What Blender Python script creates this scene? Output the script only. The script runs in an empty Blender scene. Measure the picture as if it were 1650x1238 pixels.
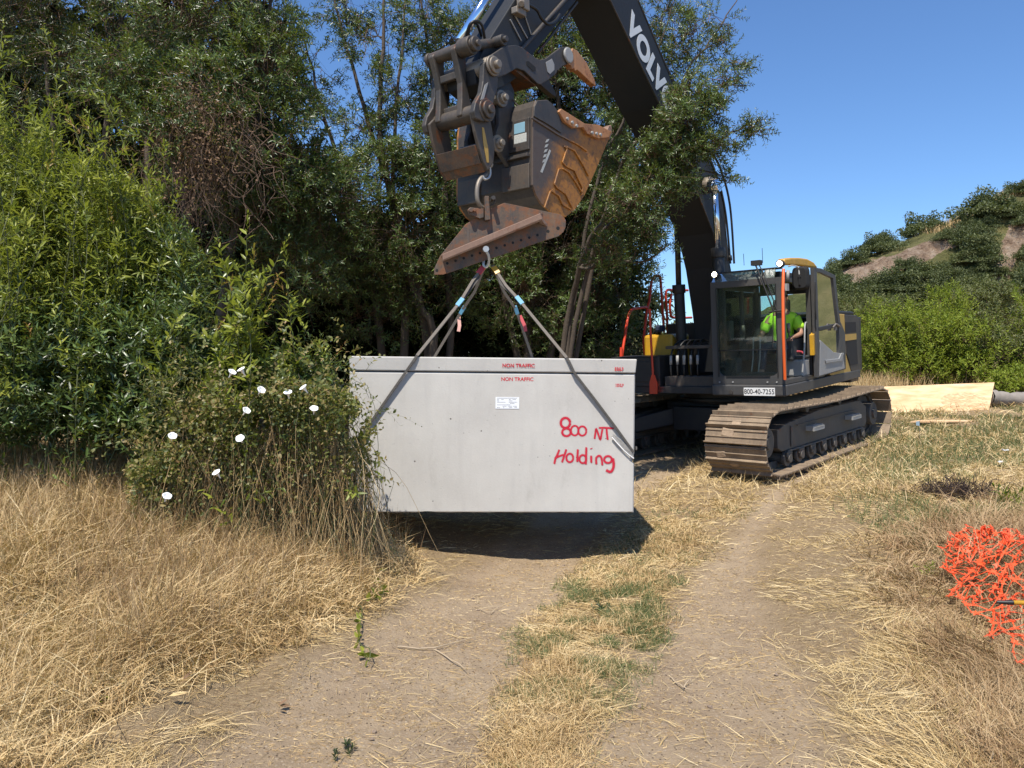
import bpy, math, random
import numpy as np
from mathutils import Vector, Matrix

rng = np.random.default_rng(11)
random.seed(11)
SC = bpy.context.scene
COL = SC.collection
PI = math.pi

# ------------------------------------------------------------------ camera, sky, sun, exposure
EYE = 1.70
FPX = 1200.0                       # focal length in pixels of a 1650 px wide frame
HOR = 580.0
cam_d = bpy.data.cameras.new('camera')
cam = bpy.data.objects.new('camera', cam_d)
COL.objects.link(cam)
cam.location = (0, 0, EYE)
cam.rotation_euler = (PI / 2, 0, 0)
cam_d.sensor_width = 36
cam_d.lens = FPX / 1650 * 36
cam_d.shift_y = -39 / 1650
cam_d.clip_end = 3000
SC.camera = cam

SUN = Vector((-0.353, -0.91, 1.83)).normalized()
w = bpy.data.worlds.new("World")
SC.world = w
w.use_nodes = True
nt = w.node_tree
for n in list(nt.nodes):
    nt.nodes.remove(n)
sky = nt.nodes.new('ShaderNodeTexSky')
sky.sky_type = 'NISHITA'
sky.sun_disc = False
sky.sun_elevation = math.asin(SUN.z)
sky.sun_rotation = math.atan2(SUN.x, SUN.y)
sky.air_density = 1.0
sky.dust_density = 0.0
sky.ozone_density = 6.0
bg = nt.nodes.new('ShaderNodeBackground')
bg.inputs['Strength'].default_value = 0.118
wo = nt.nodes.new('ShaderNodeOutputWorld')
mx = nt.nodes.new('ShaderNodeMix'); mx.data_type = 'RGBA'; mx.blend_type = 'MULTIPLY'
mx.inputs[0].default_value = 1.0; mx.inputs[7].default_value = (0.80, 0.94, 1.08, 1)      # the deep clear blue of the day
nt.links.new(sky.outputs[0], mx.inputs[6])
nt.links.new(mx.outputs[2], bg.inputs[0])
nt.links.new(bg.outputs[0], wo.inputs[0])

sun_d = bpy.data.lights.new('sun', 'SUN')
sun_d.energy = 5.0
sun_d.angle = math.radians(0.5)
sun_d.color = (1.0, 0.935, 0.83)
sun = bpy.data.objects.new('sun', sun_d)
COL.objects.link(sun)
sun.rotation_euler = SUN.to_track_quat('Z', 'Y').to_euler()
sun.location = (-5, -10, 30)

SC.view_settings.view_transform = 'Standard'
SC.view_settings.look = 'None'
SC.view_settings.exposure = 0.45
SC.view_settings.gamma = 1
SC.cycles.max_bounces = 8
SC.cycles.transparent_max_bounces = 16

# ------------------------------------------------------------------ helpers
def ray(px, py):
    return np.array([(px - 825) / FPX, 1.0, -(py - HOR) / FPX])
def at(px, py, Y):
    """point seen at (px, py) of the photograph, Y metres in front of the viewpoint"""
    r = ray(px, py)
    return Vector((r[0] * Y, Y, EYE + r[2] * Y))
def on_plane(px, py, p0, n):
    r = ray(px, py)
    o = np.array([0, 0, EYE])
    t = np.dot(np.array(p0) - o, n) / np.dot(r, n)
    return o + r * t

def tag(o, label=None, cat=None, group=None, kind=None):
    if label: o['label'] = label
    if cat: o['category'] = cat
    if group: o['group'] = group
    if kind: o['kind'] = kind
    return o

def empty(name, loc, label=None, cat=None, group=None, mat=None):
    o = bpy.data.objects.new(name, None)
    COL.objects.link(o)
    o.empty_display_size = 0.1
    if mat is not None:
        o.matrix_world = mat
    else:
        o.location = loc
    return tag(o, label, cat, group)

def mesh_np(name, V, F, mat, parent=None, smooth=False, mats=None, midx=None, uv=None, attr=None):
    """V (n,3); F list of index arrays (k,3)/(k,4)."""
    V = np.asarray(V, dtype=np.float32)
    F = [np.asarray(f, dtype=np.int32) for f in F if len(f)]
    me = bpy.data.meshes.new(name)
    me.vertices.add(len(V))
    me.vertices.foreach_set('co', V.ravel())
    li = np.concatenate([f.ravel() for f in F])
    tot = np.concatenate([np.full(len(f), f.shape[1], np.int32) for f in F])
    st = np.concatenate([[0], np.cumsum(tot)[:-1]]).astype(np.int32)
    me.loops.add(len(li))
    me.loops.foreach_set('vertex_index', li)
    me.polygons.add(len(tot))
    me.polygons.foreach_set('loop_start', st)
    me.polygons.foreach_set('loop_total', tot)
    if midx is not None:
        me.polygons.foreach_set('material_index', np.asarray(midx, np.int32))
    me.update(calc_edges=True)
    if smooth:
        me.polygons.foreach_set('use_smooth', np.ones(len(tot), bool))
    if attr:
        for k, v in attr.items():
            a = me.attributes.new(k, 'FLOAT', 'POINT')
            a.data.foreach_set('value', np.asarray(v, np.float32))
    for m in (mats or [mat]):
        me.materials.append(m)
    o = bpy.data.objects.new(name, me)
    COL.objects.link(o)
    if parent: o.parent = parent
    return o

class MB:
    """collects solids and links them as ONE mesh"""
    def __init__(s, T=None):
        s.v = []; s.f = []; s.T = T; s.sm = []
    def add(s, vs, fs, T=None, smooth=False):
        b = len(s.v)
        for p in vs:
            p = Vector(p)
            if T is not None: p = T @ p
            if s.T is not None: p = s.T @ p
            s.v.append(p)
        for f in fs:
            s.f.append([b + i for i in f]); s.sm.append(smooth)
        return s
    def box(s, c, d, R=None, T=None):
        x, y, z = d[0] / 2, d[1] / 2, d[2] / 2
        vs = [Vector(q) for q in [(-x,-y,-z),(x,-y,-z),(x,y,-z),(-x,y,-z),(-x,-y,z),(x,-y,z),(x,y,z),(-x,y,z)]]
        if R is not None: vs = [R @ q for q in vs]
        vs = [q + Vector(c) for q in vs]
        return s.add(vs, [(0,3,2,1),(4,5,6,7),(0,1,5,4),(1,2,6,5),(2,3,7,6),(3,0,4,7)], T)
    def bb(s, a, b, T=None):
        return s.box([(a[i] + b[i]) / 2 for i in range(3)], [abs(b[i] - a[i]) for i in range(3)], T=T)
    def loft(s, A, B, T=None, smooth=False, caps=True):
        n = len(A)
        fs = [(i, (i + 1) % n, n + (i + 1) % n, n + i) for i in range(n)]
        if caps: fs += [tuple(range(n))[::-1], tuple(range(n, 2 * n))]
        return s.add(list(A) + list(B), fs, T, smooth)
    def pxz(s, pts, y0, y1, T=None):
        """polygon in x,z extruded along y"""
        return s.loft([(p[0], y0, p[1]) for p in pts], [(p[0], y1, p[1]) for p in pts], T)
    def cyl(s, p0, p1, r, n=16, r1=None, T=None, caps=True):
        p0, p1 = Vector(p0), Vector(p1)
        d = (p1 - p0).normalized()
        a = d.orthogonal().normalized(); b = d.cross(a)
        r1 = r if r1 is None else r1
        A = [p0 + (a * math.cos(t) + b * math.sin(t)) * r for t in [2 * PI * i / n for i in range(n)]]
        B = [p1 + (a * math.cos(t) + b * math.sin(t)) * r1 for t in [2 * PI * i / n for i in range(n)]]
        k = len(s.f)
        s.loft(A, B, T)
        for i in range(k, k + n): s.sm[i] = True
        return s
    def tube(s, P, r, n=8, T=None, rs=None):
        P = [Vector(p) for p in P]
        m = len(P); vs = []; fs = []
        up = None
        for i, p in enumerate(P):
            d = (P[min(i + 1, m - 1)] - P[max(i - 1, 0)]).normalized()
            if up is None: up = d.orthogonal().normalized()
            up = (up - d * up.dot(d)).normalized()
            q = d.cross(up); rr = rs[i] if rs else r
            for k in range(n):
                t = 2 * PI * k / n
                vs.append(p + (up * math.cos(t) + q * math.sin(t)) * rr)
        for i in range(m - 1):
            for k in range(n):
                fs.append((i*n+k, i*n+(k+1)%n, (i+1)*n+(k+1)%n, (i+1)*n+k))
        s.add(vs, fs, T, True)
        s.add([vs[k] for k in range(n)], [tuple(range(n))[::-1]], T)
        s.add([vs[(m-1)*n+k] for k in range(n)], [tuple(range(n))], T)
        return s
    def strap(s, P, wd, wdir, th=0.006, T=None):
        """flat band through P, width along wdir"""
        P = [Vector(p) for p in P]; m = len(P); vs = []; fs = []
        for i, p in enumerate(P):
            d = (P[min(i + 1, m - 1)] - P[max(i - 1, 0)]).normalized()
            wv = Vector(wdir); wv = (wv - d * wv.dot(d)).normalized(); nn = d.cross(wv)
            vs += [p + wv*wd/2 + nn*th/2, p - wv*wd/2 + nn*th/2, p - wv*wd/2 - nn*th/2, p + wv*wd/2 - nn*th/2]
        for i in range(m - 1):
            for k in range(4):
                fs.append((i*4+k, i*4+(k+1)%4, (i+1)*4+(k+1)%4, (i+1)*4+k))
        fs += [(0,3,2,1), ((m-1)*4, (m-1)*4+1, (m-1)*4+2, (m-1)*4+3)]
        return s.add(vs, fs, T)
    def build(s, name, mat, parent=None, bevel=0.0, label=None):
        me = bpy.data.meshes.new(name)
        me.from_pydata([tuple(p) for p in s.v], [], s.f)
        me.materials.append(mat)
        me.polygons.foreach_set('use_smooth', np.array(s.sm, bool))
        me.update()
        o = bpy.data.objects.new(name, me)
        COL.objects.link(o)
        if parent: o.parent = parent
        if bevel:
            b = o.modifiers.new('bevel', 'BEVEL')
            b.width = bevel; b.segments = 2; b.limit_method = 'ANGLE'; b.angle_limit = math.radians(38)
            b.harden_normals = False
        if label: o['label'] = label
        return o

def smooth_path(P, k=6):
    """Catmull-Rom through P"""
    P = [Vector(p) for p in P]; out = []
    for i in range(len(P) - 1):
        a = P[max(i-1,0)]; b = P[i]; c = P[i+1]; d = P[min(i+2, len(P)-1)]
        for j in range(k):
            t = j / k
            out.append(0.5*((2*b) + (c-a)*t + (2*a-5*b+4*c-d)*t*t + (3*b-a-3*c+d)*t**3))
    out.append(P[-1])
    return out

def text_mesh(name, body, size, mat, parent, M, extrude=0.001, bold=0.0, xs=1.0, shear=0):
    cu = bpy.data.curves.new(name, 'FONT')
    cu.body = body; cu.size = size; cu.extrude = extrude; cu.offset = bold
    cu.align_x = 'CENTER'; cu.align_y = 'CENTER'; cu.shear = shear
    t = bpy.data.objects.new(name, cu)
    COL.objects.link(t)
    dg = bpy.context.evaluated_depsgraph_get()
    dg.update()
    me = bpy.data.meshes.new_from_object(t.evaluated_get(dg))
    bpy.data.objects.remove(t)
    me.materials.clear(); me.materials.append(mat)
    me.transform(M @ Matrix.Diagonal((xs, 1, 1, 1)))
    o = bpy.data.objects.new(name, me)
    COL.objects.link(o)
    if parent: o.parent = parent
    return o

def frame_matrix(o, xd, yd):
    xd = Vector(xd).normalized(); yd = Vector(yd); yd = (yd - xd * yd.dot(xd)).normalized(); zd = xd.cross(yd)
    M = Matrix((xd, yd, zd)).transposed().to_4x4(); M.translation = Vector(o)
    return M

# ------------------------------------------------------------------ materials
class NT:
    def __init__(s, name):
        s.m = bpy.data.materials.new(name); s.m.use_nodes = True
        s.t = s.m.node_tree
        for n in list(s.t.nodes): s.t.nodes.remove(n)
        s.out = s.n('ShaderNodeOutputMaterial')
    def n(s, k, **kw):
        x = s.t.nodes.new(k)
        for a, b in kw.items():
            if hasattr(x, a): setattr(x, a, b)
            else: x.inputs[a].default_value = b
        return x
    def l(s, a, b): s.t.links.new(a, b)
    def coord(s, scale=(1,1,1), kind='Object'):
        tc = s.n('ShaderNodeTexCoord'); mp = s.n('ShaderNodeMapping')
        mp.inputs['Scale'].default_value = scale
        s.l(tc.outputs[kind], mp.inputs[0]); return mp.outputs[0]
    def noise(s, vec, scale, detail=6, rough=0.6):
        x = s.n('ShaderNodeTexNoise'); x.inputs['Scale'].default_value = scale
        x.inputs['Detail'].default_value = detail; x.inputs['Roughness'].default_value = rough
        s.l(vec, x.inputs['Vector']); return x.outputs['Fac']
    def ramp(s, fac, stops):
        r = s.n('ShaderNodeValToRGB'); e = r.color_ramp.elements
        while len(e) < len(stops): e.new(0.5)
        for q, (p, c) in zip(e, stops):
            q.position = p; q.color = (*c, 1) if len(c) == 3 else c
        s.l(fac, r.inputs[0]); return r.outputs[0]
    def mix(s, f, a, b, mode='MIX'):
        x = s.n('ShaderNodeMix', data_type='RGBA', blend_type=mode)
        for sock, v in ((0, f), (6, a), (7, b)):
            if hasattr(v, 'links'): s.l(v, x.inputs[sock])
            else: x.inputs[sock].default_value = v if sock == 0 else (*v, 1)
        return x.outputs[2]
    def math(s, op, a, b=0.0, clamp=False):
        x = s.n('ShaderNodeMath', operation=op); x.use_clamp = clamp
        for i, v in enumerate((a, b)):
            if hasattr(v, 'links'): s.l(v, x.inputs[i])
            else: x.inputs[i].default_value = v
        return x.outputs[0]
    def bump(s, h, st, dist=0.01):
        b = s.n('ShaderNodeBump'); b.inputs['Strength'].default_value = st
        b.inputs['Distance'].default_value = dist
        s.l(h, b.inputs['Height']); return b.outputs[0]
    def bsdf(s, color, rough=0.6, metal=0.0, normal=None, spec=0.5, coat=0.0):
        p = s.n('ShaderNodeBsdfPrincipled')
        for k, v in (('Base Color', color), ('Roughness', rough), ('Metallic', metal), ('Specular IOR Level', spec), ('Coat Weight', coat)):
            if hasattr(v, 'links'): s.l(v, p.inputs[k])
            else: p.inputs[k].default_value = (*v, 1) if k == 'Base Color' else v
        if normal is not None: s.l(normal, p.inputs['Normal'])
        return p
    def done(s, sh):
        s.l(sh if hasattr(sh, 'links') else sh.outputs[0], s.out.inputs[0]); return s.m

def worn(name, col, rough=0.5, dirt=(0.23, 0.17, 0.11), amount=0.35, rust=0.0, metal=0.0, sc=3.0, rustc=(0.25, 0.085, 0.03), spec=0.5):
    """paint or bare metal with dust, streaks, scratches and optional rust"""
    t = NT(name); v = t.coord()
    n1 = t.noise(v, sc, 8, 0.65); n2 = t.noise(v, sc * 9, 6, 0.7)
    f = t.math('MULTIPLY', t.math('SUBTRACT', t.math('ADD', n1, t.math('MULTIPLY', n2, 0.5)), 0.62, True), 2.6 * amount, True)
    c = t.mix(f, col, dirt)
    sv = t.coord((1, 1, 0.08)); n3 = t.noise(sv, sc * 14, 4, 0.6)
    c = t.mix(t.math('MULTIPLY', t.math('SUBTRACT', n3, 0.52, True), 3.0 * amount, True), c, tuple(min(1, q * 1.7 + 0.02) for q in col))
    if rust > 0:
        nr = t.noise(v, sc * 1.7, 10, 0.72)
        fr = t.ramp(nr, [(0.62 - 0.32 * rust, (0, 0, 0)), (0.72 - 0.3 * rust, (1, 1, 1))])
        rc = t.mix(n2, rustc, tuple(q * 0.35 for q in rustc))
        c = t.mix(fr, c, rc)
    r = t.math('ADD', t.math('MULTIPLY', n2, 0.3), rough - 0.12, True)
    return t.done(t.bsdf(c, r, metal, t.bump(n2, 0.25, 0.004), spec))

def plain(name, col, rough=0.5, metal=0.0, bump=0.0, var=0.12, sc=8.0, coat=0.0):
    t = NT(name); v = t.coord(); n1 = t.noise(v, sc, 6)
    c = t.mix(n1, tuple(q * (1 - var) for q in col), tuple(min(1, q * (1 + var)) for q in col))
    return t.done(t.bsdf(c, rough, metal, t.bump(n1, bump, 0.01) if bump else None, coat=coat))

def leaf_mat(name, cols, rough=0.42, trans=0.3, spec=0.5):
    """leaves: colour varies leaf by leaf and clump by clump, light comes through them"""
    t = NT(name)
    g = t.n('ShaderNodeNewGeometry')
    v = t.coord(); n1 = t.noise(v, 1.3, 3)
    fac = t.math('ADD', t.math('MULTIPLY', g.outputs['Random Per Island'], 0.7), t.math('MULTIPLY', t.math('SUBTRACT', n1, 0.38), 1.15), True)
    k = len(cols)
    c = t.ramp(fac, [(i / (k - 1), cc) for i, cc in enumerate(cols)])
    p = t.bsdf(c, rough, 0, None, spec)
    tr = t.n('ShaderNodeBsdfTranslucent')
    t.l(t.mix(0.6, c, (0.35, 0.42, 0.04), 'MIX'), tr.inputs[0])
    ms = t.n('ShaderNodeMixShader'); ms.inputs[0].default_value = trans
    t.l(p.outputs[0], ms.inputs[1]); t.l(tr.outputs[0], ms.inputs[2])
    return t.done(ms.outputs[0])

def emit(name, col, st):
    t = NT(name); e = t.n('ShaderNodeEmission'); e.inputs[0].default_value = (*col, 1); e.inputs[1].default_value = st
    return t.done(e)

def glass_mat(name, tint=(0.62, 0.74, 0.70), dusty=0.05, refl=0.10):
    t = NT(name)
    tr = t.n('ShaderNodeBsdfTransparent'); tr.inputs[0].default_value = (*tint, 1)
    gl = t.n('ShaderNodeBsdfGlossy'); gl.inputs['Roughness'].default_value = 0.03
    df = t.n('ShaderNodeBsdfDiffuse'); df.inputs[0].default_value = (0.42, 0.47, 0.44, 1)
    fr = t.n('ShaderNodeFresnel'); fr.inputs[0].default_value = 1.5
    m1 = t.n('ShaderNodeMixShader'); t.l(t.math('ADD', fr.outputs[0], refl - 0.04, True), m1.inputs[0])
    t.l(tr.outputs[0], m1.inputs[1]); t.l(gl.outputs[0], m1.inputs[2])
    m2 = t.n('ShaderNodeMixShader'); v = t.coord()
    t.l(t.math('MULTIPLY', t.noise(v, 5, 8, 0.7), dusty * 2, True), m2.inputs[0])
    t.l(m1.outputs[0], m2.inputs[1]); t.l(df.outputs[0], m2.inputs[2])
    return t.done(m2.outputs[0])

M = {}
M['black'] = worn('black paint', (0.018, 0.019, 0.021), 0.5, amount=0.10)
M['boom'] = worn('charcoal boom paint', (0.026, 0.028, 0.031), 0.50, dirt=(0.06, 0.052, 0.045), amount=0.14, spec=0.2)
M['grey'] = worn('grey machine paint', (0.052, 0.052, 0.052), 0.5, amount=0.12)
M['lgrey'] = worn('dusty light grey paint', (0.30, 0.30, 0.29), 0.5, amount=0.2)
M['yellow'] = worn('yellow machine paint', (0.58, 0.31, 0.015), 0.4, dirt=(0.22, 0.15, 0.07), amount=0.4)
M['ochre'] = worn('faded ochre panel', (0.48, 0.30, 0.06), 0.5, amount=0.3)
M['red'] = worn('red rail paint', (0.62, 0.045, 0.012), 0.4, amount=0.12)
M['orange'] = plain('orange plastic sleeve', (0.80, 0.13, 0.025), 0.4)
M['steel'] = worn('worn bare steel', (0.070, 0.062, 0.054), 0.5, dirt=(0.20, 0.14, 0.09), amount=0.45, rust=0.12, metal=0.35)
M['dsteel'] = worn('dark worn steel', (0.045, 0.042, 0.039), 0.5, dirt=(0.16, 0.12, 0.09), amount=0.42, rust=0.1, metal=0.25)
M['pinst'] = worn('pale pin steel', (0.22, 0.19, 0.155), 0.5, amount=0.35, metal=0.4)
M['shoe'] = worn('dusty track steel', (0.17, 0.125, 0.085), 0.7, dirt=(0.38, 0.28, 0.18), amount=0.7, sc=5, rust=0.06)
M['tframe'] = worn('dark track frame', (0.075, 0.068, 0.060), 0.6, dirt=(0.16, 0.12, 0.085), amount=0.45, rust=0.04)
M['bucket'] = worn('scraped orange bucket side', (0.42, 0.17, 0.028), 0.5, dirt=(0.16, 0.09, 0.045), amount=0.6, rust=0.42, metal=0.1, sc=2.0, rustc=(0.11, 0.062, 0.040))
M['innerorange'] = worn('rusty orange plate', (0.36, 0.15, 0.035), 0.55, dirt=(0.16, 0.09, 0.05), amount=0.6, rust=0.45, sc=3, rustc=(0.15, 0.075, 0.035))
M['tooth'] = worn('rusty orange tooth', (0.40, 0.18, 0.07), 0.6, amount=0.5, rust=0.25)
M['rustplate'] = worn('rusty plate', (0.060, 0.050, 0.042), 0.6, dirt=(0.20, 0.11, 0.055), amount=0.9, rust=0.46, sc=5, rustc=(0.26, 0.105, 0.042))
M['rustbar'] = worn('brown primed bar', (0.20, 0.115, 0.080), 0.65, dirt=(0.32, 0.24, 0.18), amount=0.4, rust=0.12)
M['chrome'] = plain('chromed rod', (0.72, 0.78, 0.86), 0.12, 1.0, var=0.04)
M['rubber'] = plain('black rubber hose', (0.012, 0.012, 0.012), 0.45)
M['white'] = plain('white lettering', (0.72, 0.72, 0.70), 0.5)
M['letter'] = plain('grey white boom lettering', (0.62, 0.64, 0.65), 0.5)
M['ink'] = plain('black ink', (0.03, 0.03, 0.03), 0.6)
M['lamp'] = emit('lit lamp', (1.0, 0.93, 0.72), 14)
M['glass'] = glass_mat('green tinted glass', (0.84, 0.92, 0.88), 0.016, 0.06)
M['visor'] = glass_mat('teal roof glass', (0.30, 0.42, 0.38), 0.22, 0.16)
M['dglass'] = glass_mat('dark door glass', (0.42, 0.46, 0.40), 0.03, 0.05)
M['mesh'] = plain('black grille', (0.010, 0.010, 0.010), 0.8)
M['seat'] = plain('black seat cloth', (0.02, 0.021, 0.023), 0.9)
M['inner'] = plain('dark cab plastic', (0.045, 0.05, 0.05), 0.7)
M['bluest'] = plain('pale blue sticker', (0.20, 0.36, 0.45), 0.5, sc=40)
M['whitest'] = plain('scuffed white sticker', (0.42, 0.43, 0.40), 0.6, sc=60, var=0.4)
M['hivis'] = plain('lime high visibility shirt', (0.50, 0.95, 0.05), 0.8, bump=0.4, sc=20)
M['skin'] = plain('tanned skin', (0.36, 0.19, 0.12), 0.55)
M['hair'] = plain('dark brown hair', (0.03, 0.018, 0.01), 0.7)
M['jeans'] = plain('dark blue jeans', (0.02, 0.03, 0.06), 0.9)
M['sling'] = plain('grey synthetic sling', (0.16, 0.138, 0.115), 0.85, bump=0.6, sc=60, var=0.3)
M['shadesling'] = plain('sling with painted shade', (0.085, 0.078, 0.07), 0.85, bump=0.6, sc=60, var=0.4)  # darker twin of the sling colour, with the face strap's shade painted in
M['blue'] = plain('blue tag', (0.12, 0.34, 0.50), 0.6)
M['redtag'] = plain('red tag', (0.42, 0.05, 0.06), 0.6)
M['zinc'] = plain('galvanised shackle', (0.50, 0.50, 0.48), 0.45, 0.6)
M['net'] = plain('orange barrier net', (0.85, 0.10, 0.025), 0.5)
M['mud'] = plain('dried mud', (0.34, 0.25, 0.17), 0.95, bump=1.0, sc=30, var=0.3)
# ------------------------------------------------------------------ terrain heights
_C = np.array([(0,3,0),(-3,3,.12),(3,3,.05),(0,5,-.07),(0,7,-.14),(1.5,6.6,-.12),(1.5,9,0),(3.4,9.8,.09),(2,12,.15),(4.6,8,.10),
 (4,6,.10),(5.5,6,.2),(6.5,13,.36),(7.5,16,.60),(10,16,.66),(5,16,.5),(9,11,.5),(-2.2,4.5,.22),(-3.5,5,.42),(-3,6.2,.5),(-5,6,.6),
 (-1.7,6.9,.12),(-4,9,.4),(0,12,.1),(-6,14,.4),(0,18,.4),(8,22,.85),(14,20,.9),(0,30,.9),(20,30,1.2),(-15,10,.5),(-15,25,.6),(15,8,.8),
 (0,0,0),(-4,0,.2),(4,0,.2),(3.4,4.2,.08),(2,4.5,0),(-.9,5,.04),(-1.2,6,.05),(-12,0,.4),(12,0,.5),(0,-8,0),(3,12.5,.16),(30,10,1.2),(-30,5,.5),(0,45,1.0),(40,40,1.5),(-40,40,1.)], float)
def _rb(d): return np.sqrt(d * d + 1.0)
_D = np.hypot(_C[:, None, 0] - _C[None, :, 0], _C[:, None, 1] - _C[None, :, 1])
_W = np.linalg.solve(_rb(_D) + 1e-6 * np.eye(len(_C)), _C[:, 2] - 0.3)
def _vn(x, y, s, seed):
    """smooth value noise"""
    x = x * s + seed * 13.7; y = y * s + seed * 7.3
    xi = np.floor(x); yi = np.floor(y); fx = x - xi; fy = y - yi
    fx = fx * fx * (3 - 2 * fx); fy = fy * fy * (3 - 2 * fy)
    def h(a, b):
        q = np.sin(a * 127.1 + b * 311.7 + seed * 17.3) * 43758.5453
        return q - np.floor(q)
    return (h(xi, yi)*(1-fx)+h(xi+1, yi)*fx)*(1-fy) + (h(xi, yi+1)*(1-fx)+h(xi+1, yi+1)*fx)*fy
def fbm(x, y, s, seed, o=4):
    r = 0; a = 0.5; t = 0
    for i in range(o):
        r = r + a * _vn(x, y, s * 2 ** i, seed + i); t += a; a *= 0.5
    return r / t
def _near(x, y):
    r = 0
    for c, w_ in zip(_C, _W): r = r + w_ * _rb(np.hypot(x - c[0], y - c[1]))
    return r + 0.3
_R1 = [(-.85,1.0),(-.68,3.1),(-.48,4.3),(-.06,5.8),(.25,7.4),(1.1,9.2),(2.0,10.8),(3,14),(4.4,20)]
_R2 = [(.6,1.0),(.82,3.1),(1.28,4.86),(1.72,6.2),(2.45,7.6),(3.3,9.2),(4.3,10.8),(7.2,15.5),(10,22)]
def _pd(x, y, P):
    r = np.full(np.shape(x), 1e9)
    for (a, b), (c, d) in zip(P[:-1], P[1:]):
        dx, dy = c - a, d - b
        t = np.clip(((x - a) * dx + (y - b) * dy) / (dx * dx + dy * dy), 0, 1)
        r = np.minimum(r, np.hypot(x - a - t * dx, y - b - t * dy))
    return r
def dirt(x, y):
    """1 on the bare wheel ruts, 0 where straw covers the ground"""
    wob = (fbm(x, y, 1.6, 3) - 0.5) * 0.75
    a = _pd(x, y, _R1); b = _pd(x, y, _R2)
    w1 = 0.60 - 0.04 * np.clip(y - 3, 0, 4)
    w2 = np.clip(0.62 - 0.11 * (y - 3), 0.13, 0.62)
    fa = 1 - np.clip((a + wob * 0.5 - w1) / 0.22 + 0.5, 0, 1)
    fb = 1 - np.clip((b + wob * 0.35 - w2) / 0.22 + 0.5, 0, 1)
    fade = np.clip((16 - y) / 6, 0, 1)
    return np.maximum(fa, fb) * fade
def gz(x, y):
    x = np.asarray(x, float); y = np.asarray(y, float)
    far = np.clip((np.hypot(x, y - 10) - 30) / 30, 0, 1)
    z = _near(np.clip(x, -45, 45), np.clip(y, -12, 50)) * (1 - far) + 1.3 * far
    dd = dirt(x, y)
    z = z - 0.035 * dd + 0.022 * dd * (fbm(x, y, 9, 23) - 0.5) + 0.05 * (fbm(x, y, 1.1, 9) - 0.5) * (1 - .5 * dd) + 0.018 * (fbm(x, y, 6, 21) - 0.5)
    # bare soil kicked up along the left bank
    z = z + 0.34 * np.clip(fbm(x, y, 1.7, 31) - 0.42, 0, 1) * np.clip((-x - 0.9) / 0.8, 0, 1)
    return z
def gz1(x, y): return float(gz(np.array([x]), np.array([y]))[0])

# ------------------------------------------------------------------ ground
def build_ground():
    def axis(lo, hi, fine_lo, fine_hi, h):
        a = list(np.arange(fine_lo, fine_hi, h))
        s = h; v = fine_hi
        while v < hi: a.append(v); s *= 1.13; v += s
        a.append(hi)
        s = h; v = fine_lo - h; b = []
        while v > lo: b.append(v); s *= 1.13; v -= s
        b.append(lo)
        return np.array(b[::-1] + a)
    xs = axis(-900, 900, -5, 6.5, 0.045); ys = axis(-60, 1500, 2.4, 11, 0.045)
    X, Y = np.meshgrid(xs, ys)
    Z = gz(X.ravel(), Y.ravel())
    nx, ny = len(xs), len(ys)
    i = np.arange((ny - 1) * (nx - 1)); r = i // (nx - 1); c = i % (nx - 1); a = r * nx + c
    F = np.stack([a, a + 1, a + nx + 1, a + nx], 1)
    D = dirt(X.ravel(), Y.ravel())
    t = NT('ground of dirt and straw litter')
    v = t.coord()
    at_ = t.n('ShaderNodeAttribute'); at_.attribute_name = 'dirt'
    n1 = t.noise(v, 1.7, 8, 0.65); n2 = t.noise(v, 38, 8, 0.75); n3 = t.noise(v, 150, 4, 0.7)
    st = t.coord((1, 6, 1)); n4 = t.noise(st, 24, 6, 0.8)
    soil = t.ramp(n1, [(0.25, (0.29, 0.210, 0.135)), (0.5, (0.39, 0.292, 0.190)), (0.75, (0.45, 0.345, 0.228))])
    soil = t.mix(t.math('MULTIPLY', t.math('SUBTRACT', n2, 0.45, True), 1.1, True), soil, (0.20, 0.15, 0.105))
    soil = t.mix(t.math('MULTIPLY', t.math('SUBTRACT', n3, 0.62, True), 5.0, True), soil, (0.46, 0.37, 0.27))
    lit = t.ramp(n4, [(0.3, (0.11, 0.07, 0.04)), (0.5, (0.28, 0.20, 0.115)), (0.68, (0.50, 0.39, 0.23))])
    f = t.math('ADD', at_.outputs['Fac'], t.math('MULTIPLY', t.math('SUBTRACT', n2, 0.5), 1.1), True)
    soil = t.mix(t.math('MULTIPLY', t.math('SUBTRACT', t.noise(t.coord(), 9, 10, .8), .5, True), 2.4, True), soil, (0.16, 0.118, 0.080))
    vo = t.n('ShaderNodeTexVoronoi'); vo.inputs['Scale'].default_value = 70; t.l(v, vo.inputs['Vector'])
    sp = t.n('ShaderNodeSeparateColor'); t.l(vo.outputs['Color'], sp.inputs[0])
    soil = t.mix(t.math('MULTIPLY', t.math('GREATER_THAN', sp.outputs[0], .80), t.math('LESS_THAN', vo.outputs['Distance'], .42)), soil, (0.44, 0.35, 0.25))
    soil = t.mix(t.math('MULTIPLY', t.math('GREATER_THAN', sp.outputs[1], .86), t.math('LESS_THAN', vo.outputs['Distance'], .36)), soil, (0.11, 0.08, 0.055))
    col = t.mix(f, lit, soil)
    hb = t.math('ADD', t.math('MULTIPLY', n2, 0.7), t.math('MULTIPLY', n3, 0.3))
    m = t.done(t.bsdf(col, 0.93, 0, t.bump(hb, 0.9, 0.035), 0.2))
    o = mesh_np('ground', np.stack([X.ravel(), Y.ravel(), Z], 1), [F], m, smooth=True, attr={'dirt': D})
    o['kind'] = 'structure'
build_ground()

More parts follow.
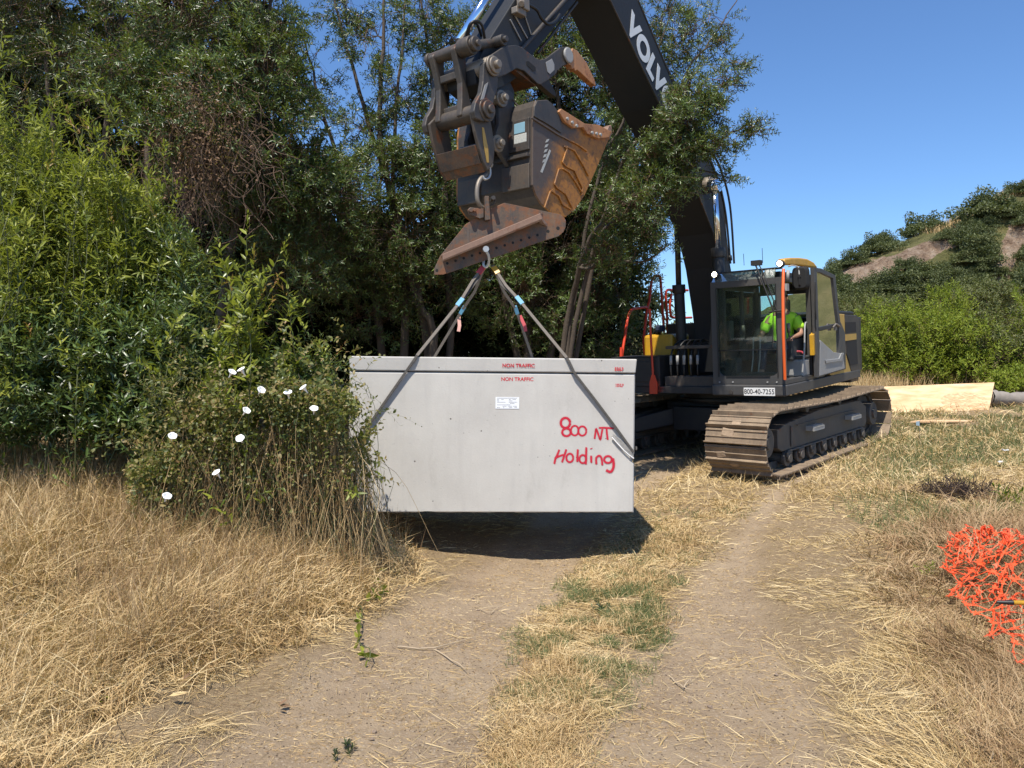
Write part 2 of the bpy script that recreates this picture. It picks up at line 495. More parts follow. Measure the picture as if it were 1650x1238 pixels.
# ------------------------------------------------------------------ excavator
def rotm(yaw, pitch, roll):
    return (Matrix.Rotation(yaw, 4, 'Z') @ Matrix.Rotation(pitch, 4, 'Y') @ Matrix.Rotation(roll, 4, 'X'))
UPM = Matrix.Translation((3.6207, 12.3794, 0.1865)) @ rotm(math.radians(-128.46), math.radians(2.409), math.radians(0.886))
UPI = UPM.inverted()
_n = np.array(UPM.to_3x3() @ Vector((0, 1, 0))); _nx = np.array(UPM.to_3x3() @ Vector((1, 0, 0)))
def S(px, py, yl):
    """photograph point on the machine's fore-and-aft plane y = yl -> (x, z) of the machine"""
    p = UPI @ Vector(on_plane(px, py, UPM @ Vector((0, yl, 0)), _n))
    return (p.x, p.z)
def S3(px, py, yl):
    a = S(px, py, yl); return Vector((a[0], yl, a[1]))
def X3(px, py, xl):
    """photograph point on the machine's cross plane x = xl"""
    return UPI @ Vector(on_plane(px, py, UPM @ Vector((xl, 0, 0)), _nx))
def SP(pts, yl): return [S(px, py, yl) for px, py in pts]

EX = empty('excavator', None, 'black and yellow tracked excavator with its boom raised over the trail beside the willows', 'excavator', mat=UPM)

def build_undercarriage():
    TU = Matrix.Rotation(math.radians(-5.0), 4, 'Z') @ Matrix.Translation((-0.14, 0, 0))
    hx, r0, zc = 2.09, 0.42, 0.475
    for side in (1, -1):
        yc = side * 1.30; w = 0.86
        # closed path of the chain
        P = []
        N = 200
        for i in range(41):
            t = i / 40; P.append((-hx + 2 * hx * t, zc + r0 - 0.035 * math.sin(PI * t) ** 2 + 0.0))
        for i in range(1, 24):
            a = PI / 2 - PI * i / 24; P.append((hx + r0 * math.cos(a), zc + r0 * math.sin(a)))
        for i in range(41):
            t = i / 40; P.append((hx - 2 * hx * t, zc - r0))
        for i in range(1, 24):
            a = -PI / 2 - PI * i / 24; P.append((-hx + r0 * math.cos(a), zc + r0 * math.sin(a)))
        P = np.array(P + [P[0]]); L = np.r_[0, np.cumsum(np.hypot(*np.diff(P, axis=0).T))]
        ns = 50; mb = MB(TU); chain = MB(TU); mudl = []
        for k in range(ns):
            s0 = L[-1] * k / ns; s1 = s0 + L[-1] / ns
            a = np.array([np.interp(s0, L, P[:, 0]), np.interp(s0, L, P[:, 1])])
            b = np.array([np.interp(s1, L, P[:, 0]), np.interp(s1, L, P[:, 1])])
            d = b - a; ln = np.hypot(*d); d /= ln; nn = np.array([-d[1], d[0]])
            prof = [(0.0,0.0),(ln*0.93,0.0),(ln*0.93,0.010),(ln*0.90,0.062),(ln*0.85,0.062),(ln*0.81,0.012),(ln*0.54,0.016),(ln*0.51,0.030),(ln*0.47,0.030),(ln*0.44,0.016),
                    (ln*0.16,0.016),(ln*0.13,0.030),(ln*0.09,0.030),(ln*0.05,0.016),(0,0.016)]
            pr = [tuple(a + d * u + nn * v) for u, v in prof]
            jy = random.uniform(-.004, .004)
            mb.pxz(pr, yc - w/2 + jy, yc + w/2 + jy)
            mid = (a + b) / 2 - nn * 0.055
            for yy in (-0.11, 0.11):
                pl = [tuple(a + d * u + nn * v) for u, v in ((0,-.10),(ln*1.05,-.10),(ln*1.05,-.002),(0,-.002))]
                chain.pxz(pl, yc + yy - 0.02, yc + yy + 0.02)
            if side == 1 and a[0] > 0.9 and random.random() < 0.7:     # dried mud on the shoes
                for _ in range(1):
                    u = random.uniform(0.2, 0.7) * ln; yy = yc + random.uniform(-.32, .32)
                    c = a + d * u + nn * 0.018
                    mudl.append(((c[0], yy, c[1]), (random.uniform(.05,.11), random.uniform(.08,.2), random.uniform(.02,.035)), Matrix.Rotation(math.atan2(-d[1], d[0]), 3, 'Y') @ Matrix.Rotation(random.uniform(-.3,.3), 3, 'Z')))
        tr = mb.build('track', M['shoe'], EX)
        chain.build('track_chain', M['tframe'], tr)
        for m_ in mudl: MB(TU).box(*m_).build('dried_mud', M['mud'], tr, bevel=0.012)
        # frame
        fr = MB(TU)
        yo = yc + side * 0.25; yi = yc - side * 0.25
        fr.pxz([(-1.68,0.30),(1.64,0.30),(1.76,0.36),(1.76,0.60),(1.52,0.66),(0.3,0.75),(-1.45,0.75),(-1.76,0.62),(-1.76,0.36)], min(yo,yi), max(yo,yi))
        fr.pxz([(-1.5,0.275),(1.5,0.275),(1.5,0.299),(-1.5,0.299)], min(yo,yi)-.03, max(yo,yi)+.03)
        fr.pxz([(1.30,0.34),(1.36,0.34),(1.36,0.62),(1.30,0.62)], yo+0.002, yo+side*0.02)
        tf = fr.build('track_frame', M['tframe'], EX, bevel=0.012)
        # sprocket and idler
        for xx, nm in ((hx, 'idler'), (-hx, 'sprocket')):
            q = MB(TU)
            n = 44
            A = []; B = []
            for i in range(n):
                rr = 0.335 if nm == 'idler' or i % 2 else 0.365
                A.append((xx + rr*math.cos(2*PI*i/n), yc - 0.09, zc + rr*math.sin(2*PI*i/n)))
                B.append((xx + rr*math.cos(2*PI*i/n), yc + 0.09, zc + rr*math.sin(2*PI*i/n)))
            q.loft(B, A)
            q.cyl((xx, yc-0.26, zc), (xx, yc+0.26, zc), 0.20, 24)
            q.cyl((xx, yc-0.29, zc), (xx, yc+0.29, zc), 0.09, 16)
            q.build(nm, M['tframe'], EX, bevel=0.008)
        for k in range(8):
            xx = -1.48 + k * 0.42
            q = MB(TU); q.cyl((xx, yc-0.20, 0.185), (xx, yc+0.20, 0.185), 0.085, 20)
            for s_ in (-1, 1):
                q.cyl((xx, yc+s_*0.20, 0.185), (xx, yc+s_*0.25, 0.185), 0.115, 20); q.cyl((xx, yc+s_*0.251, 0.185), (xx, yc+s_*0.30, 0.185), 0.06, 14)
                q.box((xx, yc+s_*0.272, 0.245), (0.17, 0.03, 0.07))
            q.build('track_roller', M['tframe'], EX, bevel=0.006)
        for xx in (-0.65, 0.65):
            q = MB(TU); q.cyl((xx, yc-0.16, 0.81), (xx, yc+0.22, 0.81), 0.065, 18); q.box((xx, yc, 0.76), (0.16, 0.1, 0.06))
            q.build('carrier_roller', M['tframe'], EX, bevel=0.005)
        for xx in (0.62, -0.95):
            if side == -1 and xx > 0: pass
            g = MB(TU)
            yy = yo
            for dx in (-0.17, 0.17):
                g.box((xx+dx, yy+side*0.055, 0.53), (0.03, 0.11, 0.07))
            g.box((xx, yy+side*0.115, 0.52), (0.40, 0.02, 0.055)); g.box((xx, yy+side*0.06, 0.56), (0.32, 0.09, 0.012))
            for i in range(12): g.box((xx-0.15+i*0.027, yy+side*0.127, 0.548), (0.010, 0.010, 0.012))
            g.build('step', M['lgrey'], tf)
        g = MB(TU); g.box((0.0, yo+side*.04, .62), (2.4, .02, .012)); g.build('frame_lip', M['tframe'], tf)
    q = MB(TU)
    q.bb((-0.75,-0.8,0.50),(0.75,0.8,0.86))
    for sx in (-1, 1):
        for sy in (-1, 1):
            A = [(sx*0.35, sy*0.6, 0.46),(sx*0.9, sy*0.55, 0.50),(sx*0.9, sy*0.55, 0.78),(sx*0.35, sy*0.6, 0.82)]
            B = [(sx*0.95, sy*1.12, 0.36),(sx*1.4, sy*1.12, 0.36),(sx*1.4, sy*1.12, 0.60),(sx*0.95, sy*1.12, 0.62)]
            q.loft(A, B)
    q.bb((0.751,-0.55,0.42),(0.98,0.55,0.80))
    q.build('car_body', M['black'], EX, bevel=0.02)
    q = MB(); q.cyl((0,0,0.84),(0,0,1.06), 0.72, 48); q.cyl((0,0,0.87),(0,0,0.93), 0.78, 48); q.build('turntable', M['black'], EX, bevel=0.01)

def bolt_row(mb, pts, n, r, h):
    for p in pts: mb.cyl(Vector(p), Vector(p) + Vector(n) * h, r, 8)

def build_upper():
    q = MB()
    q.bb((-2.4,-1.40,1.06),(1.40,0.42,1.17)); q.bb((-2.4,0.421,1.07),(1.38,1.40,1.165))
    # chamfered beam round the cab
    q.build('deck', M['black'], EX, bevel=0.01)
    q = MB()
    q.pxz([(1.501,1.045),(1.53,1.06),(1.53,1.20),(1.501,1.215)], 0.39, 1.44)
    q.bb((1.37,0.39,1.045),(1.50,1.44,1.215))
    q.build('front_bumper', M['grey'], EX, bevel=0.012)
    q = MB(); q.loft([(1.50,1.41,1.045),(1.50,1.47,1.06),(1.50,1.47,1.20),(1.50,1.41,1.215)], [(-2.45,1.41,1.06),(-2.45,1.47,1.08),(-2.45,1.47,1.215),(-2.45,1.41,1.225)])
    q.build('side_beam', M['grey'], EX, bevel=0.01)
    pb = MB(); c = X3(1178, 632, 1.532); pb.cyl((1.53, c.y, c.z+.0), (1.545, c.y, c.z), 0.03, 20); pb.build('bumper_cap', M['dsteel'], EX)
    a = X3(1198.5, 626, 1.533); b = X3(1249, 637, 1.533)
    cy, cz = (a.y+b.y)/2, (a.z+b.z)/2
    pl = MB(); pl.box((1.534, cy, cz), (0.006, abs(b.y-a.y), 0.112)); np_ = pl.build('number_plate', M['white'], EX)
    text_mesh('plate_number', '800-40-7255', 0.098, M['ink'], np_, frame_matrix((1.5385, cy, cz-.002), (0,1,0), (0,0,1)), 0.0006, 0.0008, 0.86)

    # ---- cab
    CX0, CX1, CY0, CY1 = -0.32, 1.50, 0.40, 1.45
    ZB, ZT = 1.216, 2.70
    cab = MB()
    # front frame
    cab.bb((1.44,CY0,ZB),(1.50,CY1,ZB+0.115))
    cab.bb((1.42,CY0,ZB+.115),(1.50,CY0+0.085,ZT)); cab.bb((1.42,CY1-0.095,ZB+.115),(1.50,CY1,ZT))
    cab.bb((1.43,CY0+.085,ZT-0.09),(1.495,CY1-.095,ZT-.001))
    # rounded lower corners of the windscreen opening
    for yy, sg in ((CY0+0.085, 1), (CY1-0.095, -1)):
        pts = [(yy, ZB+.115)] + [(yy + sg*(0.11 - 0.11*math.sin(t)), ZB+.115+0.11 - 0.11*math.cos(t)) for t in [i*PI/16 for i in range(9)]]
        A = [(1.442, p[0], p[1]) for p in pts]; B = [(1.498, p[0], p[1]) for p in pts]
        cab.loft(A, B)
    # pillars, sills, rear
    cab.bb((CX0,CY0,ZB),(1.43,CY0+0.05,ZB+0.55)); cab.bb((CX0,CY0,ZT-.10),(1.42,CY0+0.06,ZT)); cab.bb((0.35,CY0,ZB+.55),(0.43,CY0+0.05,ZT-.1))
    cab.bb((CX0,CY0,ZB+.55),(CX0+0.10,CY0+0.08,ZT-.1)); cab.bb((CX0,CY1-0.08,ZB),(CX0+0.12,CY1,ZT)); cab.bb((CX0,CY0+.08,ZB),(CX0+0.05,CY1-.08,ZB+0.75))
    cab.bb((CX0,CY0+.08,ZT-.16),(CX0+0.05,CY1-.08,ZT))
    bx = S(1309, 520, 1.45)[0]
    cab.bb((bx-0.06,CY1-0.07,ZB+.06),(bx+0.06,CY1,ZT-.06)); cab.bb((CX0+.12,CY1-0.07,ZB),(1.42,CY1,ZB+0.06)); cab.bb((CX0+.12,CY1-.09,ZT-.06),(1.42,CY1,ZT))
    cab.bb((CX0+.06,CY0+.06,ZB-.01),(1.43,CY1-.08,ZB+.05))
    cb = cab.build('cab', M['grey'], EX, bevel=0.012)
    g = MB()
    g.bb((1.502,CY0+.083,ZB+.105),(1.512,CY0+.096,ZT-.09)); g.bb((1.502,CY1-.106,ZB+.105),(1.512,CY1-.093,ZT-.09)); g.bb((1.502,CY0+.2,ZB+.104),(1.512,CY1-.21,ZB+.116))
    g.build('window_seal', M['rubber'], cb)
    for yy in (CY0+.1, CY0+.3, CY1-.25, CY1-.12): MB().cyl((1.50,yy,ZB+.03),(1.512,yy,ZB+.03),.012,8).build('bolt', M['lgrey'], cb)
    ws = MB(); ws.bb((1.462,CY0+0.087,ZB+0.117),(1.468,CY1-0.097,ZB+.475)); lw = ws.build('lower_windscreen', M['glass'], cb)
    ws = MB(); ws.bb((1.470,CY0+0.087,ZB+0.495),(1.476,CY1-0.097,ZT-.092)); ws.build('windscreen', M['glass'], cb)
    ws = MB(); ws.bb((1.455,CY0+0.087,ZB+0.477),(1.485,CY1-0.097,ZB+.493)); ws.build('windscreen_bar', M['rubber'], cb)
    # sloping roof glass, roof
    A = [Vector((1.495,CY0+.02,ZT+.002)), Vector((1.495,CY1-.30,ZT+.002)), Vector((1.42,CY1-.30,ZT+.125)), Vector((1.42,CY0+.05,ZT+.125))]
    q = MB(); q.loft(A, [p + Vector((-.012,0,-.012)) for p in A]); q.build('roof_glass', M['visor'], cb)
    A = [Vector((1.49,CY1-.27,ZT+.002)), Vector((1.49,CY1-.12,ZT+.002)), Vector((1.42,CY1-.12,ZT+.125)), Vector((1.42,CY1-.27,ZT+.125))]
    q = MB(); q.loft(A, [p + Vector((-.012,0,-.012)) for p in A]); q.build('roof_glass', M['visor'], cb)
    q = MB()
    q.pxz([(1.50,ZT+.001),(1.36,ZT+.12),(1.25,ZT+.135),(1.25,ZT+.11),(1.35,ZT+.10),(1.44,ZT+.001)], CY1-.295, CY1-.272)
    q.bb((1.24,CY0+.02,ZT+.127),(1.43,CY1-.1,ZT+.145)); q.bb((-.3,CY0+.04,ZT),(0.10,CY1-.02,ZT+.10)); q.bb((1.14,CY0+.04,ZT),(1.24,CY1-.12,ZT+.10)); q.bb((.101,CY0+.04,ZT),(1.139,CY0+.16,ZT+.10)); q.bb((.101,CY1-.24,ZT),(1.139,CY1-.12,ZT+.10)); q.build('roof_frame', M['black'], cb, bevel=.006)
    q = MB(); q.bb((.102,CY0+.161,ZT+.06),(1.138,CY1-.241,ZT+.07)); q.build('roof_hatch', M['glass'], cb)
    # yellow roof shoulder over the door, rounded
    prof = SP([(1261,427),(1262,417.5),(1273,415.8),(1286,415.8),(1299,417.5),(1309,423),(1316,432),(1305,431),(1285,428)], 1.45)
    q = MB(); n = len(prof)
    inner = [(p[0], 1.37, p[1] + 0.005) for p in prof]; outer = [(p[0], 1.475, p[1]) for p in prof]
    q.loft(inner, outer); q.build('roof_panel', M['yellow'], cb, bevel=0.02)
    q = MB(); q.loft([(1.47,CY0-.01,ZT+.0),(1.47,CY0+.1,ZT+.03),(1.1,CY0+.1,ZT+.12),(1.1,CY0-.01,ZT+.10)], [(1.47,CY0-.01,ZT-.03),(1.47,CY0+.1,ZT-.01),(1.1,CY0+.1,ZT+.05),(1.1,CY0-.01,ZT+.03)]); q.build('roof_panel', M['yellow'], cb, bevel=0.01)
    # wiper
    q = MB()
    q.tube([X3(1216,424,1.52), X3(1222,438,1.55), X3(1246,500,1.54)], 0.011, 6); q.tube([X3(1221,423,1.52), X3(1230,440,1.55), X3(1252,500,1.54)], 0.008, 6)
    q.tube([X3(1240,503,1.53), X3(1262,500,1.53)], .016, 6); q.tube([X3(1246,500,1.535), X3(1245,560,1.51)], 0.007, 5)
    q.box(X3(1219,424,1.50), (0.10,0.13,0.07)); q.build('wiper', M['black'], cb)
    # lamps on the roof corners
    for px, py in ((1151,442.5),(1256,424.8)):
        c = X3(px, py, 1.53)
        q = MB(); q.cyl(c + Vector((-.08,0,0)), c, 0.052, 24); q.bb(c+Vector((-.07,-.015,-.07)), c+Vector((-.04,.015,-.04)))
        o = q.build('work_lamp', M['black'], cb)
        q = MB(); q.cyl(c + Vector((.001,0,0)), c + Vector((.012,0,0)), 0.036, 24, 0.030); q.build('lens', M['lamp'], o)
    # aerials
    for px, y0, y1 in ((1198,428,409),(1228,424,400)):
        q = MB(); q.tube([X3(px+1,y0,1.1), X3(px,y1,1.1)], 0.004, 5); q.build('aerial', M['rubber'], cb)
    # grab rails
    q = MB(); q.tube([S3(1262.5,434,1.52), S3(1261.5,470,1.55), S3(1262.2,540,1.55), S3(1264.8,612,1.52)], 0.020, 10); q.build('grab_rail', M['orange'], cb)
    q = MB(); q.tube(smooth_path([S3(1300,520,1.40), S3(1297,524,1.46), S3(1296,560,1.47), S3(1293,600,1.45)]), 0.012, 8); q.build('grab_rail', M['lgrey'], cb)
    q = MB(); q.pxz(SP([(1307,540),(1311,536),(1312,570),(1308.5,573)],1.5), 1.47, 1.53); q.build('door_catch', M['yellow'], cb, bevel=.005)
    # mirror
    c = S3(1289.5, 448.5, 1.60)
    q = MB(); pr = []
    for k in range(24):
        a = 2*PI*k/24; ca, sa = math.cos(a), math.sin(a)
        pr.append((0.125*math.copysign(abs(ca)**0.45, ca), 0.165*math.copysign(abs(sa)**0.45, sa)))
    q.loft([(c.x+.03, c.y+u*.7, c.z+v*.85) for u, v in pr], [(c.x-.03, c.y+u, c.z+v) for u, v in pr])
    q.cyl(c+Vector((.03,0,.02)), c+Vector((.05,0,.02)), .022, 12); q.bb(c+Vector((.031,-.015,-.10)), c+Vector((.045,.015,.0)))
    mi = q.build('mirror', M['mesh'], cb, bevel=.01)
    q = MB(); q.tube(smooth_path([S3(1270,430,1.47), S3(1277,428,1.52), S3(1286,431,1.58), c+Vector((.04,0,.05))]), 0.010, 6)
    q.box(S3(1268,463,1.50), (.09,.03,.10)); q.cyl(S3(1269,450,1.5), S3(1270,436,1.5), .022, 10); q.build('mirror_bracket', M['lgrey'], cb)
    # door swung back along the side
    yd = 1.53
    D = MB()
    outer = [(1308.5,431.5),(1320,433),(1343,444),(1348,495),(1351,518),(1359,537),(1360,595),(1315,608)]
    hole = [(1313,439),(1320,440),(1339.5,449),(1345,497),(1348.5,524),(1349.5,570),(1324,580),(1317,548)]
    for i in range(8):
        j = (i + 1) % 8
        a, b, c2, d2 = outer[i], outer[j], hole[j], hole[i]
        D.pxz(SP([a, b, c2, d2], yd), yd - 0.03, yd + 0.03)
    dr = D.build('door', M['grey'], cb, bevel=.004)
    q = MB(); q.pxz(SP([(1312.6,437.5),(1320,439),(1340,448),(1345.5,497),(1349,524),(1321,531),(1316,530)], yd), yd-.006, yd+.006); q.build('window', M['dglass'], dr)
    q = MB(); q.pxz(SP([(1316,533),(1321,533.5),(1349,527),(1349.5,570),(1340,569),(1317.5,549)], yd), yd-.006, yd+.006); q.build('window', M['dglass'], dr)
    q = MB(); q.pxz(SP([(1315.5,528),(1350.5,521),(1351,527),(1316,533)], yd), yd-.02, yd+.036); q.tube([S3(1314,455,yd+.06), S3(1314,498,yd+.06), S3(1315,515,yd+.05)], .01, 6); q.build('window_bar', M['black'], dr)
    q = MB(); q.pxz(SP([(1318,548),(1340,568),(1355,570),(1358,594),(1317,606)], yd), yd-.025, yd+.034)
    q.pxz(SP([(1325,580.5),(1347,578),(1351,569),(1355,569),(1352,582),(1326,586)], yd), yd+.035, yd+.05); q.build('door_panel', M['lgrey'], dr, bevel=.006)
    q = MB(); q.tube([S3(1342,528,yd+.05), S3(1347,522,yd+.07), S3(1353,526,yd+.05)], .014, 6); q.box(S3(1346,530,yd+.05), (.10,.03,.05)); q.build('latch', M['pinst'], dr)
    # interior
    q = MB()
    q.bb((0.02,0.66,ZB+.25),(0.55,1.16,ZB+.42)); q.bb((-0.14,0.68,ZB+.42),(0.06,1.14,ZB+1.02)); q.bb((-0.10,0.78,ZB+1.03),(0.02,1.04,ZB+1.24)); q.bb((0.05,.72,ZB+.05),(.5,1.1,ZB+.25))
    q.build('seat', M['seat'], cb, bevel=.04)
    for y0, y1 in ((0.50,0.64),(1.19,1.31)): MB().bb((0.02,y0,ZB+.30),(0.72,y1,ZB+.62)).build('arm_console', M['inner'], cb, bevel=.02)
    MB().bb((1.18,CY0+.07,ZB+.05),(1.40,0.72,ZB+.38)).build('dashboard', M['inner'], cb, bevel=.02); MB().bb((1.25,.73,ZB+.05),(1.40,1.30,ZB+.16)).build('foot_rest', M['inner'], cb, bevel=.02); MB().bb((1.15,CY0+.06,ZB+.62),(1.30,CY0+.20,ZB+.92)).build('monitor', M['inner'], cb, bevel=.02)
    for yy in (0.57, 1.25): q = MB(); q.tube([(0.66,yy,ZB+.6),(0.70,yy,ZB+.72)], .012, 8); q.cyl((0.70,yy,ZB+.71),(0.715,yy,ZB+.85), .026, 10); q.build('joystick', M['pinst'], cb)
    for yy in (0.86, 0.96): q = MB(); q.tube([(1.22,yy,ZB+.1),(1.12,yy,ZB+.35),(1.08,yy,ZB+.66)], .011, 8); q.build('control_lever', M['lgrey'], cb)
    q = MB(); q.bb((CX0+.002,CY0+.09,ZB+.76),(CX0+.01,CY1-.09,ZT-.17)); q.build('rear_window', M['glass'], cb)
    q = MB(); q.bb((CX0+.11,CY0+.02,ZB+.56),(.345,CY0+.028,ZT-.105)); q.bb((.435,CY0+.02,ZB+.56),(1.415,CY0+.028,ZT-.105)); q.build('side_window', M['glass'], cb)

    # ---- panels behind the cab (left side of the machine)
    yd = 1.455
    q = MB(); q.pxz(SP([(1333,504.5),(1361,506.5),(1363,570),(1372,599.5),(1340,606),(1333,600)], yd), yd-.5, yd); q.build('side_panel', M['ochre'], EX, bevel=.01)
    q = MB(); q.pxz(SP([(1361.5,507),(1380,508),(1384.5,513),(1387.5,597),(1372.5,599.5),(1364,570)], yd+.01), yd-.8, yd+.01); vp = q.build('radiator_door', M['dsteel'], EX, bevel=.012)
    q = MB(); q.pxz(SP([(1362.5,519.5),(1379,519),(1379.5,535),(1363,537.5)], yd+.014), yd-.02, yd+.015); q.build('grille', M['mesh'], vp)
    q = MB(); q.pxz(SP([(1364,550),(1380,547.5),(1382.5,586.5),(1370.5,589.5),(1365,572)], yd+.014), yd-.02, yd+.015); q.build('grille', M['mesh'], vp)
    q = MB(); q.pxz(SP([(1362.5,539),(1379.8,537.5),(1380,547),(1363,549.5)], yd+.016), yd-.02, yd+.018); q.build('stripe', M['ochre'], vp)
    a = S(1380, 508, 1.4); hood = MB(); hood.bb((a[0]-.4,-1.3,1.18),(-0.45,1.38,a[1]-.03)); hood.pxz(SP([(1341,503),(1344,500.5),(1374,502),(1378,507),(1341,507)],1.3), -1.2, 1.3); hood.build('engine_hood', M['black'], EX, bevel=.03)
    # counterweight, round at the back
    A = []; B = []
    for i in range(25):
        t = -0.50 + i / 24 * 1.0
        A.append((-2.95*math.cos(t), 2.95*math.sin(t), 1.0)); B.append((-2.9*math.cos(t), 2.9*math.sin(t), 1.95))
    A += [(-2.1,1.40,1.0),(-2.1,-1.40,1.0)]; B += [(-2.1,1.36,1.95),(-2.1,-1.36,1.95)]
    q = MB(); q.loft(A[::-1], B[::-1]); q.build('counterweight', M['dsteel'], EX, bevel=.04)

    # ---- right hand side boxes, tank, lamp
    q = MB(); q.bb((0.72,-1.40,1.17),(1.42,-0.50,1.62)); q.bb((0.75,-1.38,1.621),(1.40,-.52,1.64)); q.bb((1.421,-1.36,1.24),(1.43,-.55,1.56)); q.build('tool_box', M['black'], EX, bevel=.015)
    q = MB(); q.bb((0.05,-1.16,1.17),(0.70,-0.62,1.98)); tk = q.build('fuel_tank', M['yellow'], EX, bevel=.05)
    q = MB(); q.cyl((0.5,-1.0,1.98),(0.5,-1.0,2.05), .07, 20); q.build('tank_cap', M['rubber'], tk)
    c = X3(1062, 533, 0.71); q = MB(); q.bb(c+Vector((-.12,-.08,-.02)), c+Vector((.0,.06,.09))); q.build('filter_box', M['jeans'], EX, bevel=.03)
    c = X3(1052.5, 625, 1.44); q = MB(); q.cyl(c+Vector((-.06,0,0)), c, .055, 24); o = q.build('work_lamp', M['black'], EX)
    q = MB(); q.cyl(c+Vector((.001,0,0)), c+Vector((.01,0,0)), .036, 24); q.build('lens', M['lamp'], o)
    # red rails along the right hand catwalk
    yl = -1.36
    rails = [[(1001,600),(1002,575),(1007,542),(1011.5,514),(1017,500),(1030,496.5),(1043,495.5)],
             [(1041,586),(1038,560),(1038,540),(1041,515),(1043.5,497),(1047,481),(1050,453.5),(1055.6,445),(1061,445),(1064,450),(1067,490),(1070,535)],
             [(1076,540),(1074.5,500),(1073.5,470),(1087,468),(1108,468)],
             [(1082,474),(1079.5,490),(1080.5,504),(1085,512),(1114,512)],
             [(1000,590),(1001,560)]]
    for P in rails:
        q = MB(); q.tube(smooth_path([S3(px, py, yl) for px, py in P], 5), 0.023, 10); q.build('handrail', M['red'], EX)
    for P in ([(1319,500),(1320,452),(1323,446),(1329,447),(1333,484),(1337,489),(1341,485),(1338,452),(1333,447)],):
        q = MB(); q.tube(smooth_path([S3(px, py, 1.05) for px, py in P], 5), 0.021, 10); q.build('handrail', M['red'], EX)
    # hose bank in front of the boom foot
    for k in range(5):
        y0 = -0.36 + k * 0.11; q = MB()
        q.tube(smooth_path([(1.15,y0,1.2),(1.32,y0,1.35),(1.27,y0,1.70),(1.12,y0*.8,1.86),(0.85,y0*.6,1.84)]), 0.015, 8)
        q.build('hydraulic_hose', M['rubber'], EX)
        MB().cyl((1.32,y0,1.50),(1.31,y0,1.64), .022, 10).build('hose_fitting', M['lgrey'], EX)
    q = MB(); q.bb((1.05,-.46,1.17),(1.35,.38,1.32)); q.bb((1.24,-.44,1.74),(1.33,.36,1.79)); q.build('hose_bracket', M['dsteel'], EX, bevel=.006)

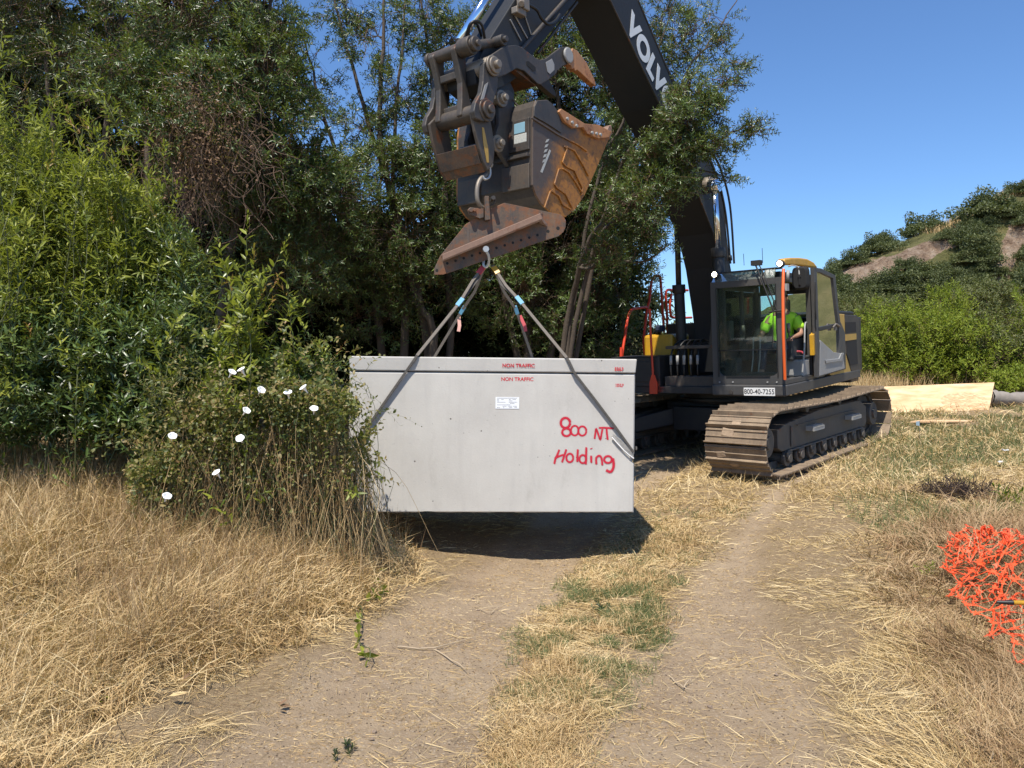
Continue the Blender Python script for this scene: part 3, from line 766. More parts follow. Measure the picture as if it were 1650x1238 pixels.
def build_front():
    # ---- boom
    yb = 0.29
    pts = [(880,-230),(960,-190),(1028,0),(1082,128),(1132,228),(1151,271),(1166,330),(1176,422),(1190,500),(1200,590),(1182,600),(1171,500),(1161,430),(1149,375),(1119,298),(1092,225),(1063,170),(983,0),(915,-130),(860,-180)]
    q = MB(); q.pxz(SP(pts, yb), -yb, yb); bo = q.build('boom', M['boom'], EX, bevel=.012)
    # welded edge strips of the side plates
    e = MB()
    for P in ([(983,0),(1063,170),(1092,225),(1119,298),(1149,375),(1161,430)], [(1028,0),(1082,128),(1132,228),(1151,271),(1166,330),(1173,422)]):
        e.tube([S3(px, py, yb) for px, py in P], .012, 6)
    e.build('weld_seam', M['dsteel'], bo)
    # wear plate patches and yellow decal
    q = MB(); q.pxz(SP([(1086,206),(1091,204),(1106,243),(1100,247)], yb+.002), yb-.01, yb+.004); q.build('warning_decal', M['yellow'], bo)
    # lettering
    a = S3(1006, 26, yb); b = S3(1074, 165, yb)
    d = (b - a).normalized(); up = Vector((-d.z, 0, d.x))
    if up.z < 0: up = -up
    top = S3(1040, 28, yb); low = S3(995, 26, yb)
    mid = (a + b) / 2
    c = S3(1036, 80, yb) + d * 0.28
    Mt = frame_matrix(c + Vector((0, .004, 0)), d, up)
    text_mesh('boom_lettering', 'VOLVO', 0.43, M['letter'], bo, Mt, 0.001, 0.020, 1.0)
    # pins, pipes
    q = MB(); c = S3(1152, 297, .45); q.cyl((c.x, -.42, c.z), (c.x, .48, c.z), .085, 24); q.cyl((c.x, .30, c.z), (c.x, .40, c.z), .12, 24); q.cyl((c.x,.481,c.z),(c.x,.50,c.z),.05,16)
    q.build('boom_pin', M['pinst'], bo, bevel=.006)
    for k, off in enumerate((0, .05, .10)):
        q = MB(); q.tube(smooth_path([S3(1010-off*20, -40, 0.12-off) + Vector((0,0,0.02)), S3(1052, 62, 0.14-off), S3(1095, 150, .14-off), S3(1138, 232, .14-off), S3(1160, 270, .14-off), S3(1176, 330, .14-off), S3(1183, 425, .14-off)]), .018, 8)
        q.build('boom_pipe', M['black'], bo)
    q = MB(); q.tube(smooth_path([S3(1146,262,.33), S3(1160,300,.36), S3(1170,350,.36), S3(1177,425,.34)]), .017, 8); q.cyl(S3(1176,412,.34), S3(1177,420,.34), .03, 10); q.build('hydraulic_hose', M['rubber'], bo)
    # ---- boom cylinders
    for yl, r0, r1, b0 in ((-0.47, (1090,330), (1093.5,459), (1102,617)), (0.47, (1151,300), (1157,400), (1163,590))):
        p0, p1, p2 = S3(*r0, yl), S3(*r1, yl), S3(*b0, yl)
        q = MB(); q.cyl(p1, p2, 0.085, 24); q.cyl(p1, p1 + (p2-p1).normalized()*.14, 0.105, 24); q.cyl(p2+Vector((0,-.09,0)), p2+Vector((0,.09,0)), .09, 20); o = q.build('boom_cylinder', M['black'], EX, bevel=.006)
        q = MB(); q.cyl(p0, p1, 0.045, 20); q.cyl(p0+Vector((0,-.08,0)), p0+Vector((0,.08,0)), .09, 20); q.build('piston_rod', M['chrome'] if yl > 0 else M['dsteel'], o)
    # ---- arm
    ya = 0.19
    pts = [(764,112),(785,70),(829,0),(872,-70),(905,-150),(960,-150),(975,-80),(927,3),(861,85),(838,122),(812,140),(786,150),(768,135)]
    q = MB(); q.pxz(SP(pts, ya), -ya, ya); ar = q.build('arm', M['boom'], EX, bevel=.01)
    q = MB(); q.tube([S3(838,82,ya+.012), S3(909,2,ya+.012), S3(940,-34,ya+.012)], .024, 6)
    q.tube([S3(866,86,ya-.03), S3(930,4,ya-.03)], .016, 6)
    q.build('arm_pipe', M['dsteel'], ar)
    q = MB()
    q.tube([S3(822,32,ya+.01), S3(840,66,ya+.01)], .008, 5); q.tube([S3(830,26,ya+.01), S3(850,62,ya+.01)], .008, 5); q.tube([S3(844,20,ya+.01), S3(856,56,ya+.01)], .008, 5)
    q.build('drain_line', M['lgrey'], ar)
    q = MB(); c = S3(843, 6, ya+.06); q.box(c, (.10,.10,.16)); q.box(S3(836,20,ya+.05), (.16,.08,.07)); q.cyl(S3(840,6,ya+.03), S3(840,6,ya+.14), .035, 12); q.build('valve_block', M['pinst'], ar, bevel=.01)
    q = MB(); q.tube(smooth_path([S3(848,6,ya+.08), S3(865,16,ya+.10), S3(873,30,ya+.11), S3(884,39,ya+.10), S3(895,34,ya+.08), S3(902,24,ya+.05)]), .018, 8)
    q.tube(smooth_path([S3(777,62,.0), S3(769,40,.06), S3(762,36,.08), S3(756,46,.06), S3(753,66,.0)]), .014, 7)
    q.tube(smooth_path([S3(781,62,.14), S3(777,42,.18), S3(768,34,.18), S3(757,40,.14), S3(750,62,.05)]), .014, 7)
    q.tube(smooth_path([S3(829,-20,-.05), S3(800,22,-.02), S3(786,45,.0), S3(780,64,.0)]), .013, 7)
    q.build('hydraulic_hose', M['rubber'], ar)
    # arm tip boss
    q = MB(); c = S3(804, 103, 0.42); q.cyl((c.x, -.33, c.z), (c.x, .33, c.z), .095, 28)
    for s in (-1, 1):
        q.cyl((c.x, s*.335, c.z), (c.x, s*.36, c.z), .098, 28); q.cyl((c.x, s*.361, c.z), (c.x, s*.385, c.z), .08, 28); q.cyl((c.x, s*.386, c.z), (c.x, s*.43, c.z), .04, 18)
    q.build('arm_pin', M['pinst'], ar, bevel=.008)
    # ---- bucket cylinder rod
    p0, p1 = S3(740, 68, 0), S3(822, -66, 0)
    q = MB(); q.cyl(p0, p1, .045, 24); rd = q.build('piston_rod', M['chrome'], EX)
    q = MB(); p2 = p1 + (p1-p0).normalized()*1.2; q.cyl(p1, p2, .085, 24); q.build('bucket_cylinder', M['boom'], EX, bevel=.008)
    # ---- link pin tubes and links
    def boss(mb, p, y0, y1, r, n=24): mb.cyl((p.x, y0, p.z), (p.x, y1, p.z), r, n)
    A = S3(752, 76, 0.17); B = S3(773, 181, 0.24); A.y = B.y = 0
    q = MB(); boss(q, A, -.30, .26, .062); boss(q, A, .10, .25, .088); boss(q, A, .262, .30, .07); boss(q, A, -.34,-.301,.07); boss(q, A, .301,.33,.03)
    q.build('link_pin', M['steel'], EX, bevel=.008)
    q = MB(); boss(q, B, -.34, .30, .085); boss(q, B, .305, .34, .11); boss(q, B, .341, .37, .085); boss(q, B, .371, .40, .04); boss(q, B, -.38, -.345, .11)
    q.build('link_pin', M['steel'], EX, bevel=.008)
    d = (B - A).normalized(); nrm = Vector((d.z, 0, -d.x))
    q = MB()
    for y0, y1 in ((-.27,-.20), (.02,.09)):
        L = []
        for t, wd in ((-.05,.05),(0.0,.085),(.25,.055),(.5,.035),(.75,.06),(1.0,.10),(1.06,.06)):
            p = A.lerp(B, t); L.append((p.x+nrm.x*wd, p.z+nrm.z*wd))
        for t, wd in ((1.06,.06),(1.0,.10),(.75,.06),(.5,.035),(.25,.055),(0,.085),(-.05,.05)):
            p = A.lerp(B, t); L.append((p.x-nrm.x*wd, p.z-nrm.z*wd))
        q.pxz(L, y0, y1)
    # cross web with a waist
    for a_, b_ in ((.30,.42),(.80,.92)):
        P0 = A.lerp(B, a_); P1 = A.lerp(B, b_)
        q.pxz([(P0.x+nrm.x*.03,P0.z+nrm.z*.03),(P1.x+nrm.x*.03,P1.z+nrm.z*.03),(P1.x-nrm.x*.03,P1.z-nrm.z*.03),(P0.x-nrm.x*.03,P0.z-nrm.z*.03)], -.199, .019)
    q.build('bucket_link', M['steel'], EX, bevel=.012)
    # curved side links from the arm down to the bucket link
    side = [(776,104),(782,96),(790,98),(795,112),(799,128),(798,145),(792,165),(789,184),(784,195),(774,197),(763,192),(760,180),(763,166),(772,150),(775,132)]
    for yl in (0.30, -0.34):
        q = MB(); q.pxz(SP(side, 0.30), yl-.03, yl+.03)
        o = q.build('side_link', M['dsteel'], EX, bevel=.01)
        if yl > 0:
            q = MB(); q.pxz(SP([(781,137),(786,133),(779,160),(774,161)], 0.33), yl+.031, yl+.036); q.build('cast_mark', M['lgrey'], o)
    # thumb strut
    p0 = A.copy(); p1 = S3(812, 64, .30); p0.y = .16; p1.y = .16
    q = MB(); q.cyl(p0, p1, .034, 16); q.cyl(p0.lerp(p1,.25), p0.lerp(p1,.9), .052, 16); boss(q, p1, .06, .30, .055); boss(q, p1, .301,.34,.03); q.build('thumb_strut', M['dsteel'], EX, bevel=.006)
    # ---- coupler box under the lower link pin
    near = [(759,180),(766,172),(780,172),(788,182),(793,210),(797,240),(795,262),(786,276),(779,262),(772,240),(765,212)]
    q = MB(); q.pxz(SP(near, .28), .25, .285)
    far = near
    q.pxz(SP(near, .28), -.30, -.265)
    q.build('coupler', M['steel'], EX, bevel=.008)
    f = SP([(771,233),(779,262)], .28); g2 = SP([(786,277),(795,262)], .28)
    q = MB(); q.pxz([f[0], f[1], (f[1][0]+.012, f[1][1]-.01), (f[0][0]+.02, f[0][1])], -.264, .249); q.pxz([f[1], g2[0], (g2[0][0], g2[0][1]+.03), (f[1][0]-.01, f[1][1]+.03)], -.264, .249)
    q.build('coupler_plate', M['rustplate'], EX, bevel=.005)
    q = MB(); q.pxz(SP([(777,205),(780,206),(787,240),(788,262),(785,262),(779,230)], .29), .286, .289); q.build('warning_decal', M['ochre'], EX)
    # ---- thumb
    th = [(787,95),(792,88),(812,75),(829,73),(838,76),(860,93),(868,97),(878,95),(902,77),(912,75.5),(919,79),(915,92),(911,105)]
    low = [(904,108),(903,112),(901,110),(899,115),(897,113),(895,119),(883,129),(870,137),(865,136),(843,115),(831,111),(814,121),(799,126),(788,112)]
    tm = MB()
    for yl in (.26, -.30): tm.pxz(SP(th + low, .28), yl, yl + .035)
    tb = tm.build('thumb', M['dsteel'], EX, bevel=.008)
    tm = MB(); tm.pxz(SP([(820,113),(832,112),(866,138),(868,134),(834,106),(820,106)], .28), -.26, .255); tm.pxz(SP([(880,106),(886,102),(894,112),(888,120)], .28), -.26, .255); tm.build('cross_plate', M['rustplate'], tb)
    q = MB(); sl = SP([(848.5,99),(852,99),(863,109),(862.5,115),(859,115),(848.5,105)], .297); q.pxz(sl, .296, .299); q.build('slot', M['mesh'], tb)
    q = MB(); q.pxz(SP([(879,101),(889,95),(893,104),(893,113),(886,120),(882,116)], .297), .296, .301); o = q.build('badge', M['lgrey'], tb, bevel=.002)
    for yl in (.297, -.26):
        c = S3(914, 90, yl); q = MB(); q.cyl((c.x, yl, c.z), (c.x, yl+.03, c.z), .085, 28); q.build('thumb_boss', M['lgrey'], tb, bevel=.012)
    claw = [(919,79),(926,83),(941,102),(955,132),(956,140),(948,134),(931,118),(926,114),(923,116),(921,111),(918,113),(916,107),(912,105),(915,92)]
    for yl in (.24, -.32):
        c = SP(claw, .28)
        q = MB(); q.pxz(c, yl, yl+.075); q.build('claw', M['tooth'] if yl > 0 else M['dsteel'], tb, bevel=.006)  # far claw gets a darker steel: its shade is put into the colour
    # ---- bucket
    W0, W1 = -0.52, 0.50
    prof = [(863,162),(860,172),(858.5,190),(858,245),(858,298),(864,316),(872,329),(888,343),(911,350),(926,338),(942,314),(955,285),(968,255),(985,212)]
    Pn = SP(prof, W1)
    # centroid for inward offset
    cx = sum(p[0] for p in Pn)/len(Pn); cz = sum(p[1] for p in Pn)/len(Pn)
    sh = MB()
    for i in range(len(Pn)-1):
        a, b = Pn[i], Pn[i+1]
        def inn(p): v = Vector((cx-p[0], cz-p[1])).normalized()*.028; return (p[0]+v.x, p[1]+v.y)
        sh.pxz([a, b, inn(b), inn(a)], W0+.02, W1-.02)
    bk = sh.build('bucket', M['dsteel'], EX)
    plate = prof + [(977,213),(958,209),(939,205),(918,194),(898,182),(890,168),(881,161)]
    Pp = SP(plate, W1)
    # its orange paint is worn off towards the upper rear corner
    c0, c1 = S(868, 205, W1), S(925, 300, W1); dv = Vector((c1[0]-c0[0], c1[1]-c0[1])); L2 = dv.length_squared
    t = NT('worn bucket side'); v = t.coord(); sx = t.n('ShaderNodeSeparateXYZ'); t.l(v, sx.inputs[0])
    gr = t.math('ADD', t.math('MULTIPLY', t.math('SUBTRACT', sx.outputs[0], c0[0]), dv.x / L2), t.math('MULTIPLY', t.math('SUBTRACT', sx.outputs[2], c0[1]), dv.y / L2))
    n1 = t.noise(v, 2.5, 10, .7); n2 = t.noise(v, 16, 8, .75)
    f = t.math('MULTIPLY', t.math('SUBTRACT', t.math('ADD', gr, t.math('MULTIPLY', t.math('SUBTRACT', n1, .5), 1.8)), .38), 2.6, True)
    og = t.mix(n2, (0.52, 0.22, 0.026), (0.17, 0.065, 0.02)); gy = t.mix(n2, (0.055, 0.045, 0.038), (0.14, 0.10, 0.075))
    cc = t.mix(f, gy, og); cc = t.mix(t.math('MULTIPLY', t.math('SUBTRACT', n2, .50, True), 4.5, True), cc, (0.075, 0.042, 0.028))
    M['bside'] = t.done(t.bsdf(cc, 0.55, 0.1, t.bump(n2, .3, .004)))
    q = MB(); q.pxz(Pp, W1-.02, W1+.005); q.build('side_plate', M['bside'], bk, bevel=.004)
    q = MB(); q.pxz(Pp, W0-.005, W0+.02); q.build('side_plate', M['bucket'], bk, bevel=.004)
    # doubler on the upper corner, heel plates, ribs of the side plate
    q = MB(); q.pxz(SP([(858.5,188),(860,172),(864,163),(881,162),(890,169),(899,183),(903,200),(903,215),(880,200)], W1+.006), W1+.006, W1+.02); q.build('corner_plate', M['dsteel'], bk, bevel=.004)
    ribs = [[(856,190),(900,218),(930,233),(945,244)], [(909,236),(913,240),(906,262),(911,268),(925,275),(938,303),(937,315)],
            [(905,272),(900,273),(893,297),(897,303),(911,313),(922,336)], [(890,307),(886,309),(877,335)], [(906,272),(916,278),(928,295),(938,312)], [(938,205),(950,262),(954,288)], [(888,308),(900,316),(906,330),(920,338)], [(913,237),(925,243),(940,268),(948,284)]]
    for P in ribs[:1] + ribs[1:5] + ribs[6:]:
        q = MB()
        Q = SP(P, W1+.01)
        for a, b in zip(Q[:-1], Q[1:]):
            v = Vector((b[0]-a[0], b[1]-a[1])); 
            if v.length < 1e-4: continue
            n_ = Vector((-v.y, v.x)).normalized()*.008
            q.pxz([(a[0]-n_.x,a[1]-n_.y),(b[0]-n_.x,b[1]-n_.y),(b[0]+n_.x,b[1]+n_.y),(a[0]+n_.x,a[1]+n_.y)], W1+.006, W1+.022)
        q.build('rib', M['bside'], bk, bevel=.003)
    # scuffed maker's stencil
    q = MB()
    for i in range(5):
        x0, y0 = 874+i*1.2, 262-i*8
        q.pxz(SP([(x0,y0),(x0+4,y0-1),(x0+6.5,y0-6),(x0+2.5,y0-5)], W1+.008), W1+.006, W1+.0075)
    q.pxz(SP([(871,277),(874,279),(888,243),(885.5,241)], W1+.008), W1+.006, W1+.0075)
    q.build('scuffed_stencil', M['whitest'], bk)
    # side cutters with bolts
    for poly, bolts in (([(898,181),(902,176),(940,200),(938,206),(922,207),(908,197)], [(913,192),(921,198),(928,203.5)]),
                        ([(938,206),(940,200),(962,202),(981,212),(979,222),(962,224),(944,216)], [(953,214.5),(960,216),(966.5,217.5)])):
        for yl in (W1+.006, W0-.04):
            q = MB(); q.pxz(SP(poly, W1+.02), yl, yl+.035); o = q.build('side_cutter', M['tooth'], bk, bevel=.004)
            if yl > 0:
                for b in bolts:
                    c = S3(*b, W1+.04); MB().cyl((c.x, yl+.034, c.z), (c.x, yl+.055, c.z), .018, 10).build('bolt', M['lgrey'], o, bevel=.003)
    # teeth along the lip
    a = Vector((S(985,210,W1)[0], 0, S(985,210,W1)[1])); b = Vector((S(968,255,W1)[0], 0, S(968,255,W1)[1])); d = (a-b).normalized(); nn = Vector((-d.z,0,d.x))
    q = MB(); pr = [a+nn*.03, a-nn*.03, a-d*.18-nn*.035, a-d*.18+nn*.035]; q.pxz([(p.x,p.z) for p in pr], W0+.021, W1-.021); q.build('lip', M['tooth'], bk)
    for k in range(5):
        yl = W0+.06 + k*(W1-W0-.12)/4
        q = MB()
        A4 = [a-d*.10+nn*s*.055+Vector((0,yl+t*.05,0)) for s,t in ((-1,-1),(1,-1),(1,1),(-1,1))]
        B4 = [a+d*.03+nn*s*.045+Vector((0,yl+t*.042,0)) for s,t in ((-1,-1),(1,-1),(1,1),(-1,1))]
        C4 = [a+d*.085+nn*s*.010+Vector((0,yl+t*.035,0)) for s,t in ((-1,-1),(1,-1),(1,1),(-1,1))]
        q.loft(A4, B4); q.loft(B4, C4); q.build('tooth', M['rustbar'], bk, bevel=.008)
    # shell plates: ledges, doublers, stickers (on the back of the bucket)
    xs = S(858, 245, W1)
    def back(py): return S(858, py, W1)
    def strip(y0, y1, p0, p1, th, nm, mt):
        a, b = back(p0), back(p1)
        q = MB(); q.pxz([(a[0]-.01,a[1]),(b[0]-.01,b[1]),(b[0]+th,b[1]+.0),(a[0]+th,a[1]-.0)], y0, y1); return q.build(nm, mt, bk, bevel=.006)
    strip(.05, W1-.03, 246, 252, .05, 'ledge', M['dsteel']); strip(W0+.03, -.26, 252, 257, .05, 'ledge', M['dsteel'])
    strip(.12, W1-.03, 262, 302, .02, 'heel_plate', M['steel']); strip(W0+.03, -.18, 268, 310, .02, 'heel_plate', M['steel'])
    strip(.05, W1-.03, 188, 240, .018, 'back_plate', M['dsteel'])
    strip(.28, .42, 193.5, 211, .0205, 'sticker', M['bluest']); strip(.28, .44, 212, 227, .0205, 'sticker', M['whitest'])
    # ears and pins
    ear = [(806,158),(810,147),(818,144),(826,152),(828,170),(827,182),(832,196),(858,200),(858,292),(850,296),(836,300),(828,285),(818,268),(804,246),(797,232),(798,214),(803,200),(803,175)]
    for yl in (.16, -.22):
        q = MB(); q.pxz(SP(ear, .2), yl, yl+.05); q.build('ear', M['dsteel'], bk, bevel=.008)
    for px, py in ((815,157),(809,230)):
        q = MB(); c = S3(px, py, .28); q.cyl((c.x,-.27,c.z),(c.x,.27,c.z),.055,20); q.cyl((c.x,.212,c.z),(c.x,.24,c.z),.085,24); q.cyl((c.x,.271,c.z),(c.x,.30,c.z),.032,14); q.build('bucket_pin', M['pinst'], bk, bevel=.006)
    q = MB(); q.tube(smooth_path([S3(826,160,.22), S3(834,170,.26), S3(846,172,.3), S3(858,168,.35)]), .008, 6); q.build('grease_line', M['steel'], bk)
    # arm nose between the ears and the link
    q = MB(); q.pxz(SP([(786,128),(812,120),(824,150),(822,185),(806,240),(797,238),(790,200)], .1), -.15, .15); q.build('arm_nose', M['black'], EX, bevel=.02)
    # ---- lifting hook and its chain
    q = MB(); L = [(786,258),(788,272),(784,282),(775,288),(770,298),(768.5,312),(770,325),(775,333),(780,336)]
    q.tube(smooth_path([S3(px, py, .22) for px, py in L]), .022, 10, rs=None); hk = q.build('hook', M['pinst'], EX)
    q = MB(); q.tube(smooth_path([S3(789,268,.25), S3(790,280,.25), S3(787,287,.25), S3(781,289,.24), S3(778,285,.23)]), .012, 8); q.cyl(S3(784,264,.25), S3(791,266,.25), .03, 10); q.build('hook_latch', M['zinc'], hk)
build_undercarriage(); build_upper(); build_front()
# ------------------------------------------------------------------ vault, lifting plate, slings
def build_vault():
    # front face corners, left nearer than right
    tl, tr = at(560, 574, 6.70), at(1024, 579, 6.83)
    bl, br = at(561, 827, 6.70), at(1022, 827, 6.83)
    xd = (tr - tl).normalized(); up = ((tl - bl) + (tr - br)).normalized(); up = (up - xd * up.dot(xd)).normalized()
    yd = up.cross(xd)                       # away from the viewpoint
    Lx = (tr - tl).length; Hh = ((tl - bl).length + (tr - br).length) / 2; D = 1.45
    Mv = Matrix((xd, yd, up)).transposed().to_4x4(); Mv.translation = (bl + br) / 2
    root = empty('concrete_vault', None, 'long pale grey precast concrete vault with red spray writing hanging in slings above the trail', 'concrete vault', mat=Mv)
    Mi = Mv.inverted()
    def vp(px, py, off=0.0):
        p = Mi @ Vector(on_plane(px, py, bl + (-yd) * off, np.array(yd)))
        return Vector((p.x, -off, p.z))
    t = NT('precast concrete'); v = t.coord()
    n1 = t.noise(v, 1.6, 8, 0.6); n2 = t.noise(v, 60, 6, 0.7); n3 = t.noise(t.coord((1, 1, 0.12)), 9, 6, 0.6)
    c = t.ramp(n1, [(0.3, (0.47, 0.45, 0.415)), (0.7, (0.57, 0.55, 0.505))])
    c = t.mix(t.math('MULTIPLY', t.math('SUBTRACT', n3, 0.5, True), 1.3, True), c, (0.40, 0.385, 0.36))
    vo = t.n('ShaderNodeTexVoronoi'); vo.inputs['Scale'].default_value = 9; t.l(v, vo.inputs['Vector'])
    holes = t.ramp(vo.outputs['Distance'], [(0.05, (1, 1, 1)), (0.085, (0, 0, 0))])
    hm = t.math('MULTIPLY', holes, t.math('GREATER_THAN', t.noise(v, 5, 2), 0.50))
    c = t.mix(hm, c, (0.13, 0.12, 0.11))
    blt = t.noise(t.coord((1.4, 1, .5)), 3.5, 10, .75)
    c = t.mix(t.math('MULTIPLY', t.math('SUBTRACT', blt, .56, True), 2.2, True), c, (0.33, 0.31, 0.275))
    c = t.mix(t.math('MULTIPLY', t.math('SUBTRACT', .42, blt, True), 2.0, True), c, (0.66, 0.645, 0.61))
    # scuffs: thin dark scratches
    w1 = t.noise(t.coord((0.6, 1, 3)), 7, 3, 0.4); w2 = t.noise(t.coord((2.2, 1, 9)), 11, 2)
    sc = t.math('MULTIPLY', t.math('LESS_THAN', t.math('ABSOLUTE', t.math('SUBTRACT', w1, 0.5)), 0.0035), t.math('GREATER_THAN', w2, 0.62))
    c = t.mix(t.math('MULTIPLY', sc, 0.65), c, (0.25, 0.24, 0.23))
    c = t.mix(t.math('MULTIPLY', t.math('SUBTRACT', n2, 0.5, True), 0.8, True), c, (0.60, 0.59, 0.565))
    conc = t.done(t.bsdf(c, 0.9, 0, t.bump(t.math('SUBTRACT', n2, t.math('MULTIPLY', hm, 2.0)), 0.22, 0.006), 0.25))
    lidh = vp(560, 574).z - vp(560, 597.5).z
    zt = Hh; zl = Hh - lidh
    hx = Lx / 2
    # body: slightly chipped edges
    b = MB(); nb = 60
    e = 0.012
    xl, xr = -hx + .006, hx - .012
    # cross-section ring along the outline of the front face, chipped near the right notch
    out = []
    for i in range(nb + 1):
        x = xl + (xr - xl) * i / nb; out.append((x, 0.002 + (0.012 if 15 < i < 18 else 0) + random.uniform(0, .004)))
    nz = vp(1020, 738).z
    out += [(xr, nz - .06), (xr - .012, nz - .045), (xr - .035, nz - .03), (xr - .028, nz + .01), (xr - .006, nz + .02), (xr, nz + .04), (xr, zl - .008)]
    out += [(xl, zl - .008)]
    b.loft([(p[0], 0.016, p[1]) for p in out], [(p[0], 0.10, p[1] if 0 else (p[1])) for p in out], caps=True)
    b.bb((xl+.0005, .101, .002), (xr-.0005, D-.02, zl-.009))
    body = b.build('vault_body', conc, root)
    # front sheet with rounded rim
    b = MB(); inn = [(p[0] + (0.012 if p[0] < 0 else -0.012) * (abs(p[0]) > hx - .06), min(max(p[1], .014), zl-.02)) for p in out]
    b.loft([(p[0], 0.0155, p[1]) for p in out], [(p[0], 0.004, p[1]) for p in inn]); b.build('face_panel', conc, body)
    q = MB(); q.bb((xl+.02, .03, zl-.008), (xr-.02, D-.04, zl+.001)); q.build('seam', M['ink'], body)
    q = MB(); q.loft([(-hx+.012,-.004,zl+.002),(hx-.010,-.004,zl+.002),(hx-.010,D,zl+.002),(-hx+.012,D,zl+.002)], [(-hx,-.014,zt),(hx,-.014,zt),(hx,D+.01,zt),(-hx,D+.01,zt)])
    lid = q.build('lid', conc, root, bevel=.010)
    # paper label with printed lines
    a, c_ = vp(798.5, 640), vp(836.5, 659)
    q = MB(); q.bb((a.x, .0010, c_.z), (c_.x, .0035, a.z)); pl = q.build('paper_label', plain('white paper label', (0.80, 0.82, 0.84), 0.5, var=.02), body)
    q = MB()
    def dash(px0, px1, py, h=0.55):
        p, r = vp(px0, py), vp(px1, py + h); q.bb((p.x, .0002, r.z), (r.x, .0009, p.z))
    for row, segs in enumerate([[(801,833)],[(801,804),(808,812),(820,823),(826,832)],[(801,804),(820,826)],[(801,815),(820,833)],[(822,829)],[(801,822)],[(810,816),(819,825),(827,833)],[(801,806),(811,813),(820,826),(829,833)]]):
        for s0, s1 in segs:
            x = s0
            while x < s1 - .5:
                wdt = random.uniform(.8, 2.0); dash(x, min(x + wdt, s1), 641.6 + row * 2.15); x += wdt + .4
    q.build('printed_lines', M['ink'], pl)
    # stencils
    t = NT('red stencil paint'); v = t.coord(); nn = t.noise(v, 90, 4, .7)
    p = t.bsdf((0.58, 0.015, 0.03), 0.7); tr_ = t.n('ShaderNodeBsdfTransparent'); ms = t.n('ShaderNodeMixShader')
    t.l(t.ramp(nn, [(0.40, (0,0,0)), (0.48, (1,1,1))]), ms.inputs[0]); t.l(tr_.outputs[0], ms.inputs[1]); t.l(p.outputs[0], ms.inputs[2])
    stm = t.done(ms.outputs[0])
    def sten(px, py, s, size, par, off, xs=1.25):
        c = vp(px, py, off)
        text_mesh('stencil_lettering', s, size, stm, par, frame_matrix((c.x, c.y, c.z), (1,0,0.004), (0,0,1)), 0.0004, 0.0012, xs)
    sten(835.5, 589.5, 'NON TRAFFIC', .046, lid, .0125, 1.0); sten(833.5, 611.5, 'NON TRAFFIC', .046, body, -.0028, 1.0)
    sten(997.5, 595.3, '800LP', .046, lid, .013, .7); sten(998, 621.5, '1000LP', .042, body, -.0028, .62)
    # sprayed writing: soft edged ribbons
    t = NT('red spray paint')
    uv = t.n('ShaderNodeAttribute'); uv.attribute_name = 'edge'
    v = t.coord(); nn = t.noise(v, 220, 3, .7)
    core = t.ramp(uv.outputs['Fac'], [(0.0, (0,0,0)), (0.45, (.10,.10,.10)), (0.62, (.75,.75,.75)), (0.8, (1,1,1))])
    al = t.math('MULTIPLY', core, t.math('ADD', t.math('MULTIPLY', nn, 0.9), 0.50), True)
    p = t.bsdf((0.56, 0.008, 0.035), 0.6); tr_ = t.n('ShaderNodeBsdfTransparent'); ms = t.n('ShaderNodeMixShader')
    t.l(al, ms.inputs[0]); t.l(tr_.outputs[0], ms.inputs[1]); t.l(p.outputs[0], ms.inputs[2])
    spm = t.done(ms.outputs[0])
    def z(x, y): return (780 + x / 6.19, 570 + y / 6.19)
    def ring(cx, cy, rx, ry, a0=0, a1=2*PI, n=20): return [(cx + rx*math.cos(a0+(a1-a0)*i/n), cy + ry*math.sin(a0+(a1-a0)*i/n)) for i in range(n+1)]
    words = [[(ring(812,692,46,50),1.5),(ring(822,785,42,38),1.2),(ring(905,768,38,48),.8),(ring(980,772,40,46),.85),
              ([(1102,855),(1110,800),(1118,750),(1140,805),(1160,858),(1172,800),(1182,748)],.85),([(1140,741),(1215,740),(1300,748)],.75),([(1222,745),(1226,800),(1235,865)],.9)],
             [([(752,955),(735,1000),(712,1050),(700,1105)],1.0),([(822,950),(800,1020),(775,1090)],1.0),([(700,1050),(745,1025),(800,1008)],.9),
              (ring(855,1040,34,42),.9),([(936,950),(932,1020),(930,1085)],1.1),(ring(985,1052,34,40),.9),([(1020,928),(1018,1020),(1014,1112)],1.1),
              ([(1068,1012),(1070,1095)],1.2),([(1068,942),(1072,952)],1.4),([(1120,1108),(1118,1060),(1122,1035),(1148,1018),(1168,1035),(1176,1070),(1180,1118)],1.0),
              (ring(1236,1056,38,34),1.1),([(1284,1040),(1292,1090),(1290,1135),(1272,1172),(1250,1178),(1215,1160)],1.7)]]
    k = 0
    for wn, strokes in zip(('800 NT', 'Holding'), words):
        V = []; F = []; E_ = []
        for P, wd in strokes:
            P = [vp(*z(*q_), 0.0) for q_ in P]; P = smooth_path(P, 5); m = len(P); base = len(V); k += 1
            for i, p_ in enumerate(P):
                d = (P[min(i+1,m-1)] - P[max(i-1,0)]).normalized(); nn_ = Vector((-d.z, 0, d.x)); hw = 0.0205 * (0.55 + 0.45*wd) * random.uniform(.95,1.05)
                for s_ in (-1, -.5, 0, .5, 1):
                    pp = p_ + nn_ * hw * s_; V.append((pp.x, .0028 - .00012*k, pp.z)); E_.append((1-abs(s_)) * (1 if 0 < i < m-1 else .35))
            for i in range(m - 1):
                for j in range(4): a0 = base + i*5 + j; F.append((a0, a0+1, a0+6, a0+5))
        mesh_np('spray_lettering', V, [np.array(F)], spm, body, attr={'edge': E_})

    # ---- slings
    def vw(px, py, off): return Mv @ vp(px, py, off)
    apexL = at(781, 428, 7.28); apexR = at(794, 428, 7.30)
    sh = at(785, 413, 7.27)
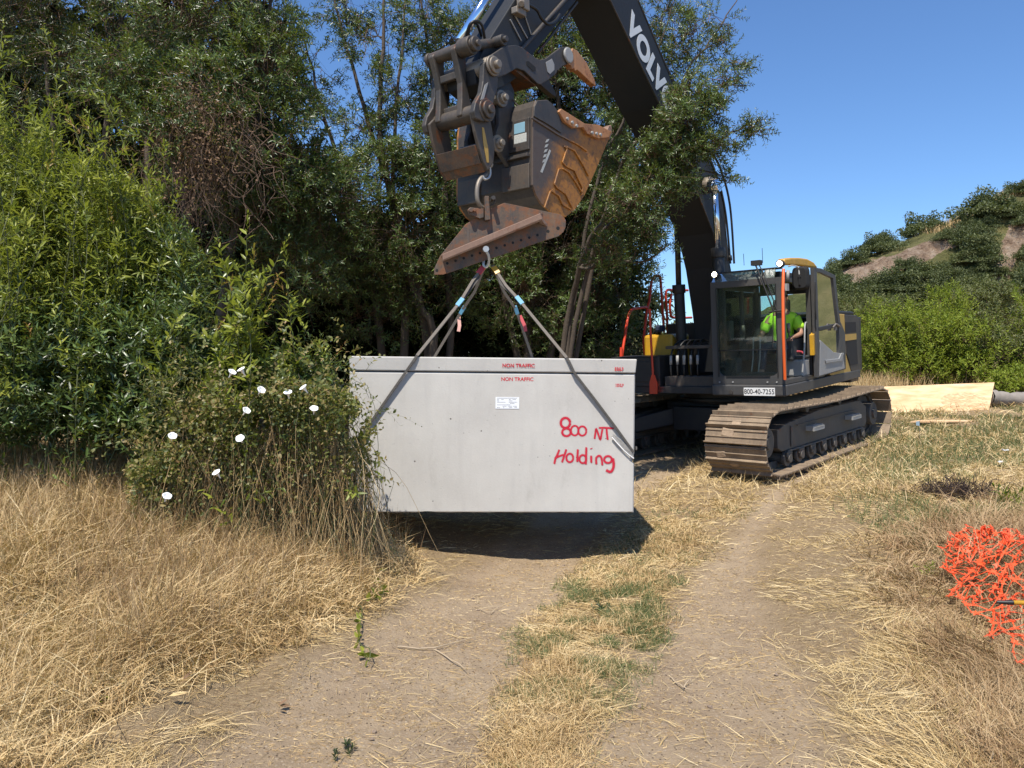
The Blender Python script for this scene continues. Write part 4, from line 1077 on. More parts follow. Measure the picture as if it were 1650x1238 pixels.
    def side_end(xe, zf, y): return Mv @ Vector((xe, y, zf))
    zL = vp(583, 700).z; zR = vp(1019, 722).z
    xE = hx
    specs = [
      ('left front', [apexL, at(762,452,7.2), at(741,487,7.06), vw(672,573.0,.022), vw(666,582,.026), vw(655,598,.02), vw(588,694,.012), vw(566,726,.012)], -1),
      ('right front', [apexR, at(815,460,7.18), at(837,484,7.08), vw(913,576.5,.024), vw(917,583,.028), vw(926,602,.026), vw(960,646,.022), vw(990,686,.018), vw(1008,711,.014), vw(1021,729,.010)], 1)]
    back = [
      ('left back', [apexL + Vector((0,.02,0)), at(765,470,7.55), at(745,500,7.8), side_end(-0.62, zt+.006, D+.01)], -1),
      ('right back', [apexR + Vector((0,.02,0)), at(812,470,7.55), at(832,500,7.8), side_end(0.46, zt+.006, D+.01)], 1)]
    labels = {-1: 'grey lifting sling round the left end of the concrete vault', 1: 'grey lifting sling round the right end of the concrete vault'}
    for (nm, P, s_), (nb_, Q, _) in zip(specs, back):
        ro = empty('lifting_sling', P[0], labels[s_], 'sling', 'slings that carry the concrete vault')
        T = Matrix.Translation(-P[0])
        q = MB(T); q.strap(P[:4], 0.026, (s_*0.8, 0.25, 0.55), .010); q.build('front_leg', M['sling'], ro)
        q = MB(T); q.strap(P[3:], 0.021, (s_*0.8, 0.05, 0.55), .018); q.build('face_strap', M['shadesling'], ro)
        q = MB(T)     # second ply of the doubled sling
        P2 = [P[0] + Vector((s_*.02,.0,0)), P[1] + Vector((-s_*.045,.03,.015)), P[2] + Vector((-.0,.05,.0)), P[3] + Vector((0,.02,.002))]
        q.strap(P2, 0.026, (s_*0.8, 0.25, 0.55), .008); q.build('second_ply', M['shadesling'], ro)
        # round the end and the back
        q = MB(T); xe = s_*(hx+.004); ze = vp(1019,722).z if s_ > 0 else vp(566,726).z
        q.strap([Mv @ Vector((xe, -.01, ze)), Mv @ Vector((xe+s_*.006, .02, ze-.01)), Mv @ Vector((xe+s_*.006, D-.02, ze-.01)), Mv @ Vector((xe, D+.012, ze)), Mv @ Vector((s_*hx*.95, D+.016, ze+.12)), Mv @ Vector((Q[3] - P[0]*0) ) if 0 else Q[3]], .03, tuple(up), .010); q.build('end_wrap', M['shadesling'], ro)
        q = MB(T); q.strap(Q, .028, (s_*.8,.2,.5), .009); q.build('back_leg', M['sling'], ro)
        q = MB(T); p = P[2]; d = (P[3]-P[2]).normalized(); q.strap([p - d*.05, p + d*.05], .040, (s_*0.8,.25,.55), .018); q.build('tag', M['blue'], ro)
        q = MB(T); p = Q[2]; d = (Q[3]-Q[2]).normalized(); q.strap([p - d*.05, p + d*.05], .036, (s_*0.8,.25,.55), .018); q.build('tag', M['blue'], ro)
        p = Q[1].lerp(Q[2], 1.3); q = MB(T); q.strap([p, p + Vector((s_*.02+.03,-.03,-.11)), p + Vector((s_*.03+.03,-.04,-.17))], .035, (1,0,.2), .003); q.build('care_tag', M['redtag'] if s_ > 0 else plain('pink tag', (.55,.30,.25), .7), ro)
        q = MB(T); d = (P[1]-P[0]).normalized(); q.strap([P[0]+d*.02, P[0]+d*.11], .050, (s_*.8,.25,.55), .020); q.build('eye_sleeve', M['redtag'] if s_ < 0 else M['yellow'], ro)
    # protectors under the slings at the vault's corners
    for lab, poly in (('bent grey corner pad with a white torn edge under the right sling of the vault', [(986,704),(989,700),(998,706),(1020,727),(1021,738),(1005,725),(994,713)]),
                      ('crumpled dark corner pad under the left sling of the vault', [(566,712),(583,693),(594,702),(592,706),(580,716),(569,735)])):
        c0 = vw(*poly[0], .006); ro = MB(Matrix.Translation(-c0))
        A = [vw(*p, .002 if i % 3 else .012) for i, p in enumerate(poly)]; B = [p - yd*.005 for p in A]
        ro.loft(A, B)
        o = ro.build('corner_pad', plain('corner pad', (.30,.29,.27) if 'torn' in lab else (.2,.19,.18), .9, bump=1., sc=25)); o.location = c0
        if 'torn' in lab:
            e_ = MB(Matrix.Translation(-c0)); e_.tube([vw(986,705,.014), vw(994,714,.016), vw(1005,726,.014), vw(1013,733,.016), vw(1021,739,.010)], .006, 6); e_.build('torn_edge', plain('white torn edge', (.80,.79,.77), .9), o)
        tag(o, lab, 'corner pad')

    # ---- lifting plate (seen edge to edge across the picture, hanging from the hook)
    PY = 7.22
    hp = S3(780, 336, .22); hook_w = UPM @ hp
    PY = hook_w.y
    n_ = np.array([-0.22, 1.0, 0.0]); n_ /= np.linalg.norm(n_); p0 = np.array(hook_w)
    def lp(px, py, off=0.0): return Vector(on_plane(px, py, p0, n_)) - Vector(n_) * off
    org = lp(782, 380)
    lab = 'rusty steel lifting plate with bolt holes hanging tilted under the bucket'
    ro = empty('lifting_plate', org, lab, 'lifting plate'); T = Matrix.Translation(-org)
    def slab(name, poly, o0, o1, mat, bevel=.003, par=None):
        q = MB(T); q.loft([lp(x, y, o1) for x, y in poly], [lp(x, y, o0) for x, y in poly]); return q.build(name, mat, par or ro, bevel=bevel)
    pl = slab('plate', [(700,443),(699.5,434),(709,413),(750,362),(784,339),(813,327),(902,345.5),(909,350),(912,357),(911.5,366),(908,374),(900,381),(871,390),(714.5,442.5)], -.02, .0, M['rustplate'])
    # angle iron welded across
    q = MB(T)
    def bar(pts_off):
        A = [lp(x, y, o) for (x, y), o in pts_off[0]]; B = [lp(x, y, o) for (x, y), o in pts_off[1]]
        q.loft(A, B)
    a1, b1 = (711,411.5), (868,345.5)
    q.loft([lp(711,411,.001), lp(711,412,.10), lp(711,421.5,.10), lp(711,424,.085), lp(711,415,.085), lp(711,414,.001)],
           [lp(874,343,.001), lp(866,347,.10), lp(870,355.5,.10), lp(871,358,.085), lp(868,350,.085), lp(874,346,.001)])
    q.build('angle_bar', M['rustbar'], ro, bevel=.004)
    q = MB(T)
    q.loft([lp(868,346,.001), lp(868,347,.09), lp(868.5,357,.10), lp(868.5,360,.001)], [lp(882,361,.001), lp(874,356,.05), lp(874,361,.055), lp(882,366,.001)]); q.build('end_gusset', M['rustbar'], ro)
    # bolt holes
    q = MB(T)
    for px, py, r in [(899,368,.018),(883,373,.016)] + [(866-i*13.2, 379+i*4.15, .013) for i in range(12)] + [(704,436,.014)]:
        c = lp(px, py, .0); q.cyl(c, c - Vector(n_)*.0015, r, 14)
    q.build('bolt_hole', M['mesh'], pl)
    # lug and clevis
    q = MB(T)
    c = lp(782, 348, 0)
    q.loft([lp(779.5,318,.06), lp(786,318,.06), lp(788.5,356,.06), lp(780,357,.06)], [lp(779.5,318,.0), lp(786,318,.0), lp(788.5,356,.0), lp(780,357,.0)])
    q.loft([lp(752,340,.05), lp(756,336,.05), lp(778,338,.05), lp(778,352,.05), lp(772,354,.05), lp(755,347,.05)], [lp(752,340,.02), lp(756,336,.02), lp(778,338,.02), lp(778,352,.02), lp(772,354,.02), lp(755,347,.02)])
    q.cyl(lp(757,341,.08), lp(757,341,.0), .022, 12); q.cyl(lp(763,341,.07), lp(763,341,.0), .015, 10)
    q.build('lug', M['rustplate'], ro, bevel=.004)
    q = MB(T); q.cyl(lp(792,322,.10), lp(792,322,-.02), .02, 12); q.tube(smooth_path([lp(787,330,.03), lp(791,322,.05), lp(797,322,.03), lp(795,330,.02), lp(789,332,.02)]), .008, 7); q.build('lug_pin', M['dsteel'], ro)
    # shackle under the plate
    c = lp(783, 408, .0); q = MB(Matrix.Translation(-c))
    q.tube(smooth_path([lp(780,404,.07), lp(785,412,.055), lp(787,420,.03), lp(786,428,.0), lp(783,430,-.02), lp(780,426,-.03), lp(781,415,-.05), lp(780,404,-.06)]), .013, 8)
    sk = q.build('shackle', M['zinc']); sk.location = c; tag(sk, 'galvanised bow shackle hanging below the rusty lifting plate', 'shackle')
    q = MB(Matrix.Translation(-c)); q.cyl(lp(780,404,.09), lp(780,404,-.07), .017, 14); q.cyl(lp(780,404,.11), lp(780,404,.085), .03, 8); q.build('shackle_pin', M['zinc'], sk)
build_vault()

# ------------------------------------------------------------------ operator and loose things on the machine
def skin_mesh(verts, edges, radii, sub=2):
    me = bpy.data.meshes.new('tmp'); me.from_pydata([tuple(v) for v in verts], edges, []); o = bpy.data.objects.new('tmp', me); COL.objects.link(o)
    sm = o.modifiers.new('s', 'SKIN')
    for i, r in enumerate(radii):
        sv = me.skin_vertices[0].data[i]; sv.radius = r if isinstance(r, tuple) else (r, r)
        sv.use_root = (i == 0)
    ss = o.modifiers.new('u', 'SUBSURF'); ss.levels = sub; ss.render_levels = sub
    dg = bpy.context.evaluated_depsgraph_get(); dg.update()
    m2 = bpy.data.meshes.new_from_object(o.evaluated_get(dg)); bpy.data.objects.remove(o)
    m2.polygons.foreach_set('use_smooth', np.ones(len(m2.polygons), bool))
    return m2

def build_operator():
    # machine coordinates (x forward, y to the machine's left); he leans a little to the door side
    base = Vector((0.32, 1.04, 1.66))
    ro_M = UPM @ Matrix.Translation(base)
    V = []; E_ = []; R_ = []
    def add(p, r, par=None):
        V.append(Vector(p)); R_.append(r)
        if par is not None: E_.append((par, len(V)-1))
        return len(V)-1
    pel = add((0,0,0.05), (.15,.12)); ab = add((-.02,0,.22), (.13,.10), pel); ch = add((-.02,0.0,.42), (.16,.115), ab); ut = add((-.02,0,.53), (.12,.09), ch)
    nk = add((0,.0,.62), .055, ut); hb = add((.015,0,.70), (.070,.075), nk); hm_ = add((.02,0.0,.79), (.082,.092), hb); ht = add((.01,0,.87), (.062,.072), hm_)
    hands = []
    for s, (el, wr) in ((1, ((.10,.30,.24), (.36,.26,.20))), (-1, ((.14,-.30,.22), (.40,-.33,.17)))):
        sh = add((-.02,s*.19,.50), .062, ut); e_ = add(el, .044, sh); w_ = add(wr, .030, e_)
        pm = add(Vector(wr) + Vector((.06,0,-.01)), (.038,.020), w_); hands.append((Vector(wr)+Vector((.09,0,-.012)), s))
        for k in range(4):
            f0 = add(Vector(wr)+Vector((.10, (k-1.5)*.021, -.012)), .0095, pm); f1 = add(Vector(wr)+Vector((.135-.004*abs(k-1.5), (k-1.5)*.024, -.030)), .0085, f0); add(Vector(wr)+Vector((.142, (k-1.5)*.024, -.058)), .0075, f1)
        t0 = add(Vector(wr)+Vector((.05, -s*.036, -.008)), .011, w_); add(Vector(wr)+Vector((.085, -s*.052, -.022)), .009, t0)
    for s in (1, -1):
        hp = add((.08,s*.10,.03), .095, pel); kn = add((.50,s*.14,.06), .065, hp); an = add((.60,s*.14,-.34), .045, kn); add((.70,s*.15,-.37), (.045,.035), an)
    me = skin_mesh(V, E_, R_)
    me.materials.clear(); me.materials.append(M['skin'])
    o = bpy.data.objects.new('person', me); COL.objects.link(o); o.matrix_world = ro_M
    tag(o, 'person in a lime high visibility shirt seated at the controls inside the cab', 'person')
    # shirt: torso and short sleeves
    V = []; E_ = []; R_ = []
    pel = add((0,0,0.06), (.175,.145)); ab = add((-.02,0,.22), (.165,.135), pel); ch = add((-.02,0,.40), (.185,.14), ab); ut = add((-.02,0,.53), (.13,.10), ch); add((-.01,0,.585), .072, ut)
    for s, el in ((1, (.10,.30,.24)), (-1, (.14,-.30,.22))):
        sh = add((-.02,s*.195,.50), .085, ut); e = Vector((-.02,s*.195,.50)).lerp(Vector(el), .80); add(e, .082, sh)
    ms = skin_mesh(V, E_, R_); ms.materials.clear(); ms.materials.append(M['hivis'])
    # folds
    for v in ms.vertices:
        c = v.co; f = math.sin(c.z*40 + c.y*18) * math.sin(c.y*26 + c.x*9) * .006
        v.co += v.normal * f
    s_ = bpy.data.objects.new('shirt', ms); COL.objects.link(s_); s_.parent = o
    V = []; E_ = []; R_ = []
    pel = add((0,0,0.02), (.17,.13))
    for s in (1, -1):
        hp = add((.10,s*.10,.02), .105, pel); kn = add((.50,s*.14,.06), .080, hp); add((.59,s*.14,-.30), .062, kn)
    mj = skin_mesh(V, E_, R_); mj.materials.clear(); mj.materials.append(M['jeans']); j = bpy.data.objects.new('trousers', mj); COL.objects.link(j); j.parent = o
    # hair and face
    q = MB()
    def ell(mb, c, r, cut=None, n=14):
        vs = []; fs = []
        for i in range(n+1):
            for k in range(2*n):
                th = PI*i/n; ph = PI*k/n; vs.append((c[0]+r[0]*math.sin(th)*math.cos(ph), c[1]+r[1]*math.sin(th)*math.sin(ph), c[2]+r[2]*math.cos(th)))
        for i in range(n):
            for k in range(2*n):
                if cut and not cut(vs[i*2*n+k]): continue
                fs.append((i*2*n+k, (i+1)*2*n+k, (i+1)*2*n+(k+1)%(2*n), i*2*n+(k+1)%(2*n)))
        mb.add(vs, fs, smooth=True)
    ell(q, (.0,0,.815), (.105,.090,.105), lambda p: p[2] > .80 + (p[0])*.9 )
    q.build('hair', M['hair'], o)
    q = MB(); ell(q, (.098,0,.775), (.018,.012,.024)); q.build('nose', M['skin'], o)
    for s in (-1, 1):
        q = MB(); ell(q, (.083,s*.032,.800), (.010,.014,.008)); q.build('eye', M['hair'], o)
        q = MB(); ell(q, (.015,s*.086,.785), (.018,.010,.030)); q.build('ear', M['skin'], o)
    q = MB(); ell(q, (.086,0,.735), (.010,.026,.006)); q.build('mouth', plain('lips', (.25,.08,.07), .6), o)

build_operator()
# cool box by the door, clutter on the step
def cooler():
    c = S3(1285, 577, 1.30); T = UPM
    o = empty('cool_box', None, 'grey and red cool box on the cab floor by the open door', 'cool box', mat=UPM @ Matrix.Translation((c.x, c.y, 1.27)))
    q = MB(); q.bb((-.16,-.13,0),(.16,.13,.26)); q.build('body', M['lgrey'], o, bevel=.03)
    q = MB(); q.bb((-.165,-.135,.262),(.165,.135,.31)); q.build('lid', M['inner'], o, bevel=.02)
    q = MB(); q.tube(smooth_path([(-.02,.10,.31),(-.01,.06,.36),(.05,.0,.37),(.10,-.05,.33)]), .016, 8); q.build('handle', M['redtag'], o)
cooler()
def shovel():
    a, b = S3(1047.5, 497, -1.32), S3(1052.5, 610, -1.32)
    ra = S3(1048, 560, -1.32)
    x = 1.46
    a, b, e1, e2 = X3(1047,498,1.47), X3(1052.5,609,1.47), X3(1053,614,1.47), X3(1054,636,1.47)
    o = empty('paddle_shovel', None, 'red flat bladed shovel hanging blade down on the right front of the machine', 'shovel', mat=UPM @ Matrix.Translation(e1))
    q = MB(Matrix.Translation(-e1)); q.tube([a, X3(1048.5,540,1.47), b, e1], .018, 10); q.build('handle', M['red'], o)
    L = [(1050,604),(1055,604),(1059.5,617),(1059.5,635),(1047,635),(1047,617)]
    q = MB(Matrix.Translation(-e1)); P = [X3(x_, y_, 1.475) for x_, y_ in L]; q.loft([p + Vector((.012,0,0)) for p in P], [p - Vector((.006,0,0)) for p in P]); q.build('blade', M['red'], o, bevel=.004)
shovel()
# ------------------------------------------------------------------ vegetation
def unit(v): return v / np.maximum(np.linalg.norm(v, axis=-1, keepdims=True), 1e-9)
def rnd_dirs(n, up=0.0):
    v = rng.normal(size=(n, 3)); v[:, 2] += up; return unit(v)

def leaves_np(P, D, Nn, l, w_, curl=0.15, six=False):
    """lance shaped leaves: base P, direction D, face normal Nn"""
    S_ = unit(np.cross(D, Nn)); n = len(P); l = l[:, None]; w_ = w_[:, None]
    if not six:
        m = P + D * l * 0.45
        V = np.stack([P, m + S_ * w_ * .5 + Nn * w_ * .18, P + D * l - Nn * l * curl, m - S_ * w_ * .5 + Nn * w_ * .18], 1).reshape(-1, 3)
        b = np.arange(n)[:, None] * 4
        return V, [np.concatenate([b + [0, 1, 2], b + [0, 2, 3]])]
    a = P + D * l * .28; c = P + D * l * .66 - Nn * l * curl * .35
    V = np.stack([P, a + S_*w_*.46 + Nn*w_*.12, a, a - S_*w_*.46 + Nn*w_*.12, c + S_*w_*.38 + Nn*w_*.10, c, c - S_*w_*.38 + Nn*w_*.10, P + D*l - Nn*l*curl], 1).reshape(-1, 3)
    b = np.arange(n)[:, None] * 8
    return V, [np.concatenate([b+[0,1,2], b+[0,2,3], b+[4,7,5], b+[5,7,6]]), np.concatenate([b+[1,4,5,2], b+[2,5,6,3]])]

def shoots_np(P, D, L, nl, ll, lw, droop=0.15, spread=0.75, six=False, stem=0.004, t0=0.12, curl=.15, taper=.45, upf=0.3):
    """P (n,3) shoot bases, D directions, L lengths; returns leaf and stem geometry"""
    n = len(P); L = np.broadcast_to(L, (n,)).astype(float)
    t = np.linspace(t0, 1.0, nl)[None, :] + rng.uniform(-.02, .02, (n, nl))
    g = np.array([0, 0, -1.0])
    C = P[:, None] + D[:, None] * (L[:, None] * t)[..., None] + g * (droop * L[:, None] * t ** 2)[..., None]
    T = unit(D[:, None] + g * (2 * droop * t)[..., None])
    a = unit(np.cross(D, np.where(np.abs(D[:, 2:3]) > .9, [1, 0, 0], [0, 0, 1.0])))
    b = np.cross(D, a)
    ph = rng.uniform(0, 2 * PI, (n, 1)) + np.arange(nl)[None] * 2.4 + rng.uniform(-.4, .4, (n, nl))
    rad = a[:, None] * np.cos(ph)[..., None] + b[:, None] * np.sin(ph)[..., None]
    ld = unit(T * (1 - spread * 0.55) + rad * spread + rng.normal(size=(n, nl, 3)) * .16 + np.array([0, 0, upf * .3]))
    nn = unit(np.cross(np.cross(ld, T + 1e-3), ld) + rng.normal(size=(n, nl, 3)) * .35 + np.array([0, 0, .5]))
    nn = unit(nn - ld * np.sum(nn * ld, -1, keepdims=True))
    s = (1 - taper * np.abs(t * 1.25 - .45) ** 1.5) * rng.uniform(.7, 1.2, (n, nl))
    V, F = leaves_np(C.reshape(-1, 3), ld.reshape(-1, 3), nn.reshape(-1, 3), (ll * s).ravel(), (lw * s).ravel(), curl, six)
    # stems, three cornered
    k = 4; ts = np.linspace(0, 1, k)[None]
    SC_ = P[:, None] + D[:, None] * (L[:, None] * ts)[..., None] + g * (droop * L[:, None] * ts ** 2)[..., None]
    r = stem * (1 - .75 * ts)
    SV = np.stack([SC_ + (a[:, None] * math.cos(q) + b[:, None] * math.sin(q)) * r[..., None] for q in (0, 2.094, 4.189)], 2).reshape(-1, 3)
    base = (np.arange(n)[:, None, None] * k + np.arange(k - 1)[None, :, None]) * 3
    j = np.arange(3)[None, None]
    SF = np.stack([base + j, base + (j + 1) % 3, base + 3 + (j + 1) % 3, base + 3 + j], -1).reshape(-1, 4)
    return V, F, SV, SF

class Geo:
    def __init__(s): s.V = []; s.F = {3: [], 4: []}; s.n = 0
    def add(s, V, Fs):
        for f in Fs:
            if len(f): s.F[f.shape[1]].append(f + s.n)
        s.V.append(V); s.n += len(V)
    def build(s, name, mat, parent=None, smooth=False):
        if not s.n: return None
        V = np.concatenate(s.V)
        if parent is not None: V = V - np.array(parent.location)
        return mesh_np(name, V, [np.concatenate(s.F[k]) for k in (3, 4) if s.F[k]], mat, parent, smooth)

def tube_np(P, R, n=7):
    P = np.asarray(P, float); m = len(P); R = np.asarray(R)
    T = unit(np.gradient(P, axis=0)); a = unit(np.cross(T, [0.13, 0.95, 0.3])); b = np.cross(T, a)
    q = np.linspace(0, 2 * PI, n, endpoint=False)
    V = (P[:, None] + (a[:, None] * np.cos(q)[None, :, None] + b[:, None] * np.sin(q)[None, :, None]) * R[:, None, None]).reshape(-1, 3)
    i = np.arange(m - 1)[:, None] * n; k = np.arange(n)[None]
    F = np.stack([i + k, i + (k + 1) % n, i + n + (k + 1) % n, i + n + k], -1).reshape(-1, 4)
    return V, [F]
def curve(a, b, sag=0.0, wob=0.05, k=9, bow=None):
    a = np.asarray(a, float); b = np.asarray(b, float); t = np.linspace(0, 1, k)[:, None]
    L = np.linalg.norm(b - a)
    w1 = rng.normal(size=3) * wob * L; w2 = rng.normal(size=3) * wob * L * .5
    p = a + (b - a) * t + w1 * np.sin(PI * t) + w2 * np.sin(2 * PI * t)
    p[:, 2:3] += sag * L * np.sin(PI * t)
    return p

bark = {}
def bark_mat(name, c0, c1):
    t = NT(name); v = t.coord((1, 1, .25)); n1 = t.noise(v, 14, 8, .7); n2 = t.noise(t.coord(), 3, 4)
    c = t.mix(n1, c0, c1); c = t.mix(t.math('MULTIPLY', t.math('SUBTRACT', n2, .5, True), 1.5, True), c, tuple(q * .45 for q in c0))
    return t.done(t.bsdf(c, .9, 0, t.bump(n1, .9, .02), .2))
M['bark'] = bark_mat('grey brown willow bark', (0.055, 0.042, 0.032), (0.15, 0.12, 0.095))
M['twig'] = plain('brown twigs', (0.15, 0.09, 0.055), .8, var=.4, sc=3)
M['gtwig'] = plain('green stems', (0.09, 0.10, 0.035), .7, var=.3)
M['palebark'] = bark_mat('pale bark', (0.26, 0.20, 0.15), (0.42, 0.34, 0.27))
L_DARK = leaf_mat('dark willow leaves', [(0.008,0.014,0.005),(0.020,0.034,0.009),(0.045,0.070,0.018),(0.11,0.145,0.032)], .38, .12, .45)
L_BACK = leaf_mat('backdrop leaves with painted shade', [(0.004,0.007,0.003),(0.008,0.013,0.005),(0.014,0.021,0.007),(0.030,0.040,0.012)], .8, .03, .08)  # near-black greens put the deep shade behind the trees into the leaf colour
L_MID = leaf_mat('grey green willow leaves', [(0.014,0.026,0.007),(0.042,0.066,0.016),(0.088,0.142,0.038),(0.22,0.295,0.08)], .34, .22, .5)
L_BRIGHT = leaf_mat('bright willow leaves', [(0.052,0.080,0.012),(0.140,0.175,0.022),(0.255,0.285,0.040),(0.42,0.42,0.075)], .42, .34, .35)
L_SHRUB = leaf_mat('lime shrub leaves', [(0.080,0.120,0.014),(0.160,0.215,0.024),(0.24,0.30,0.036),(0.33,0.37,0.06)], .55, .38, .25)
L_HILL = leaf_mat('dark hillside leaves', [(0.030,0.044,0.014),(0.056,0.074,0.024),(0.095,0.115,0.040),(0.16,0.17,0.065)], .7, .15)
L_HILL2 = leaf_mat('olive hillside leaves', [(0.060,0.075,0.026),(0.090,0.110,0.036),(0.135,0.150,0.052),(0.20,0.20,0.085)], .7, .2)
L_VINE = leaf_mat('vine leaves', [(0.035,0.058,0.013),(0.085,0.110,0.025),(0.16,0.165,0.040),(0.28,0.21,0.08),(0.27,0.15,0.06)], .5, .3)
L_TIP = leaf_mat('orange young leaves', [(0.20,0.16,0.03),(0.30,0.17,0.04),(0.34,0.14,0.05)], .45, .4)
L_DEAD = leaf_mat('dead brown leaves', [(0.10,0.055,0.03),(0.17,0.095,0.05),(0.24,0.14,0.08)], .8, .15)
STRAW = leaf_mat('dry straw', [(0.26,0.150,0.065),(0.42,0.275,0.130),(0.55,0.385,0.190),(0.67,0.50,0.265),(0.78,0.63,0.38)], .6, .15, .3)
STRAWG = leaf_mat('golden straw', [(0.34,0.22,0.09),(0.50,0.355,0.16),(0.66,0.50,0.26),(0.78,0.64,0.39)], .5, .15, .35)
STRAWB = leaf_mat('brown dry stalks', [(0.16,0.088,0.042),(0.29,0.18,0.092),(0.42,0.295,0.165),(0.58,0.44,0.27)], .7, .1, .2)
GRASS = leaf_mat('short green grass', [(0.070,0.100,0.040),(0.105,0.140,0.055),(0.16,0.18,0.075),(0.30,0.27,0.13)], .6, .25, .3)

def cluster_pts(c, n, flat=0.85, shell=0.35):
    """points in the ellipsoid seen as (px, py, Y, rx px, ry px, depth m)"""
    px, py, Y, rx, ry = c[:5]; dz = c[5] if len(c) > 5 else rx * Y / FPX * flat
    v = rnd_dirs(n) * (rng.uniform(shell, 1, (n, 1)) ** (1 / 2.2))
    o = np.array(at(px, py, Y)); R = np.array([rx * Y / FPX, dz, ry * Y / FPX])
    lump = 1 + .28 * np.sin(v[:, :1] * 7 + px) * np.sin(v[:, 2:] * 6 + py)
    return o, o + v * R * lump, v

def tree(name, label, cat, base, trunks, clusters, leafm, ll=.085, lw=.019, L=.38, nl=17, group=None, dens=1.0, droop=.25, r0=.11, out=.8, upb=.25, barkm=None, six=False, fork=None, dead=None, spread=.75):
    bz = gz1(*base) - .12
    ro = empty(name, (base[0], base[1], bz), label, cat, group)
    wood = Geo(); lf = Geo(); tw = Geo()
    b0 = np.array([base[0], base[1], bz])
    nodes = []
    for k, tk in enumerate(trunks):      # tk: list of (px, py, Y)
        P = [b0 + np.array([rng.uniform(-.12, .12), rng.uniform(-.12, .12), 0])] + [np.array(at(*q)) for q in tk]
        Q = np.array([list(p) for p in smooth_path([Vector(p) for p in P], 6)]); Q += rng.normal(size=Q.shape) * .012
        rr = r0 * (1 - .85 * np.linspace(0, 1, len(Q)) ** .9) * (1 if k == 0 else .8)
        wood.add(*tube_np(Q, rr, 9)); nodes += [(p, r) for p, r in zip(Q[4:], rr[4:])]
    NP = np.array([p for p, r in nodes]); NR = np.array([r for p, r in nodes])
    for c in clusters:
        n = int(c[6] * dens * 1.7)
        o, P, v = cluster_pts(c, n)
        if leafm is not L_BACK:          # ragged clumps with dark gaps between them
            ppx = 825 + P[:, 0] / P[:, 1] * FPX; ppy = HOR - (P[:, 2] - EYE) / P[:, 1] * FPX
            kp = fbm(ppx / 34, ppy / 30 + P[:, 1] * 1.3, 1.0, 5 + int(base[1]), 3) > .42
            if kp.sum() > 8: P, v = P[kp], v[kp]
            n = len(P)
        # limb from the trunk to the clump, and boughs inside it
        dd = np.linalg.norm(NP - o, axis=1) + np.maximum(NP[:, 2] - o[2] + .1, 0) * 1.2; j = int(np.argmin(dd))
        lim = curve(NP[j], o, .05, .06, 10); r = min(NR[j] * .7, .012 + .012 * np.linalg.norm(NP[j] - o))
        wood.add(*tube_np(lim, np.linspace(r, r * .35, 10), 6))
        nb = max(3, n // 14)
        bi = rng.integers(0, n, nb); hubs = []
        for q in bi:
            s = lim[rng.integers(5, 10)]; cv = curve(s, P[q], .08, .08, 7)
            wood.add(*tube_np(cv, np.linspace(r * .38, .004, 7), 4)); hubs.append(cv[rng.integers(2, 7, 4)])
        H = np.concatenate(hubs)
        # twigs: shoots start at a hub lying between centre and point
        D = unit(unit(P - o) * out + rnd_dirs(n) * .55 + np.array([0, 0, upb]))
        Ls = L * rng.uniform(.6, 1.3, n)
        V, F, SV, SF = shoots_np(P - D * Ls[:, None] * .5, D, Ls, nl, ll, lw, droop, six=six, spread=spread)
        lf.add(V, F); tw.add(SV, [SF])
        # thin connecting twigs for a third of the shoots
        m = n // 3; st = H[rng.integers(0, len(H), m)]; en = (P - D * Ls[:, None] * .5)[:m]
        mid = (st + en) / 2 + rng.normal(size=(m, 3)) * .05
        a = unit(np.cross(en - st, [0.2, .1, 1])) * .004
        V2 = np.stack([st - a, st + a, mid + a, mid - a, en], 1).reshape(-1, 3); bb = np.arange(m)[:, None] * 5
        tw.add(V2, [bb + [0, 1, 2, 3], bb + [3, 2, 4]])
    wood.build('trunk', barkm or M['bark'], ro, smooth=True)
    lf.build('crown', leafm, ro)
    tw.build('twigs', M['twig'], ro)
    return ro

